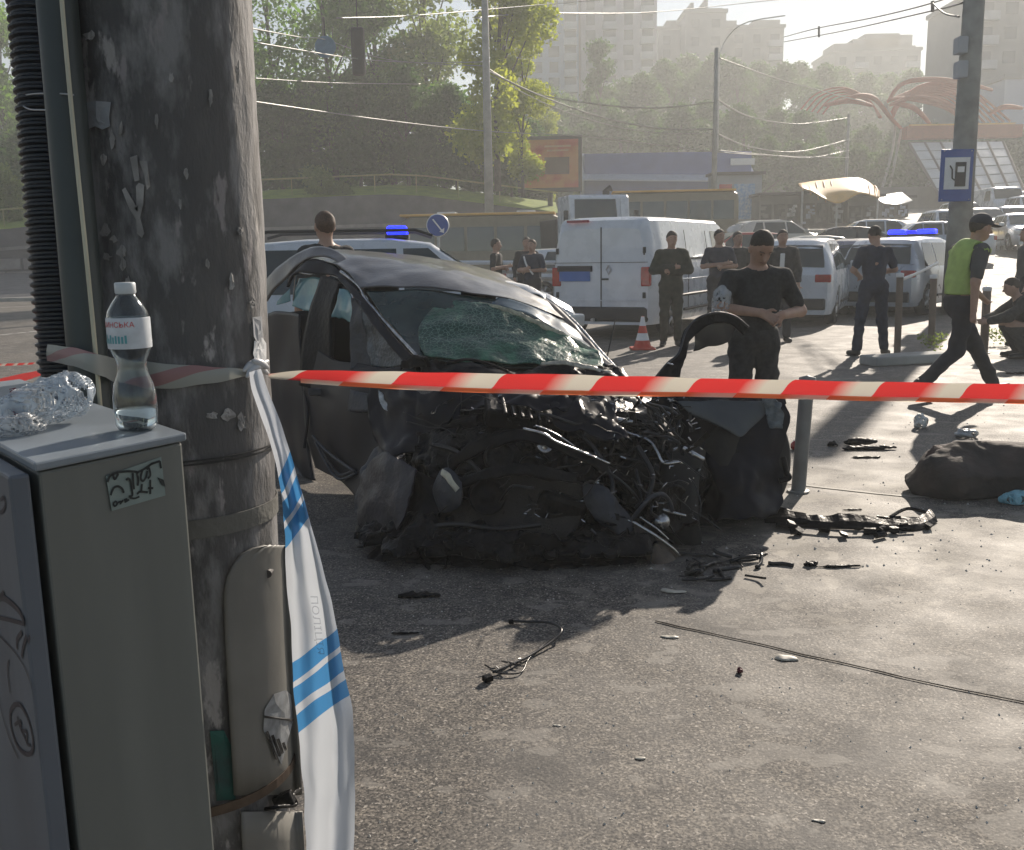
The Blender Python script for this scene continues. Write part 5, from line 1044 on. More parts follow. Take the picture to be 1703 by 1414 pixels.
patch('front_side_panel', [[(610, 640, 5.45), (660, 645, 5.25), (720, 650, 5.05), (765, 655, 4.95)], [(612, 690, 5.35), (660, 700, 5.12), (715, 712, 4.95), (760, 720, 4.85)], [(616, 735, 5.25), (655, 750, 5.02), (705, 765, 4.86), (740, 780, 4.78)]], M['wpaint'], wk, 26, 22, .05, 5, 27, .01, True)
patch('inner_arch', [[(670, 790, 4.85), (700, 785, 4.72), (735, 800, 4.64)], [(664, 860, 4.75), (695, 865, 4.62), (725, 880, 4.55)], [(640, 930, 4.65), (680, 940, 4.52), (720, 945, 4.45)]], M['wblack'], wk, 16, 20, .03, 6, 29, .01, True)
# hand placed pieces
patch('bumper_beam', [[(735, 770, 4.72), (800, 730, 4.6), (870, 712, 4.55), (940, 738, 4.55), (1010, 770, 4.65), (1050, 800, 4.75)], [(738, 792, 4.70), (803, 752, 4.58), (872, 734, 4.52), (940, 760, 4.53), (1008, 792, 4.62), (1046, 818, 4.72)]], M['wblack'], wk, 40, 5, .018, 7, 9, .02, True)
tubep('beam_edge', [(870, 713, 4.53), (905, 722, 4.52), (925, 735, 4.52), (968, 752, 4.56), (1015, 772, 4.62)], .007, M['wbright'], wk)
tubep('beam_edge', [(890, 708, 4.6), (912, 716, 4.6), (940, 732, 4.6), (985, 765, 4.62)], .005, M['wbright'], wk)
patch('radiator', [[(760, 800, 4.62), (850, 795, 4.55), (970, 800, 4.6)], [(755, 850, 4.6), (850, 848, 4.52), (965, 850, 4.56)], [(750, 895, 4.55), (850, 900, 4.48), (955, 895, 4.52)]], mat('radiator_fins', (.014, .013, .012), .6, col2=(.028, .024, .02), vs=10, bump=.5, bs=120), wk, 20, 16, .03, 6, 3, .03, True)
patch('grille_panel', [[(640, 900, 4.65), (760, 905, 4.5), (900, 910, 4.45), (1040, 915, 4.5)], [(610, 935, 4.5), (760, 945, 4.4), (900, 950, 4.35), (1060, 945, 4.4)], [(575, 968, 4.45), (760, 975, 4.32), (900, 972, 4.32), (1080, 962, 4.4)]], M['wblack'], wk, 60, 26, .06, 11, 13, .006, True)
patch('headlight_housing', [[(735, 785, 4.62), (748, 780, 4.58), (765, 800, 4.55)], [(725, 815, 4.6), (745, 815, 4.52), (768, 820, 4.5)], [(735, 850, 4.58), (750, 850, 4.52), (768, 840, 4.5)]], M['wgrey'], wk, 12, 12, .01, 10, 3, .03)
patch('headlight_rim', [[(737, 780, 4.56), (748, 790, 4.5), (765, 812, 4.48)], [(735, 790, 4.55), (745, 802, 4.49), (758, 818, 4.47)]], mat('beige_lamp_edge', (.55, .53, .42), .4, var=.2, vs=20, bump=.3), wk, 14, 3, .006, 20, 5, .01)
patch('bent_panel', [[(972, 805, 4.6), (1000, 808, 4.55), (1030, 835, 4.55)], [(985, 850, 4.52), (1015, 860, 4.48), (1050, 870, 4.5)], [(1025, 890, 4.5), (1040, 900, 4.45), (1058, 915, 4.45)]], M['wgrey'], wk, 16, 20, .025, 9, 4, .012, True)
patch('inner_wing_panel', [[(1053, 868, 4.5), (1080, 880, 4.48), (1112, 905, 4.5), (1132, 928, 4.52)], [(1058, 900, 4.46), (1085, 915, 4.42), (1112, 930, 4.42), (1132, 940, 4.46)], [(1078, 930, 4.42), (1096, 942, 4.38), (1115, 955, 4.36), (1130, 965, 4.38)]], M['wbrown'], wk, 20, 14, .012, 9, 5, .01, True)
tubep('panel_edge', [(1052, 868, 4.46), (1085, 888, 4.44), (1118, 912, 4.46), (1130, 925, 4.48)], .008, M['wbright'], wk)
tubep('panel_edge', [(1064, 860, 4.5), (1090, 878, 4.48), (1112, 898, 4.5)], .006, M['wbright'], wk)
tubep('hose', [(1053, 862, 4.5), (1066, 845, 4.47), (1082, 828, 4.46), (1100, 822, 4.48), (1112, 832, 4.52), (1118, 850, 4.55)], .012, M['wgrey'], wk)
tubep('bracket_rod', [(983, 880, 4.42), (1002, 900, 4.4), (1012, 920, 4.4), (1050, 924, 4.42)], .006, M['wgrey'], wk)
tubep('brake_pipe', [(1015, 700, 4.9), (1040, 718, 4.85), (1078, 732, 4.8), (1092, 750, 4.75), (1104, 770, 4.72), (1130, 768, 4.75)], .008, M['wbright'], wk)
tubep('brake_pipe', [(1090, 675, 4.95), (1112, 680, 4.9), (1127, 692, 4.9), (1128, 708, 4.9), (1112, 716, 4.88), (1095, 700, 4.9)], .009, M['wgrey'], wk)
tubep('strut_rod', [(1010, 692, 4.92), (1028, 698, 4.9), (1052, 702, 4.9)], .014, M['wbright'], wk)
tubep('strut_rod', [(1136, 745, 4.8), (1155, 756, 4.78), (1170, 764, 4.78)], .014, M['wbright'], wk)
tubep('wiper', [(742, 604, 5.2), (775, 598, 5.15), (805, 603, 5.1), (845, 618, 5.05)], .008, M['wblack'], wk)
patch('cowl', [[(697, 598, 5.34), (780, 608, 5.24), (870, 614, 5.2), (950, 606, 5.2), (1040, 618, 5.2)], [(700, 640, 5.15), (780, 645, 5.05), (870, 648, 5.0), (960, 645, 5.0), (1050, 645, 5.05)]], M['wblack'], wk, 50, 8, .03, 12, 6, .012, True)
patch('cowl_edge', [[(900, 604, 5.2), (935, 600, 5.18), (970, 606, 5.18), (1036, 622, 5.16)], [(900, 608, 5.18), (935, 606, 5.16), (970, 613, 5.15), (1036, 628, 5.13)]], mat('sunlit_cowl_lip', (.42, .40, .33), .35, var=.3, vs=30, bump=.4), wk, 30, 3, .01, 15, 3, .006, True)  # pale colour paints the sunlit rim along the cowl
patch('mirror_stub', [[(672, 602, 5.35), (690, 590, 5.28), (705, 598, 5.22)], [(668, 615, 5.35), (690, 612, 5.28), (712, 612, 5.22)]], M['wblack'], wk, 10, 8, .02, 14, 3, .02, True)
patch('bonnet_remnant', [[(720, 650, 5.1), (820, 648, 5.0), (930, 652, 4.95), (1030, 655, 5.0)], [(700, 690, 5.0), (810, 680, 4.9), (920, 690, 4.8), (1000, 700, 4.9)]], M['wpaint'], wk, 44, 18, .06, 6, 17, .006, True)
patch('white_clip', [[(628, 650, 5.3), (634, 652, 5.28)], [(640, 680, 5.25), (650, 682, 5.22)], [(655, 690, 5.2), (690, 694, 5.15)], [(668, 695, 5.18), (688, 706, 5.12)]], mat('pale_bracket', (.45, .48, .50), .4, var=.3, vs=30, bump=.3), wk, 10, 24, .02, 14, 31, .008, True)
# readable engine parts
def wbox(name, px, py, d, dims, mt, rx=0, ry=0, rz=0, bev=.01): return MB().box(P(px, py, d), dims, Matrix.Rotation(R(rz), 3, 'Z') @ Matrix.Rotation(R(ry), 3, 'Y') @ Matrix.Rotation(R(rx), 3, 'X')).build(name, mt, wk, world=True, bevel=bev)
wbox('engine_cover', 870, 690, 4.92, (.42, .26, .10), M['wblack'], 14, 12, 8, .02)
for i in range(6): wbox('cover_rib', 838+i*14, 676+i*3, 4.80, (.014, .20, .02), M['wmetal'], 14, 12, 8, .003)
wbox('battery_box', 985, 715, 4.86, (.20, .16, .13), M['wgrey'], -12, 20, 30, .012)
wbox('airbox', 775, 712, 4.92, (.22, .18, .14), M['wblack'], 10, -14, -20, .02)
wbox('gearbox', 925, 845, 4.62, (.26, .2, .2), M['wmetal'], 10, 20, 12, .03)
def disc(name, px, py, d, r, t, mt, ax_=(70, 0, 15), n=26, groove=True):
    q = Matrix.Rotation(R(ax_[2]), 3, 'Z') @ Matrix.Rotation(R(ax_[1]), 3, 'Y') @ Matrix.Rotation(R(ax_[0]), 3, 'X')
    return MB().lathe([(0, t*.6), (r*.3, t*.6), (r*.35, t*.3), (r*.8, t*.3), (r*.86, t), (r, t), (r*.93, t*.3), (r, 0), (r*.93, -t*.3), (r, -t), (0, -t)], c=P(px, py, d), n=n, mat=q).build(name, mt, wk, world=True, smooth=True)
disc('belt_pulley', 830, 760, 4.56, .075, .02, M['wmetal']); disc('belt_pulley', 880, 775, 4.54, .05, .018, M['wmetal'], (80, 10, 5)); disc('belt_pulley', 905, 742, 4.62, .04, .016, M['wbright'], (60, 20, 5))
disc('fan_motor', 810, 825, 4.50, .09, .03, M['wblack'], (84, 0, 8)); disc('alternator', 955, 770, 4.60, .07, .05, M['wmetal'], (75, 20, 20)); disc('brake_disc', 1118, 846, 4.62, .125, .012, M['wmetal'], (84, 0, 38), 34)
q = [P(1052, 700, 4.9)+Vector((.045*math.cos(a), .045*math.sin(a), .0))+Vector((.012, 0, -.021))*(a/6.28) for a in np.arange(0, 6.28*6, .35)]
MB().tube(q, .0075, 7).build('coil_spring', M['wmetal'], wk, world=True, smooth=True); tubep('damper', [(1050, 680, 4.92), (1056, 720, 4.9), (1066, 770, 4.86)], .02, M['wmetal'], wk)
q = crom([P(790, 700, 4.85), P(815, 735, 4.76), P(868, 742, 4.72), (P(905, 715, 4.78))], 60); MB().tube(q, [.026 if i % 2 else .031 for i in range(61)], 12).build('ribbed_duct', M['wblack'], wk, world=True)
for pts, r_ in (([(720, 740, 4.75), (760, 752, 4.66), (800, 790, 4.58), (812, 840, 4.52)], .013), ([(940, 700, 4.82), (985, 742, 4.72), (1018, 800, 4.6), (1010, 850, 4.5)], .012), ([(1060, 742, 4.75), (1085, 790, 4.66), (1076, 830, 4.58)], .014), ([(850, 700, 4.8), (905, 690, 4.78), (960, 705, 4.76), (1000, 690, 4.8)], .009), ([(700, 880, 4.55), (760, 872, 4.46), (830, 880, 4.42), (900, 872, 4.42)], .014)): tubep('hose', pts, r_, M['wcable'], wk)
patch('bonnet_sheet', [[(905, 668, 4.9), (960, 662, 4.92), (1020, 668, 4.96)], [(920, 690, 4.78), (975, 690, 4.78), (1030, 700, 4.82)], [(950, 718, 4.72), (1000, 726, 4.72), (1048, 740, 4.74)]], M['wpaint'], wk, 26, 20, .035, 9, 41, .004, True)
patch('slam_panel', [[(720, 808, 4.62), (800, 785, 4.5), (880, 770, 4.47), (960, 788, 4.5)], [(722, 826, 4.6), (802, 803, 4.48), (880, 790, 4.45), (958, 806, 4.48)]], M['wmetal'], wk, 40, 4, .02, 9, 19, .012, True)
patch('lower_bumper', [[(650, 905, 4.5), (760, 890, 4.38), (880, 885, 4.34), (1000, 900, 4.38)], [(640, 925, 4.48), (760, 915, 4.35), (880, 912, 4.31), (1010, 925, 4.36)]], M['wblack'], wk, 70, 10, .055, 12, 23, .006, True)
# wheel on the right and its hub
wl = MB(); q = Matrix.Rotation(R(72), 3, 'Z') @ Matrix.Rotation(R(86), 3, 'X'); cW = P(1142, 838, 4.95)
wl.lathe([(.20, -.09), (.29, -.1), (.315, -.06), (.315, .06), (.29, .1), (.20, .09)], n=36, mat=q); wo = wl.build('wheel', M['tyre'], wk, smooth=True); wo.location = cW-o0
rm = MB(); rm.lathe([(0.001, -.03), (.07, -.05), (.17, -.06), (.20, -.09), (.21, .09)], n=30, mat=q); ro = rm.build('rim', M['wmetal'], wo, smooth=True)
tubep('wheel_arch_edge', [(1105, 768, 4.75), (1130, 770, 4.78), (1148, 790, 4.82), (1154, 815, 4.85), (1160, 840, 4.85)], .008, M['wbright'], wk)
tubep('steering_arm', [(1085, 840, 4.6), (1110, 850, 4.58), (1140, 858, 4.6)], .009, M['wbright'], wk)
MB().lathe([(0, .03), (.035, .025), (.045, 0), (.035, -.03), (0, -.035)], c=P(1100, 868, 4.55), n=14, mat=Matrix.Rotation(R(80), 3, 'X')).build('hub', M['wbright'], wk, world=True, smooth=True)
# random torn metal, cables and brackets
rr = random.Random(99)
def bayd(px, py): return float(np.interp(py, (640, 700, 800, 900, 970), (5.0, 4.85, 4.6, 4.42, 4.3)))
cab = MB()
for i in range(120):
    px, py = rr.uniform(700, 1150), rr.uniform(655, 930)
    if (px < 740 and py < 900) or (py > 840 and px < 1000 and rr.random() < .75): continue
    p = P(px, py, bayd(px, py)+rr.uniform(-.05, .12)); pts = [p]; dr = Vector((rr.uniform(-1, 1), rr.uniform(-.5, .5), rr.uniform(-.6, .6))).normalized()
    for k_ in range(4): dr = (dr+Vector((rr.uniform(-.6, .6), rr.uniform(-.4, .4), rr.uniform(-.7, .5)))).normalized(); pts.append(pts[-1]+dr*rr.uniform(.03, .085))
    cab.tube(crom(pts, 10), rr.choice((.0025, .0035, .005, .008)), 5)
cab.build('torn_cables', M['wcable'], wk, world=True, smooth=True)['kind'] = 'stuff'
sh = MB()
for i in range(190):
    px, py = rr.uniform(640, 1160), rr.uniform(650, 955)
    if (px < 740 and py < 900) or (py > 850 and px < 1000 and rr.random() < .8): continue
    p = P(px, py, bayd(px, py)+rr.uniform(-.03, .14)); a = Vector((rr.gauss(0, 1), rr.gauss(0, .6), rr.gauss(0, .7))).normalized(); b = a.cross(Vector((rr.gauss(0, 1), rr.gauss(0, 1), rr.gauss(0, 1)))).normalized(); c = a.cross(b)
    l_, w2 = rr.uniform(.015, .08), rr.uniform(.006, .022)
    sh.add([p-a*l_-b*w2, p-b*w2*.6+c*w2*.6, p+a*l_-b*w2*.4+c*w2*.3, p+a*l_+b*w2*.7, p+b*w2+c*w2*.5, p-a*l_+b*w2*.8], [(0, 1, 4, 5), (1, 2, 3, 4)])
sh.build('torn_metal', M['wmetal'], wk, world=True, solid=.003)['kind'] = 'stuff'
gl = MB()  # bare-metal bits added to give the sparkling glints over the engine bay
for i in range(190):
    px, py = rr.uniform(780, 1165), 655+240*rr.random()**1.6
    p = P(px, py, bayd(px, py)-rr.uniform(.0, .06)); a = Vector((rr.gauss(0, 1), rr.gauss(0, .4), rr.gauss(-.3, .5))).normalized()
    gl.tube([p, p+a*rr.uniform(.008, .035)], rr.uniform(.0018, .0045), 5)
gl.build('glint_fragments', M['wbright'], wk, world=True)['kind'] = 'stuff'
w2_ = MB(); q = Matrix.Rotation(R(38), 3, 'Z') @ Matrix.Rotation(R(82), 3, 'X'); c2 = P(1234, 800, 5.24); c2.z = .315
w2_.lathe([(.19, -.10), (.27, -.115), (.305, -.10), (.318, -.05), (.318, .05), (.305, .10), (.27, .115), (.19, .10)], n=40, mat=q); w2o = w2_.build('wheel', M['tyre'], wk, smooth=True); w2o.location = c2-o0
w3_ = MB(); w3_.lathe([(0.001, .04), (.06, .06), (.17, .05), (.19, .10)], n=30, mat=q).lathe([(0.001, -.04), (.06, -.06), (.17, -.05), (.19, -.10)], n=30, mat=q); w3_.build('rim', M['wmetal'], w2o, smooth=True)
patch('arch_liner', [[(1150, 740, 5.2), (1215, 722, 5.16), (1285, 742, 5.22)], [(1146, 770, 5.12), (1214, 748, 5.06), (1292, 772, 5.14)], [(1150, 800, 5.12), (1180, 772, 5.06), (1280, 800, 5.12)]], M['wblack'], wk, 20, 14, .02, 8, 44, .01, True)
# open front door on the right, sagging to the ground
dm = mat('door_inner_skin', (.055, .065, .075), .4, var=.2, vs=5, bump=.15, coat=.2)
patch('open_door', [[(1082, 668, 5.15), (1160, 665, 5.12), (1240, 664, 5.12), (1308, 662, 5.15)], [(1120, 725, 5.15), (1180, 730, 5.08), (1250, 735, 5.08), (1306, 730, 5.12)], [(1150, 780, 5.1), (1190, 790, 4.98), (1255, 795, 4.98), (1304, 782, 5.08)], [(1165, 815, 5.06), (1200, 822, 4.94), (1250, 826, 4.94), (1296, 818, 5.04)], [(1172, 858, 5.0), (1205, 868, 4.88), (1245, 862, 4.88), (1290, 850, 5.0)]], M['wpaint'], wk, 44, 40, .05, 5, 22, .008, True)
patch('door_inner_panel', [[(1125, 668, 5.05), (1200, 667, 5.04), (1285, 666, 5.06)], [(1150, 688, 5.03), (1210, 700, 5.0), (1270, 690, 5.03)], [(1190, 700, 5.02), (1225, 725, 4.98), (1242, 718, 5.0)]], dm, wk, 24, 16, .012, 8, 6, .006)
patch('torn_trim', [[(1268, 664, 5.02), (1300, 666, 5.0)], [(1272, 690, 5.0), (1304, 690, 4.98)], [(1285, 712, 5.0), (1300, 714, 4.98)]], mat('torn_grey_film', (.16, .19, .21), .4, col2=(.06, .08, .09), vs=25, bump=.5), wk, 14, 16, .025, 14, 7, .004, True)
patch('door_window_frame', [[(1088, 630, 5.3), (1108, 606, 5.32), (1128, 588, 5.34), (1140, 552, 5.4), (1160, 530, 5.46), (1192, 521, 5.52), (1222, 527, 5.56), (1246, 545, 5.58)], [(1132, 632, 5.28), (1134, 610, 5.3), (1140, 592, 5.33), (1150, 566, 5.4), (1168, 548, 5.46), (1193, 538, 5.5), (1216, 543, 5.54), (1232, 556, 5.56)]], M['wblack'], wk, 40, 6, .016, 10, 13, .014, True)
tubep('window_seal', [(1090, 628, 5.26), (1110, 604, 5.28), (1129, 587, 5.30), (1141, 551, 5.36), (1161, 529, 5.42), (1192, 520, 5.48), (1222, 526, 5.52), (1245, 544, 5.54)], .006, M['wgrey'], wk)
patch('door_window_shade', [[(1158, 540, 5.5), (1190, 530, 5.52), (1225, 540, 5.56)], [(1155, 565, 5.5), (1185, 572, 5.52), (1215, 565, 5.55)], [(1152, 582, 5.5), (1170, 578, 5.52), (1208, 570, 5.55)]], mat('smoked_glass', (.05, .05, .052), .2, var=.2), wk, 14, 12, .012, 10, 3, .004, True)
patch('door_lower_flap', [[(1090, 640, 5.28), (1150, 640, 5.2), (1230, 640, 5.2), (1302, 640, 5.2)], [(1085, 672, 5.22), (1150, 672, 5.16), (1230, 672, 5.16), (1306, 670, 5.16)]], M['wpaint'], wk, 26, 6, .02, 6, 3, .03)
tubep('latch', [(1302, 760, 5.08), (1308, 785, 5.06), (1312, 795, 5.05), (1296, 800, 5.05)], .016, M['wblack'], wk)
tubep('frame_clip', [(1110, 604, 5.26), (1120, 607, 5.25)], .006, M['wbright'], wk)
# ================================================================ near pole with conduits
def pole_mat():
    m = bpy.data.materials.new('weathered_pole'); m.use_nodes = True; n, L, b = nodes(m)
    tc = n.new('ShaderNodeTexCoord').outputs['Object']
    def nz(s, st, d=6, off=0):
        t = n.new('ShaderNodeTexNoise'); t.inputs['Scale'].default_value = s; t.inputs['Detail'].default_value = d; t.inputs['Roughness'].default_value = .62
        mp = n.new('ShaderNodeMapping'); mp.inputs['Scale'].default_value = st; mp.inputs['Location'].default_value = (off, 0, off); L.new(tc, mp.inputs[0]); L.new(mp.outputs[0], t.inputs['Vector']); return t.outputs[0]
    def ramp(s, a, b_, ca=(0, 0, 0, 1), cb=(1, 1, 1, 1)):
        r = n.new('ShaderNodeValToRGB'); r.color_ramp.elements[0].position = a; r.color_ramp.elements[1].position = b_; r.color_ramp.elements[0].color = ca; r.color_ramp.elements[1].color = cb; L.new(s, r.inputs[0]); return r.outputs[0]
    def mix(f, a, b_):
        x = n.new('ShaderNodeMix'); x.data_type = 'RGBA'; L.new(f, x.inputs[0])
        for i, v in ((6, a), (7, b_)):
            if isinstance(v, tuple): x.inputs[i].default_value = v
            else: L.new(v, x.inputs[i])
        return x.outputs[2]
    c = ramp(nz(3, (1, 1, .5)), .3, .7, (.055, .055, .058, 1), (.14, .134, .13, 1))
    c = mix(ramp(nz(11, (1, 1, .35), 8, 3), .46, .57), c, (.23, .225, .225, 1))
    c = mix(ramp(nz(24, (1, 1, .3), 5, 6), .60, .66), c, (.27, .25, .25, 1))
    c = mix(ramp(nz(5, (1.2, 1.2, .5), 10, 9), .61, .64), c, (.36, .34, .33, 1))
    L.new(c, b.inputs['Base Color']); b.inputs['Roughness'].default_value = .78
    bp = n.new('ShaderNodeBump'); bp.inputs['Strength'].default_value = .9; bp.inputs['Distance'].default_value = .02; L.new(nz(14, (1, 1, .35), 8, 3), bp.inputs['Height']); L.new(bp.outputs[0], b.inputs['Normal']); return m
PD = 2.05
cU, cL = P(268, 60, PD), P(300, 620, PD)
ax = (cU-cL)/(cU.z-cL.z)
def pc(z): return cL+ax*(z-cL.z)                  # pole axis
def pr(z): return .188-.006*(z-1.2)
pl = thing('utility_pole', 'thick weathered concrete pole with peeling paint beside the cabinet', 'pole', (0, 0, 0)); pl.location = pc(0)
rows = []
for z in np.arange(-.05, 4.6, .03):
    c = pc(z); rw = []
    for k in range(72):
        a = 2*math.pi*k/72; u = Vector((math.cos(a), math.sin(a), 0)); p = c+u*pr(z)
        rw.append(p+u*(noise.noise(Vector((p.x*9, p.y*9, p.z*3)))*.004+noise.noise(p*38)*.0018))
    rows.append(rw)
MB().grid(rows, closed=True).build('shaft', pole_mat(), pl, world=True, smooth=True)
def zat(px, py): return P(px, py, PD-.17).z
def band(z, h, name, mt, t=.006, a0=0, a1=6.2832, off=.002, tilt=0, par=None):
    rw = []
    for dz, rr_ in ((-h/2, off), (-h/2, off+t), (h/2, off+t), (h/2, off)):
        rw.append([pc(z+dz)+Vector((math.cos(a), math.sin(a), tilt*math.cos(a)))*1.0*(pr(z)+rr_+.004) - Vector((0, 0, tilt*math.cos(a)*(1-0)))*(1-(pr(z)+rr_+.004)) if False else pc(z+dz)+Vector((math.cos(a)*(pr(z)+rr_+.004), math.sin(a)*(pr(z)+rr_+.004), tilt*math.cos(a))) for a in np.linspace(a0, a1, 60)])
    return MB().grid(rw).build(name, mt, par or pl, world=True)
band(zat(400, 878), .040, 'strap', mat('dark_strap', (.115, .112, .10), .7, var=.2, bump=.3), .003, off=-.002)
for zz in (764, 770): band(zat(400, zz), .0035, 'wire_tie', M['wire_dark'], .003)
# paper remnants: irregular flakes lying on the shaft
def onpole(px, py, off=.006):
    r = ray(px, py); o = Vector((0, 0, CH)); best = None
    for i in range(300):
        t = 1.5+i*.004; p = o+r*(t/r.y); c = pc(p.z)
        if (Vector((p.x-c.x, p.y-c.y))).length < pr(p.z)+off: return p
    return o+r*(PD/r.y)
def flake(name, pts, mt, par=pl, off=.0065, thick=.001):
    c = Vector((sum(p[0] for p in pts)/len(pts), sum(p[1] for p in pts)/len(pts), 0)); rings = []
    N = len(pts)
    for t in (1, .66, .33, 0.02): rings.append([onpole(c.x+(p[0]-c.x)*t, c.y+(p[1]-c.y)*t, off) for p in pts])
    m = MB(); m.grid(rings, closed=True); m.f.append(tuple(3*N+i for i in range(N))); m.m.append(0)
    return m.build(name, mt, par, world=True, solid=thick)
def jag(cx, cy, w_, h_, n=13, seed=0, j=.3):
    r_ = random.Random(seed); return [(cx+w_*math.cos(a)*(1+r_.uniform(-j, j)), cy+h_*math.sin(a)*(1+r_.uniform(-j, j))) for a in np.linspace(0, 2*math.pi, n, endpoint=False)]
pap = mat('torn_paper', (.33, .34, .36), .8, var=.15, vs=20); pap2 = mat('glue_remnant', (.30, .29, .28), .85, var=.25, vs=25)
flake('torn_poster', [(134, 172), (160, 168), (184, 170), (181, 196), (183, 210), (170, 216), (158, 210), (148, 214), (139, 206), (136, 190)], pap)
flake('torn_poster', [(203, 316), (208, 312), (222, 345), (229, 352), (231, 340), (226, 310), (231, 304), (240, 308), (238, 340), (233, 362), (240, 388), (236, 396), (228, 388), (227, 366), (214, 345)], pap2)
flake('torn_poster', [(216, 262), (228, 258), (232, 300), (224, 302)], pap2); flake('torn_poster', [(232, 268), (244, 268), (250, 310), (244, 316), (240, 290)], pap2)
for i, (x, y, w_, h_) in enumerate([(175, 385, 9, 10), (190, 398, 8, 5), (178, 427, 8, 6), (203, 420, 9, 10), (205, 440, 8, 9), (212, 470, 5, 9), (172, 265, 6, 9), (186, 235, 6, 14), (200, 215, 6, 11), (148, 60, 12, 8), (400, 385, 5, 9), (385, 470, 6, 12), (380, 690, 16, 9), (352, 692, 12, 6), (402, 702, 10, 14), (420, 505, 6, 9), (310, 290, 5, 8), (345, 440, 4, 7), (300, 340, 3, 9), (260, 200, 4, 12), (350, 160, 4, 14), (395, 120, 4, 18), (285, 130, 4, 9)]):
    flake('paint_flake', jag(x, y, w_*.8, h_, 11, i, .45), pap2)
flake('old_sticker', [(420, 528), (435, 526), (437, 560), (430, 575), (422, 560)], pap); flake('old_sticker', jag(432, 580, 10, 24, 12, 5, .35), M['sign_white'])
# steel cover plate low on the pole
def shell(name, pxs, mt, off=.012, t=.004): return flake(name, pxs, mt, off=off, thick=t)
cover = mat('cover_plate_paint', (.17, .165, .15), .5, var=.12, vs=5, bump=.1, bs=12)
def arcs(px, py, rows_):
    out = []
    for z, xl, xr in rows_: out.append([onpole(xl+(xr-xl)*k/14, z, .016) for k in range(15)])
    return out
m = MB(); m.grid(arcs(0, 0, [(907, 440, 477), (912, 420, 478), (922, 402, 479), (938, 388, 480), (960, 377, 481), (990, 372, 483), (1060, 374, 486), (1130, 378, 490), (1200, 382, 494), (1270, 386, 498), (1322, 389, 501)])); m.build('cover_plate', cover, pl, world=True, smooth=True, solid=.006)
m = MB(); m.grid(arcs(0, 0, [(1350, 400, 503), (1400, 402, 506), (1450, 405, 508), (1520, 408, 510)])); m.build('lower_cover_plate', cover, pl, world=True, smooth=True, solid=.006)
MB().cyl(onpole(445, 955, .02), onpole(445, 955, .02)+Vector((0, .02, 0)), .009, n=12).build('screw_hole', M['frame_dark'], pl, world=True)
stk = mat('faded_sticker', (.24, .25, .26), .5, var=.25, vs=40)
flake('cone_sticker', [(440, 1180), (455, 1155), (475, 1148), (489, 1160), (490, 1190), (480, 1225), (468, 1272), (455, 1245), (438, 1215)], stk, off=.022)
for i in range(4): flake('sticker_line', [(442+i*9, 1218+i*6), (446+i*9, 1216+i*6), (462+i*5, 1262-i*5), (459+i*5, 1264-i*5)], M['sign_back'], off=.025)
flake('sticker_line', [(440, 1190), (488, 1196), (488, 1200), (440, 1194)], M['sign_back'], off=.025)
band(zat(420, 1338), .022, 'steel_band', mat('rusty_band', (.10, .07, .05), .6, metal=.4, var=.3, vs=30), .003, off=.013)
bk = onpole(472, 1330, .03); MB().box(bk, (.045, .02, .03), Matrix.Rotation(R(-20), 3, 'Y')).build('band_buckle', M['wmetal'], pl, world=True, bevel=.003)
tubep('band_end', [onpole(440, 1346, .028), onpole(462, 1342, .05), onpole(492, 1338, .05), onpole(487, 1322, .04), onpole(500, 1312, .035)], .0045, M['wmetal'], pl)
flake('green_patch', [(349, 1216), (372, 1215), (384, 1240), (392, 1330), (360, 1332)], mat('green_paint_patch', (.01, .10, .08), .6, col2=(.02, .05, .05), vs=20), off=.008)
# conduits
cd = MB(); a, b = P(62, 40, 1.96), P(112, 640, 1.90); dv = (b-a)/(b.z-a.z); pts = []; rs_ = []
z = 0.0; k = 0
while z < 3.4: pts.append(a+dv*(z-a.z)); rs_.append((.0465, .0525, .0525, .0465)[k % 4]); z += .0042; k += 1
cdt = thing('corrugated_conduit', 'black ribbed conduit running up left of the pole', 'conduit', pts[0]); cd.tube(pts, rs_, 26); cd.build('ribbed_tube', mat('ribbed_black_plastic', (.012, .014, .02), .42, var=.1), cdt, world=True, smooth=False)
a, b = P(98, 40, 1.86), P(150, 640, 1.78); dv = (b-a)/(b.z-a.z)
cp2 = thing('plastic_pipe', 'smooth grey green pipe between ribbed conduit and pole', 'pipe', a+dv*(0-a.z)); MB().tube([a+dv*(z-a.z) for z in np.arange(0, 3.6, .1)], .036, 24).build('pipe', mat('grey_green_plastic', (.045, .055, .052), .45, var=.12, vs=8), cp2, world=True, smooth=True)
a, b = P(106, 20, 1.80), P(162, 640, 1.72); dv = (b-a)/(b.z-a.z)
rw_ = thing('earthing_wire', 'thin pale wire running down along the grey green pipe', 'wire', a+dv*(0-a.z)); MB().tube([a+dv*(z-a.z)+Vector((.002*math.sin(z*6), 0, 0)) for z in np.arange(0, 3.4, .06)], .0042, 8).build('wire', mat('pale_wire', (.50, .46, .34), .4, metal=.3, var=.1), rw_, world=True, smooth=True)
tie = MB().tube(crom([P(32, 160, 1.93), P(60, 156, 1.86), P(100, 156, 1.81), P(122, 158, 1.79)], 10), .0016, 6).tube(crom([P(32, 172, 1.93), P(50, 182, 1.86), P(78, 183, 1.82)], 8), .0016, 6).build('binding_wire', M['steel'], smooth=True); tag(tie, 'thin binding wire round the two conduits', 'wire')
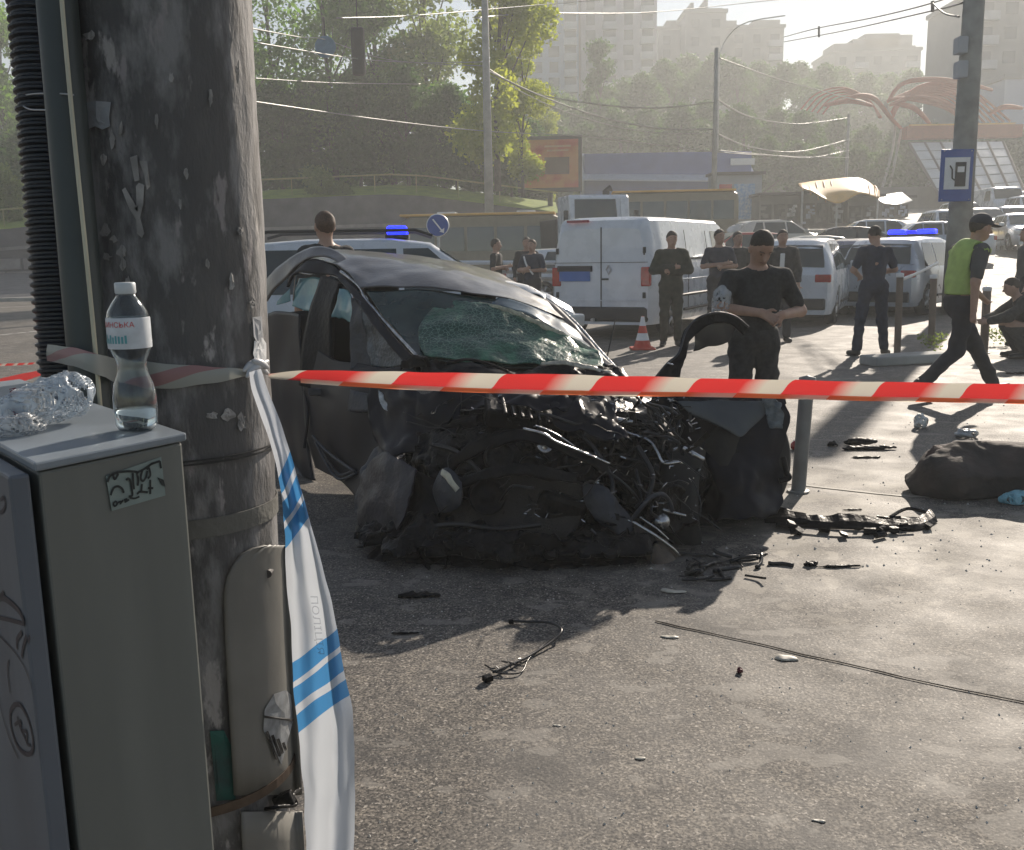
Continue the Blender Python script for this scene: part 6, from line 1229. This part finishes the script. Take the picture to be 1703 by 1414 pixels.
# ================================================================ cabinet
ZT = 1.235
cA = Zp(62, 770, ZT); cB = Zp(302, 722, ZT); cD = Zp(-150, 655, ZT); cC = cB+(cD-cA)
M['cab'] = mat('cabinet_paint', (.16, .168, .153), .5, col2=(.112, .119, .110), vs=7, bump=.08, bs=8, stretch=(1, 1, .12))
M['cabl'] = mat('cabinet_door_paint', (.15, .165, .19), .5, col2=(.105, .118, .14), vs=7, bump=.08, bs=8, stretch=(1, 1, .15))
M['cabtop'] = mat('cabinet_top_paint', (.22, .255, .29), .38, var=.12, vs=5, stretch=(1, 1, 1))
kb = thing('cabinet', 'grey street utility cabinet with graffiti and a torn sticker', 'cabinet', (cA.x, cA.y, 0))
def dn(p, z): return Vector((p.x, p.y, z))
ex = (cB-cA).normalized(); ey = (cD-cA).normalized(); upv = Vector((0, 0, 1))
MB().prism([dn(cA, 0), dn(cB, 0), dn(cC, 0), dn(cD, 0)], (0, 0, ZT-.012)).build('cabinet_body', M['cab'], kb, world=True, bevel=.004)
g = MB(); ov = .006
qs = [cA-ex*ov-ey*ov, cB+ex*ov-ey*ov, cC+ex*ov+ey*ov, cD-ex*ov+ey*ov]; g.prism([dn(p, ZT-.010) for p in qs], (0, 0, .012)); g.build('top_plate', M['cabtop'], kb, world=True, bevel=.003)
nL = ey.cross(upv).normalized(); nL = -nL if nL.dot(cA-cC) < 0 else nL
# door slab standing proud on the left face with a dark gap
e0 = cA+nL*.012-ex*0; g = MB(); base = [cA+nL*.010-ey*.0, cD+nL*.010, cD+nL*.034, cA+nL*.034]
g.prism([dn(p, .05) for p in base], (0, 0, ZT-.05-.012)); dr_ = g.build('door', M['cabl'], kb, world=True, bevel=.004)
def onface(px, py, e1, pt, off):                 # ray against vertical face through pt along e1
    nn = e1.cross(upv).normalized(); r = ray(px, py); o = Vector((0, 0, CH)); 
    if nn.dot(o-pt) < 0: nn = -nn
    t = (pt+nn*off-o).dot(nn)/r.dot(nn); return o+r*t
def fquad(name, pts, e1, pt, off, mt, par, th=.0006):
    m = MB(); n_ = len(pts); q = [onface(x, y, e1, pt, off) for x, y in pts]; m.add(q, [tuple(range(n_))]); return m.build(name, mt, par, world=True, solid=th)
fquad('sticker', [(176, 792), (268, 760), (275, 824), (186, 850)], ex, cA, .002, mat('pale_green_sticker', (.20, .25, .235), .55, var=.08, vs=30), kb)
ink = mat('marker_ink', (.006, .012, .014), .5, var=0)
def stroke(pts, w_, e1, pt, off, par, name='ink_stroke'):
    q = crom([onface(x, y, e1, pt, off) for x, y in pts], max(6, len(pts)*5)); nn = e1.cross(upv).normalized(); m = MB(); rw = []
    for i, p in enumerate(q):
        t = (q[min(i+1, len(q)-1)]-q[max(0, i-1)]); s = t.cross(nn); s = s.normalized() if s.length > 1e-9 else upv; rw.append([p+s*w_/2, p-s*w_/2])
    m.grid(rw); return m
ss = [[(179, 802), (184, 791), (196, 786), (212, 784), (228, 785)], [(188, 789), (191, 797), (197, 788)], [(184, 824), (189, 812), (196, 809), (203, 813), (206, 820)], [(210, 799), (213, 796), (217, 800), (219, 812), (220, 824), (214, 826)], [(221, 787), (222, 805), (223, 814)], [(228, 786), (230, 800), (229, 808)], [(237, 782), (234, 795), (238, 800), (243, 793), (245, 783)], [(236, 805), (235, 818)], [(248, 778), (250, 790), (246, 796)], [(228, 822), (233, 818), (246, 819)], [(250, 798), (250, 822)], [(246, 812), (255, 812)], [(228, 786), (240, 780), (252, 772), (266, 767)], [(266, 767), (268, 779)], [(244, 781), (250, 773), (256, 770)],
      [(188, 838), (192, 834), (195, 838), (191, 842), (188, 838)], [(196, 836), (202, 834), (200, 838), (205, 832)], [(206, 832), (211, 830), (208, 835), (215, 831)], [(216, 828), (224, 829), (232, 826)]]
g = MB()
for i, s in enumerate(ss): s_m = stroke(s, .0032 if i < 15 else .0026, ex, cA, .0035, kb); g.add(s_m.v, s_m.f)
g.build('sticker_lettering', ink, kb, world=True)
fquad('sticker_mark', [(262, 794), (272, 798), (275, 810), (269, 806)], ex, cA, .0036, ink, kb)
lp = cA+nL*.034
ss = [[(0, 832), (6, 828), (8, 842), (2, 852), (-4, 850)], [(-20, 1010), (0, 995), (16, 1002), (32, 1018), (40, 1036)], [(-20, 1024), (10, 1030), (40, 1038)], [(0, 992), (6, 985)], [(36, 1052), (28, 1064), (28, 1080)], [(44, 1058), (38, 1078), (36, 1094)], [(50, 1058), (47, 1070)], [(14, 1098), (12, 1116), (16, 1152)], [(-10, 1050), (20, 1080), (40, 1110), (54, 1150), (62, 1200), (67, 1262)], [(-6, 1140), (4, 1190), (16, 1230), (30, 1262)],
      [(24, 1172), (17, 1184), (18, 1210), (28, 1240), (42, 1254), (53, 1250), (54, 1228), (46, 1196), (34, 1174), (24, 1172)], [(28, 1192), (34, 1212), (44, 1234)], [(24, 1206), (34, 1200), (34, 1214), (44, 1218), (44, 1236), (50, 1240)]]
g = MB()
for i, s in enumerate(ss): s_m = stroke(s, (.005, .009, .006, .006, .007, .007, .005, .004, .002, .003, .007, .006, .005)[i], ey, lp, .0012, kb); g.add(s_m.v, s_m.f)
GRF = g.build('graffiti', mat('purple_black_ink', (.018, .016, .03), .5, var=.2), dr_, world=True); GRF['kind'] = 'stuff'
# bottle
M['pet'] = mat('clear_pet', (.90, .95, .97), .05, var=0, trans=1.0, spec=.5); nodes(M['pet'])[2].inputs['IOR'].default_value = 1.40
M['water'] = mat('water', (.9, .95, .97), .0, var=0, trans=1.0); nodes(M['water'])[2].inputs['IOR'].default_value = 1.33
bp_ = Zp(229, 716, ZT+.002); bt = thing('water_bottle', 'clear plastic water bottle with red lettered label standing on the cabinet', 'bottle', bp_, .0)
k_ = 1.0; prof = [(.0, .006), (.014, .002), (.027, .004), (.0315, .012), (.0325, .035), (.032, .058), (.029, .078), (.0235, .094), (.0208, .106), (.0225, .118), (.0275, .130), (.0310, .140), (.0315, .15), (.0315, .184), (.029, .197), (.022, .210), (.0145, .221), (.0135, .229)]
prof = [(r_*k_, z*.985) for r_, z in prof]; bt.scale = (.92, .92, .885)
MB().lathe(prof, n=40).build('bottle_wall', M['pet'], bt, smooth=True, solid=.0007)
MB().lathe([(0, .008), (.025, .009), (.0293, .014), (.0310, .036), (0, .036)], n=32).build('water', M['water'], bt, smooth=True)
MB().lathe([(.0145, .222), (.0155, .224), (.0155, .238), (.014, .240), (0, .240)], n=28).build('cap', mat('milky_cap', (.62, .66, .68), .4, var=.05), bt, smooth=True)
lab = MB().lathe([(.0320, .136), (.0324, .138), (.0324, .183), (.0318, .185)], n=40).build('label', mat('label_film', (.66, .70, .74), .35, var=.1, vs=40, alpha=.93), bt, smooth=True)
def cyl(p, z0, a0, r_=.0329): a = a0+p.x/r_; return Vector((r_*math.cos(a), r_*math.sin(a), z0+p.y))
text('label_lettering', 'МОРШИНСЬКА', .0115, mat('red_print', (.60, .03, .03), .5, var=0), lab, None, None, fn=lambda p: cyl(p, .174, R(-128)), ext=0)
g = MB()
for i in range(9):
    a = R(-150+i*9); h_ = .006+.008*abs(math.sin(i*1.7)); g.grid([[Vector((.0329*math.cos(a+q*.05), .0329*math.sin(a+q*.05), .145+t*h_)) for q in (-1, 1)] for t in (0, 1)])
g.build('label_mountains', mat('teal_print', (.12, .38, .42), .5, var=.1), lab)
# crushed bottle and film beside it
cb = Zp(70, 708, ZT+.002); cr = thing('crushed_bottle', 'crushed clear plastic bottle with label lying on the cabinet top', 'bottle', cb, R(-8))
def crf(X):
    d = cone_sdf(X, (-.055, -.02, .022), (.035, .02, .044), .019, .034)
    return np.abs(d+vnoise(X, 75, 3, .005)+vnoise(X, 160, 4, .003))-.0014
v_, f_ = surfnet(crf, (-.1, -.06, -.004), (.1, .08, .095), .0034); npmesh('crumpled_wall', v_, f_, mat('crumpled_pet', (.62, .70, .78), .2, var=.15, vs=40, alpha=.42, spec=1.0), cr, smooth=True)
m = MB(); m.lathe([(.0275, -.018), (.0280, -.012), (.0275, .012), (.027, .018)], c=(-.022, 0.002, .028), n=28, mat=Matrix.Rotation(R(18), 3, 'Z') @ Matrix.Rotation(R(90), 3, 'Y'))
lb_ = m.build('label', mat('label_white', (.62, .62, .62), .5, var=.1, vs=60), cr, smooth=True)
text('label_lettering', 'МОРШИН', .0125, mat('maroon_print', (.14, .015, .03), .5, var=0), lb_, (-.022, -.026, .034), Matrix.Rotation(R(18), 3, 'Z') @ Matrix.Rotation(R(62), 3, 'X') @ Matrix.Rotation(R(-78), 3, 'Z'), ext=.0003)
for i, (cx, cy, s_, lb) in enumerate(((20, 722, 1, 'loose clear film lying at the cabinet top left edge'),)):
    p = Zp(cx, cy, ZT+.002); o = thing('plastic_film', lb, 'film', p)
    v_, f_ = surfnet(lambda X: np.abs(ell_sdf(X, (0, 0, .012), (.055, .035, .018))+vnoise(X, 60, 7, .007)+vnoise(X, 130, 9, .003))-.0013, (-.08, -.06, -.003), (.08, .06, .05), .0038); npmesh('film', v_, f_, M['film'], o)
# small striped marker post beyond the conduits
mk = thing('marker_post', 'short black post with red reflector bands left of the conduits', 'post', GD(70, 4.6)); t = P(68, 572, 4.6); h_ = t.z
MB().box((0, 0, h_/2), (.07, .05, h_)).build('post', M['frame_dark'], mk, bevel=.004); MB().box((0, -.028, h_-.09), (.045, .008, .1)).build('red_band', M['red_lens'], mk)
MB().box((.034, -.004, h_-.15), (.008, .056, .3)).build('edge_strip', M['sign_white'], mk); MB().box((0, -.004, h_+.0), (.078, .058, .01)).build('top_strip', M['sign_white'], mk)
# ================================================================ tapes
def tape_mat(name, ca, cb, period=.17, slant=1.0, duty=.5, tr=.45, phase=0., grad=False):
    m = bpy.data.materials.new(name); m.use_nodes = True; n, L, b = nodes(m)
    at = n.new('ShaderNodeUVMap'); at.uv_map = 'UVMap'; sx = n.new('ShaderNodeSeparateXYZ'); L.new(at.outputs[0], sx.inputs[0])
    def math_(op, a, b_=None):
        x = n.new('ShaderNodeMath'); x.operation = op
        for i, v in ((0, a), (1, b_)):
            if v is None: continue
            if isinstance(v, (int, float)): x.inputs[i].default_value = v
            else: L.new(v, x.inputs[i])
        return x.outputs[0]
    u = math_('ADD', sx.outputs[0], math_('MULTIPLY', sx.outputs[1], slant)); f = math_('FRACT', math_('ADD', math_('DIVIDE', u, period), phase+50))
    r = n.new('ShaderNodeValToRGB'); e = r.color_ramp.elements; r.color_ramp.interpolation = 'LINEAR'
    e[0].position = 0; e[0].color = (*cb, 1); e[1].position = duty; e[1].color = (*cb, 1)
    for p_, c_ in ((.004, ca), (duty-.006, ca)) : x = e.new(p_); x.color = (*c_, 1)
    if grad: e[2].position = .52; e[3].position = .76; e[2].color = (*ca, 1)
    L.new(f, r.inputs[0]); L.new(r.outputs[0], b.inputs['Base Color']); b.inputs['Roughness'].default_value = .35
    t = n.new('ShaderNodeBsdfTranslucent'); L.new(r.outputs[0], t.inputs[0]); mx = n.new('ShaderNodeMixShader'); mx.inputs[0].default_value = tr
    out = [x for x in n if x.type == 'OUTPUT_MATERIAL'][0]; L.new(b.outputs[0], mx.inputs[1]); L.new(t.outputs[0], mx.inputs[2]); L.new(mx.outputs[0], out.inputs[0]); return m
def tape(name, rows, mt, label, nu=120, nv=5, amp=.002, fr=12, width=.05, u0=0., group=None, lipfold=False):
    g = patch_rows(rows, nu, nv, amp, fr, 4); m = MB(); m.grid(g); o = m.build(name, mt, smooth=True)
    uv = o.data.uv_layers.new(name='UVMap'); us = [0]; mid = len(g)//2
    for i in range(nu): us.append(us[-1]+(g[mid][i+1]-g[mid][i]).length)
    k = 0; coords = {}
    for j in range(nv+1):
        for i in range(nu+1): coords[j*(nu+1)+i] = (us[i]+u0, j/nv*width)
    for lp_ in o.data.loops: uv.data[lp_.index].uv = coords[lp_.vertex_index]
    return tag(o, label, 'tape', group)
RED, WH = (.66, .045, .045), (.62, .58, .50)
rt = tape_mat('red_white_tape', RED, WH, .222, .9, .5, .5, grad=True, phase=.62)
kn = onpole(418, 612, .012)
top = [(446, 621, 1.98), (500, 617, 2.02), (600, 617, 2.08), (760, 620, 2.1), (1000, 625, 2.13), (1200, 629, 2.15), (1400, 634, 2.18), (1600, 638, 2.22), (1800, 642, 2.25), (2400, 655, 2.4)]
bot = [(446, 628, 1.98), (500, 634, 2.02), (600, 641, 2.08), (760, 649, 2.1), (1000, 655, 2.13), (1200, 658, 2.15), (1400, 663, 2.18), (1600, 667, 2.22), (1800, 672, 2.25), (2400, 690, 2.4)]
midr = [(a[0], (a[1]*.25+b[1]*.75), a[2]+.004) for a, b in zip(top, bot)]; topm = [(a[0], (a[1]*.75+b[1]*.25), a[2]+.003) for a, b in zip(top, bot)]
tape('barrier_tape', [top, topm, midr, bot], rt, 'taut red and white striped tape crossing in front of the wreck', 220, 8, .0026, 11, .052)
fold = tape('barrier_tape', [[(a[0], a[1]-4.5, a[2]-.004) for a in bot[1:]], [(a[0], a[1]+3, a[2]-.005) for a in bot[1:]]], tape_mat('red_white_tape_sunlit', (.95, .24, .10), (.95, .90, .72), .222, .9, .5, .6, phase=.57, grad=True), 'x', 140, 2, .0008, 9, .012)  # fold in brighter tape colours, painting in the sun that shines through it
fold.name = 'tape_fold'; pt_ = bpy.data.objects['barrier_tape.001'] if 'barrier_tape.001' in bpy.data.objects else bpy.data.objects['barrier_tape']
tp_main = [o for o in bpy.data.objects if o.get('label', '').startswith('taut red')][0]; fold.parent = tp_main
for kk_ in ('label', 'category'): 
    if kk_ in fold: del fold[kk_]
def wrap(px, y, off): 
    p = onpole(px, y, off); return p
up_ = [P(80, 572, 1.80), P(118, 577, 1.72), P(165, 590, 1.70)]+[wrap(x, y, .014) for x, y in ((215, 598), (270, 604), (330, 609), (390, 613), (430, 616))]
lo_ = [P(80, 601, 1.80), P(118, 609, 1.72), P(165, 625, 1.70)]+[wrap(x, y, .016) for x, y in ((215, 640), (270, 646), (330, 641), (390, 630), (430, 622))]
md_ = [(a+b)/2+Vector((0, -.004, 0)) for a, b in zip(up_, lo_)]
tape('barrier_tape', [up_, md_, lo_], tape_mat('washed_out_tape', (.44, .25, .25), (.46, .47, .43), .36, 3.2, .22, .35, phase=.70), 'slack pale tape wrapped round the near pole and conduits', 60, 6, .003, 20, .05)
tape('barrier_tape', [[(-60, 645, 1.7), (0, 630, 2.3), (40, 621, 3.2), (76, 615, 4.5)], [(-60, 668, 1.7), (0, 646, 2.3), (40, 634, 3.2), (76, 622, 4.5)]], tape_mat('red_tape_part', RED, RED, 9, 0, .98, .5), 'bright red stretch of tape reaching the marker post', 30, 2, .001)
tape('barrier_tape', [[(-60, 605, 3.4), (0, 605, 3.8), (60, 603, 4.5)], [(-60, 609, 3.4), (0, 609, 3.8), (60, 606, 4.5)]], rt, 'thin far tape left of the marker post', 30, 2, .001)
tape('barrier_tape', [[(430, 382, 9.4), (445, 385, 9.4), (462, 388, 9.4)], [(430, 387, 9.4), (445, 391, 9.4), (462, 392, 9.4)]], rt, 'scrap of tape beside the pole above the police car', 10, 2, .001) if False else None
kt = MB()
for i, pts in enumerate([[(405, 618), (418, 606), (432, 612), (446, 622)], [(410, 628), (420, 614), (436, 606), (446, 600)], [(420, 600), (432, 604), (446, 612)]]): kt.tube(crom([wrap(x, y, .022+.004*i) for x, y in pts], 12), [.003+.006*math.sin(math.pi*q/12) for q in range(13)], 8)
tag(kt.build('tape_knot', mat('knotted_white_film', (.55, .56, .58), .4, var=.15), smooth=True), 'crumpled white knot of tape at the pole right edge', 'knot')
# police tape hanging down
D0 = 1.80
L_ = [(414, 618), (420, 650), (436, 700), (452, 740), (462, 790), (472, 850), (474, 940), (482, 1030), (487, 1110), (494, 1200), (502, 1290), (508, 1360), (512, 1480)]
R_ = [(434, 612), (449, 655), (470, 710), (482, 750), (496, 800), (514, 860), (535, 940), (558, 1030), (572, 1110), (588, 1190), (591, 1260), (590, 1330), (584, 1480)]
def dd(i, s): return D0-.03*i/12+(.0 if s == 0 else -.02)
rows = []
for k in range(9):
    t = k/8; rows.append([P(l[0]+(r_[0]-l[0])*t, l[1]+(r_[1]-l[1])*t, D0-.012*i+.012*math.sin(t*9+i*.5)*min(1, i/5)-.02*math.sin(t*3.1)) for i, (l, r_) in enumerate(zip(L_, R_))])
pm = tape_mat('blue_white_tape', (.06, .24, .52), (.60, .64, .70), .0001, 0, .5, .45)
n, L, b = nodes(pm); r = [x for x in n if x.type == 'VALTORGB'][0]
# three slanted blue bars twice along the tape
for l in list(L):
    if l.to_node == r: L.remove(l)
sx = [x for x in n if x.type == 'SEPXYZ'][0]
def mth(op, a, b_=None):
    x = n.new('ShaderNodeMath'); x.operation = op
    for i, v in ((0, a), (1, b_)):
        if v is None: continue
        if isinstance(v, (int, float)): x.inputs[i].default_value = v
        else: L.new(v, x.inputs[i])
    return x.outputs[0]
f = mth('ADD', sx.outputs[0], mth('MULTIPLY', sx.outputs[1], .6)); L.new(f, r.inputs[0])
e = r.color_ramp.elements
while len(e) > 2: e.remove(e[1])
e[0].position = 0; e[1].position = 1; BL = (.07, .27, .56, 1); WT = (.60, .64, .70, 1); e[0].color = WT; e[1].color = WT
r.color_ramp.interpolation = 'CONSTANT'
for p_, c_ in [(s0+k*.048, BL if k % 1 == 0 else WT) if h == 0 else (s0+k*.048+.034, WT) for s0 in (.215, .565) for k in range(3) for h in (0, 1)]: x = e.new(p_); x.color = c_
pt = tape('police_tape', rows, pm, 'white and blue police tape hanging from the pole knot', 90, 24, .004, 16, .11)
# faint lettering on the hanging tape
def ontape(p): 
    s = (p.x+.075)/.15; y = 975+s*130; xc = 519+s*16+p.y*620; return P(xc, y, D0-.105-.02)
text('tape_lettering', 'ПОЛІЦІЯ', .026, mat('pale_blue_print', (.20, .30, .46), .5, var=0, alpha=.4), pt, None, None, fn=lambda p: ontape(p), ext=0)
# ================================================================ debris on the ground
def debris(name, label, px, py, fn, lo, hi, h, mt, cat='debris', rz=0, group=None):
    o = thing(name, label, cat, G(px, py), rz, group); v_, f_ = surfnet(fn, lo, hi, h); npmesh(name+'_shell' if name != 'debris' else 'shell', v_, f_, mt, o); return o
dk = M['wblack']
strip_pts = [(1270, 868), (1320, 872), (1370, 878), (1420, 880), (1480, 882), (1530, 880), (1556, 868)]
sd = thing('bumper_strip', 'long torn black bumper strip lying on the asphalt right of the door', 'debris', G(1400, 882))
q = crom([G(*p) for p in strip_pts], 60); rw = [[], [], []]
for i, p in enumerate(q):
    hh = .05+.02*noise.noise(p*5)+.014*noise.noise(p*22); rw[0].append(p+Vector((0, -.02, .004))); rw[1].append(p+Vector((0, .01, hh*.6))); rw[2].append(p+Vector((0, .07+.02*noise.noise(p*12), max(.02, hh))))
MB().grid(rw).build('strip', dk, sd, world=True, solid=.008)
for i, (a, b, c) in enumerate((((1290, 880), (1400, 888), (1520, 886)), ((1480, 866), (1510, 856), (1550, 862)), ((1275, 862), (1300, 856), (1330, 868)))): MB().tube(crom([G(*p)+Vector((0, 0, .02+.015*(k == 1))) for k, p in enumerate((a, b, c))], 14), .010, 6).build('bracket', dk, sd, world=True)
r_ = random.Random(5); g = MB()
for i in range(26): g.box(G(r_.uniform(1275, 1550), r_.uniform(862, 890), .02), (r_.uniform(.02, .07), r_.uniform(.01, .04), r_.uniform(.01, .04)), Matrix.Rotation(r_.uniform(0, 3), 3, 'Z') @ Matrix.Rotation(r_.uniform(0, 1), 3, 'X'))
g.build('fragments', dk, sd, world=True)['kind'] = 'stuff'
# torn wiring under the wheel
tw_ = thing('torn_harness', 'torn black wiring and brackets spread beside the crushed front wheel', 'debris', G(1200, 940)); g = MB(); r_ = random.Random(8)
for i in range(26):
    p = G(r_.uniform(1130, 1280), r_.uniform(920, 965), .01); dr = Vector((r_.uniform(-1, 1), r_.uniform(-.5, .5), 0)).normalized(); pts = [p]
    for k in range(3): dr = (dr+Vector((r_.uniform(-.5, .5), r_.uniform(-.4, .4), r_.uniform(-.2, .25)))).normalized(); pts.append(pts[-1]+dr*r_.uniform(.02, .06)); pts[-1].z = max(.006, min(.07, pts[-1].z))
    g.tube(crom(pts, 8), r_.choice((.004, .006, .010)), 6)
g.build('wiring', M['wcable'], tw_, world=True, smooth=True)['kind'] = 'stuff'
patch('bracket', [[(1200, 930, 4.72), (1240, 930, 4.7), (1282, 934, 4.7)], [(1205, 938, 4.6), (1240, 940, 4.6), (1262, 940, 4.6)]], dk, tw_, 16, 6, .012, 20, 3, .01, True)
# harness with connector in the foreground
hn = thing('cable_harness', 'black cable loop with burnt connector lying in the foreground sun', 'debris', G(880, 1090))
hp_ = lambda *a: [G(x, y, z) for x, y, z in a]
MB().tube(crom(hp_((853, 1033, .012), (880, 1034, .02), (915, 1036, .03), (934, 1048, .035), (920, 1065, .02), (890, 1085, .012), (862, 1100, .012), (820, 1118, .015)), 40), .0055, 7).build('cable', M['wcable'], hn, world=True, smooth=True)
MB().tube(crom(hp_((930, 1055, .02), (905, 1072, .01), (880, 1095, .008), (868, 1117, .008), (845, 1121, .01), (822, 1118, .012)), 30), .003, 6).build('cable', M['wcable'], hn, world=True, smooth=True)
MB().box(G(811, 1128, .015), (.034, .028, .022), Matrix.Rotation(.6, 3, 'Z')).build('connector', M['wblack'], hn, world=True, bevel=.004); MB().box(G(850, 1034, .012), (.02, .016, .018), Matrix.Rotation(.3, 3, 'Z')).build('connector', M['wblack'], hn, world=True, bevel=.003)
g = MB()
for i in range(14):
    t = i/13; p = G(815+t*55, 1118-t*22+r_.uniform(-6, 6), .012); g.tube([p, p+Vector((r_.uniform(-.03, .03), r_.uniform(-.02, .02), r_.uniform(.0, .02)))], .003, 5)
g.build('burnt_ends', M['wcable'], hn, world=True)
# bundle at right
def bf(X):
    d = smin(smin(ell_sdf(X, (.45, .08, .10), (.62, .30, .23)), ell_sdf(X, (-.02, .02, .10), (.24, .22, .20)), .10), ell_sdf(X, (.9, .1, .12), (.5, .3, .26)), .1)
    Y = X*np.array((1., .6, 1.5)); d = d+vnoise(X, 5, 2, .04)+.06*np.abs(vnoise(Y, 8, 6, 1.))**.8+.014*np.abs(vnoise(X, 26, 7, 1.))-.025; return np.maximum(d, .004-X[..., 2])
debris('dark_bundle', 'dark crumpled bundle of cloth lying on the ground at right', 1590, 822, bf, (-.4, -.4, -.01), (1.6, .55, .5), .016, mat('dark_bundle_cloth', (.040, .036, .034), .85, col2=(.075, .058, .050), vs=5, bump=.3), 'bundle')
def bf2(X): return np.maximum(ell_sdf(X, (0, 0, .12), (.14, .13, .17))+.04*np.abs(vnoise(X, 20, 3, 1.))**.6-.012, .004-X[..., 2])
debris('brown_cloth', 'reddish brown folded cloth at the left end of the dark bundle', 1560, 818, bf2, (-.25, -.25, -.01), (.25, .25, .4), .014, mat('brown_cloth', (.10, .062, .052), .8, col2=(.05, .035, .03), vs=14, bump=.4), 'cloth')
debris('blue_film', 'crumpled pale blue plastic at the right edge of the ground', 1688, 838, lambda X: np.maximum(np.abs(ell_sdf(X, (0, 0, .03), (.09, .05, .05))+vnoise(X, 50, 3, .014))-.003, .002-X[..., 2]), (-.14, -.1, -.01), (.14, .1, .11), .006, mat('blue_film', (.22, .48, .58), .3, var=.15, vs=30), 'litter')
debris('clear_litter', 'clear crumpled wrapper lying near the officer shadow', 1530, 712, lambda X: np.maximum(np.abs(ell_sdf(X, (0, 0, .05), (.05, .05, .07))+vnoise(X, 50, 5, .014))-.003, .002-X[..., 2]), (-.1, -.1, -.01), (.1, .1, .15), .007, mat('clear_wrapper', (.7, .7, .66), .25, var=.15, vs=30), 'litter')
debris('clear_litter', 'grey crumpled film on the ground above the dark bundle', 1607, 728, lambda X: np.maximum(np.abs(ell_sdf(X, (0, 0, .03), (.09, .05, .04))+vnoise(X, 50, 6, .014))-.003, .002-X[..., 2]), (-.14, -.1, -.01), (.14, .1, .1), .007, mat('grey_film', (.45, .47, .47), .3, var=.2, vs=30), 'litter')
debris('red_fragment', 'round dark red lens fragment left of the grey post', 1322, 748, lambda X: np.maximum(ell_sdf(X, (0, 0, .03), (.035, .03, .038))+vnoise(X, 60, 5, .004), .002-X[..., 2]), (-.07, -.06, -.01), (.07, .06, .09), .006, M['red_lens'])
for i, (px, py, sx_, sy_, sz_, lb) in enumerate([(1445, 748, .20, .035, .02, 'flat black bar fragment beyond the grey post'), (1432, 740, .13, .03, .03, 'black hooked bracket beyond the grey post'), (1385, 742, .035, .03, .02, 'small dark lump right of the grey post'), (1440, 762, .13, .018, .008, 'thin black sliver below the flat bar'), (1395, 944, .11, .012, .008, 'thin dark twisted strip on the sunlit asphalt'), (1348, 941, .03, .025, .012, 'dark ragged scrap at left of the twisted strip'), (1230, 1119, .012, .012, .012, 'small dark red black cube on the asphalt'), (700, 992, .09, .03, .01, 'dark flat shard in the wreck shadow'), (674, 1055, .06, .008, .006, 'thin curved black sliver in the wreck shadow'), (1418, 849, .06, .008, .006, 'small pair of dark splinters behind the bumper strip'), (1690, 622, .12, .03, .012, 'dark flat slat on the ground at the far right')]):
    debris('fragment', lb, px, py, lambda X, a=sx_, b=sy_, c=sz_, s=i: np.maximum(ell_sdf(X, (0, .3*b*0, c*.8), (a, b, c))+vnoise(X, 2.2/max(b, .012), s, min(b, .03)*.35), .0015-X[..., 2]), (-sx_*1.4, -sy_*1.9, -.004), (sx_*1.4, sy_*1.9, sz_*3), max(.0035, min(sx_/14, .008)), M['wblack'] if i != 6 else mat('dark_red_cube', (.10, .015, .02), .5), 'fragment')
pf = mat('pale_fragment', (.50, .47, .40), .5, var=.15, vs=30)
for i, (px, py, s_, lb) in enumerate([(1307, 1097, .045, 'pale oval shard lying across the tar joint'), (1115, 1060, .04, 'pale pointed shard at the shadow edge'), (930, 1208, .016, 'small white chip in the middle foreground'), (1063, 1262, .02, 'small white chip right of the middle foreground'), (1360, 1366, .018, 'small white crumpled chip near the bottom edge'), (1015, 1362, .007, 'tiny pale grain of debris low in the foreground'), (700, 1170, .012, 'small pale fleck left in the foreground'), (845, 1168, .010, 'small pale fleck below the burnt connector'), (1120, 985, .06, 'pale curved scrap beneath the brown inner panel')]):
    debris('pale_shard', lb, px, py, lambda X, a=s_, s=i: np.maximum(ell_sdf(X, (0, 0, a*.06), (a, a*.38, a*.13))+vnoise(X, 2.6/a, s, a*.16), .001-X[..., 2]), (-s_*1.3, -s_*.8, -.002), (s_*1.3, s_*.8, s_*.6), s_/9, pf, 'fragment', rz=-.2)
# scattered crumbs of glass and grit
r2 = random.Random(77); g = MB()
for i in range(1500):
    px = r2.uniform(600, 1703); py = r2.uniform(640, 1400)
    if r2.random() > np.interp(py, (640, 760, 900, 1000, 1400), (.6, 1, .9, .4, .25)): continue
    p = G(px, py); s = r2.uniform(.0018, .006)*(1 if py > 950 else 1.6); a = r2.uniform(0, 3)
    u = Vector((math.cos(a), math.sin(a), 0))*s; v = Vector((-math.sin(a), math.cos(a), 0))*s*.7; n0 = Vector((0, 0, s*r2.uniform(.5, 1.2)))
    g.add([p-u, p-v, p+u, p+v, p+n0], [(0, 1, 4), (1, 2, 4), (2, 3, 4), (3, 0, 4)])
g.build('glass_crumbs', mat('glass_crumb', (.55, .54, .50), .25, var=.2, vs=50), None)['kind'] = 'stuff'
bpy.data.objects['glass_crumbs']['label'] = 'tiny crumbs of glass and grit scattered on the asphalt'
# ================================================================ haze
if HAZE > 0:
    hm = bpy.data.materials.new('haze_air'); hm.use_nodes = True; n = hm.node_tree; n.nodes.remove(n.nodes['Principled BSDF'])
    pv_ = n.nodes.new('ShaderNodeVolumePrincipled'); out = [x for x in n.nodes if x.type == 'OUTPUT_MATERIAL'][0]
    pv_.inputs['Color'].default_value = (.92, .94, .93, 1); pv_.inputs['Density'].default_value = HAZE; pv_.inputs['Anisotropy'].default_value = .30
    n.links.new(pv_.outputs[0], out.inputs['Volume'])
    hz_ = MB().box((0, 130, 25), (1600, 360, 54)); hz_ = hz_.build('haze', hm); hz_['kind'] = 'stuff'; hz_['label'] = 'warm evening haze filling the street'
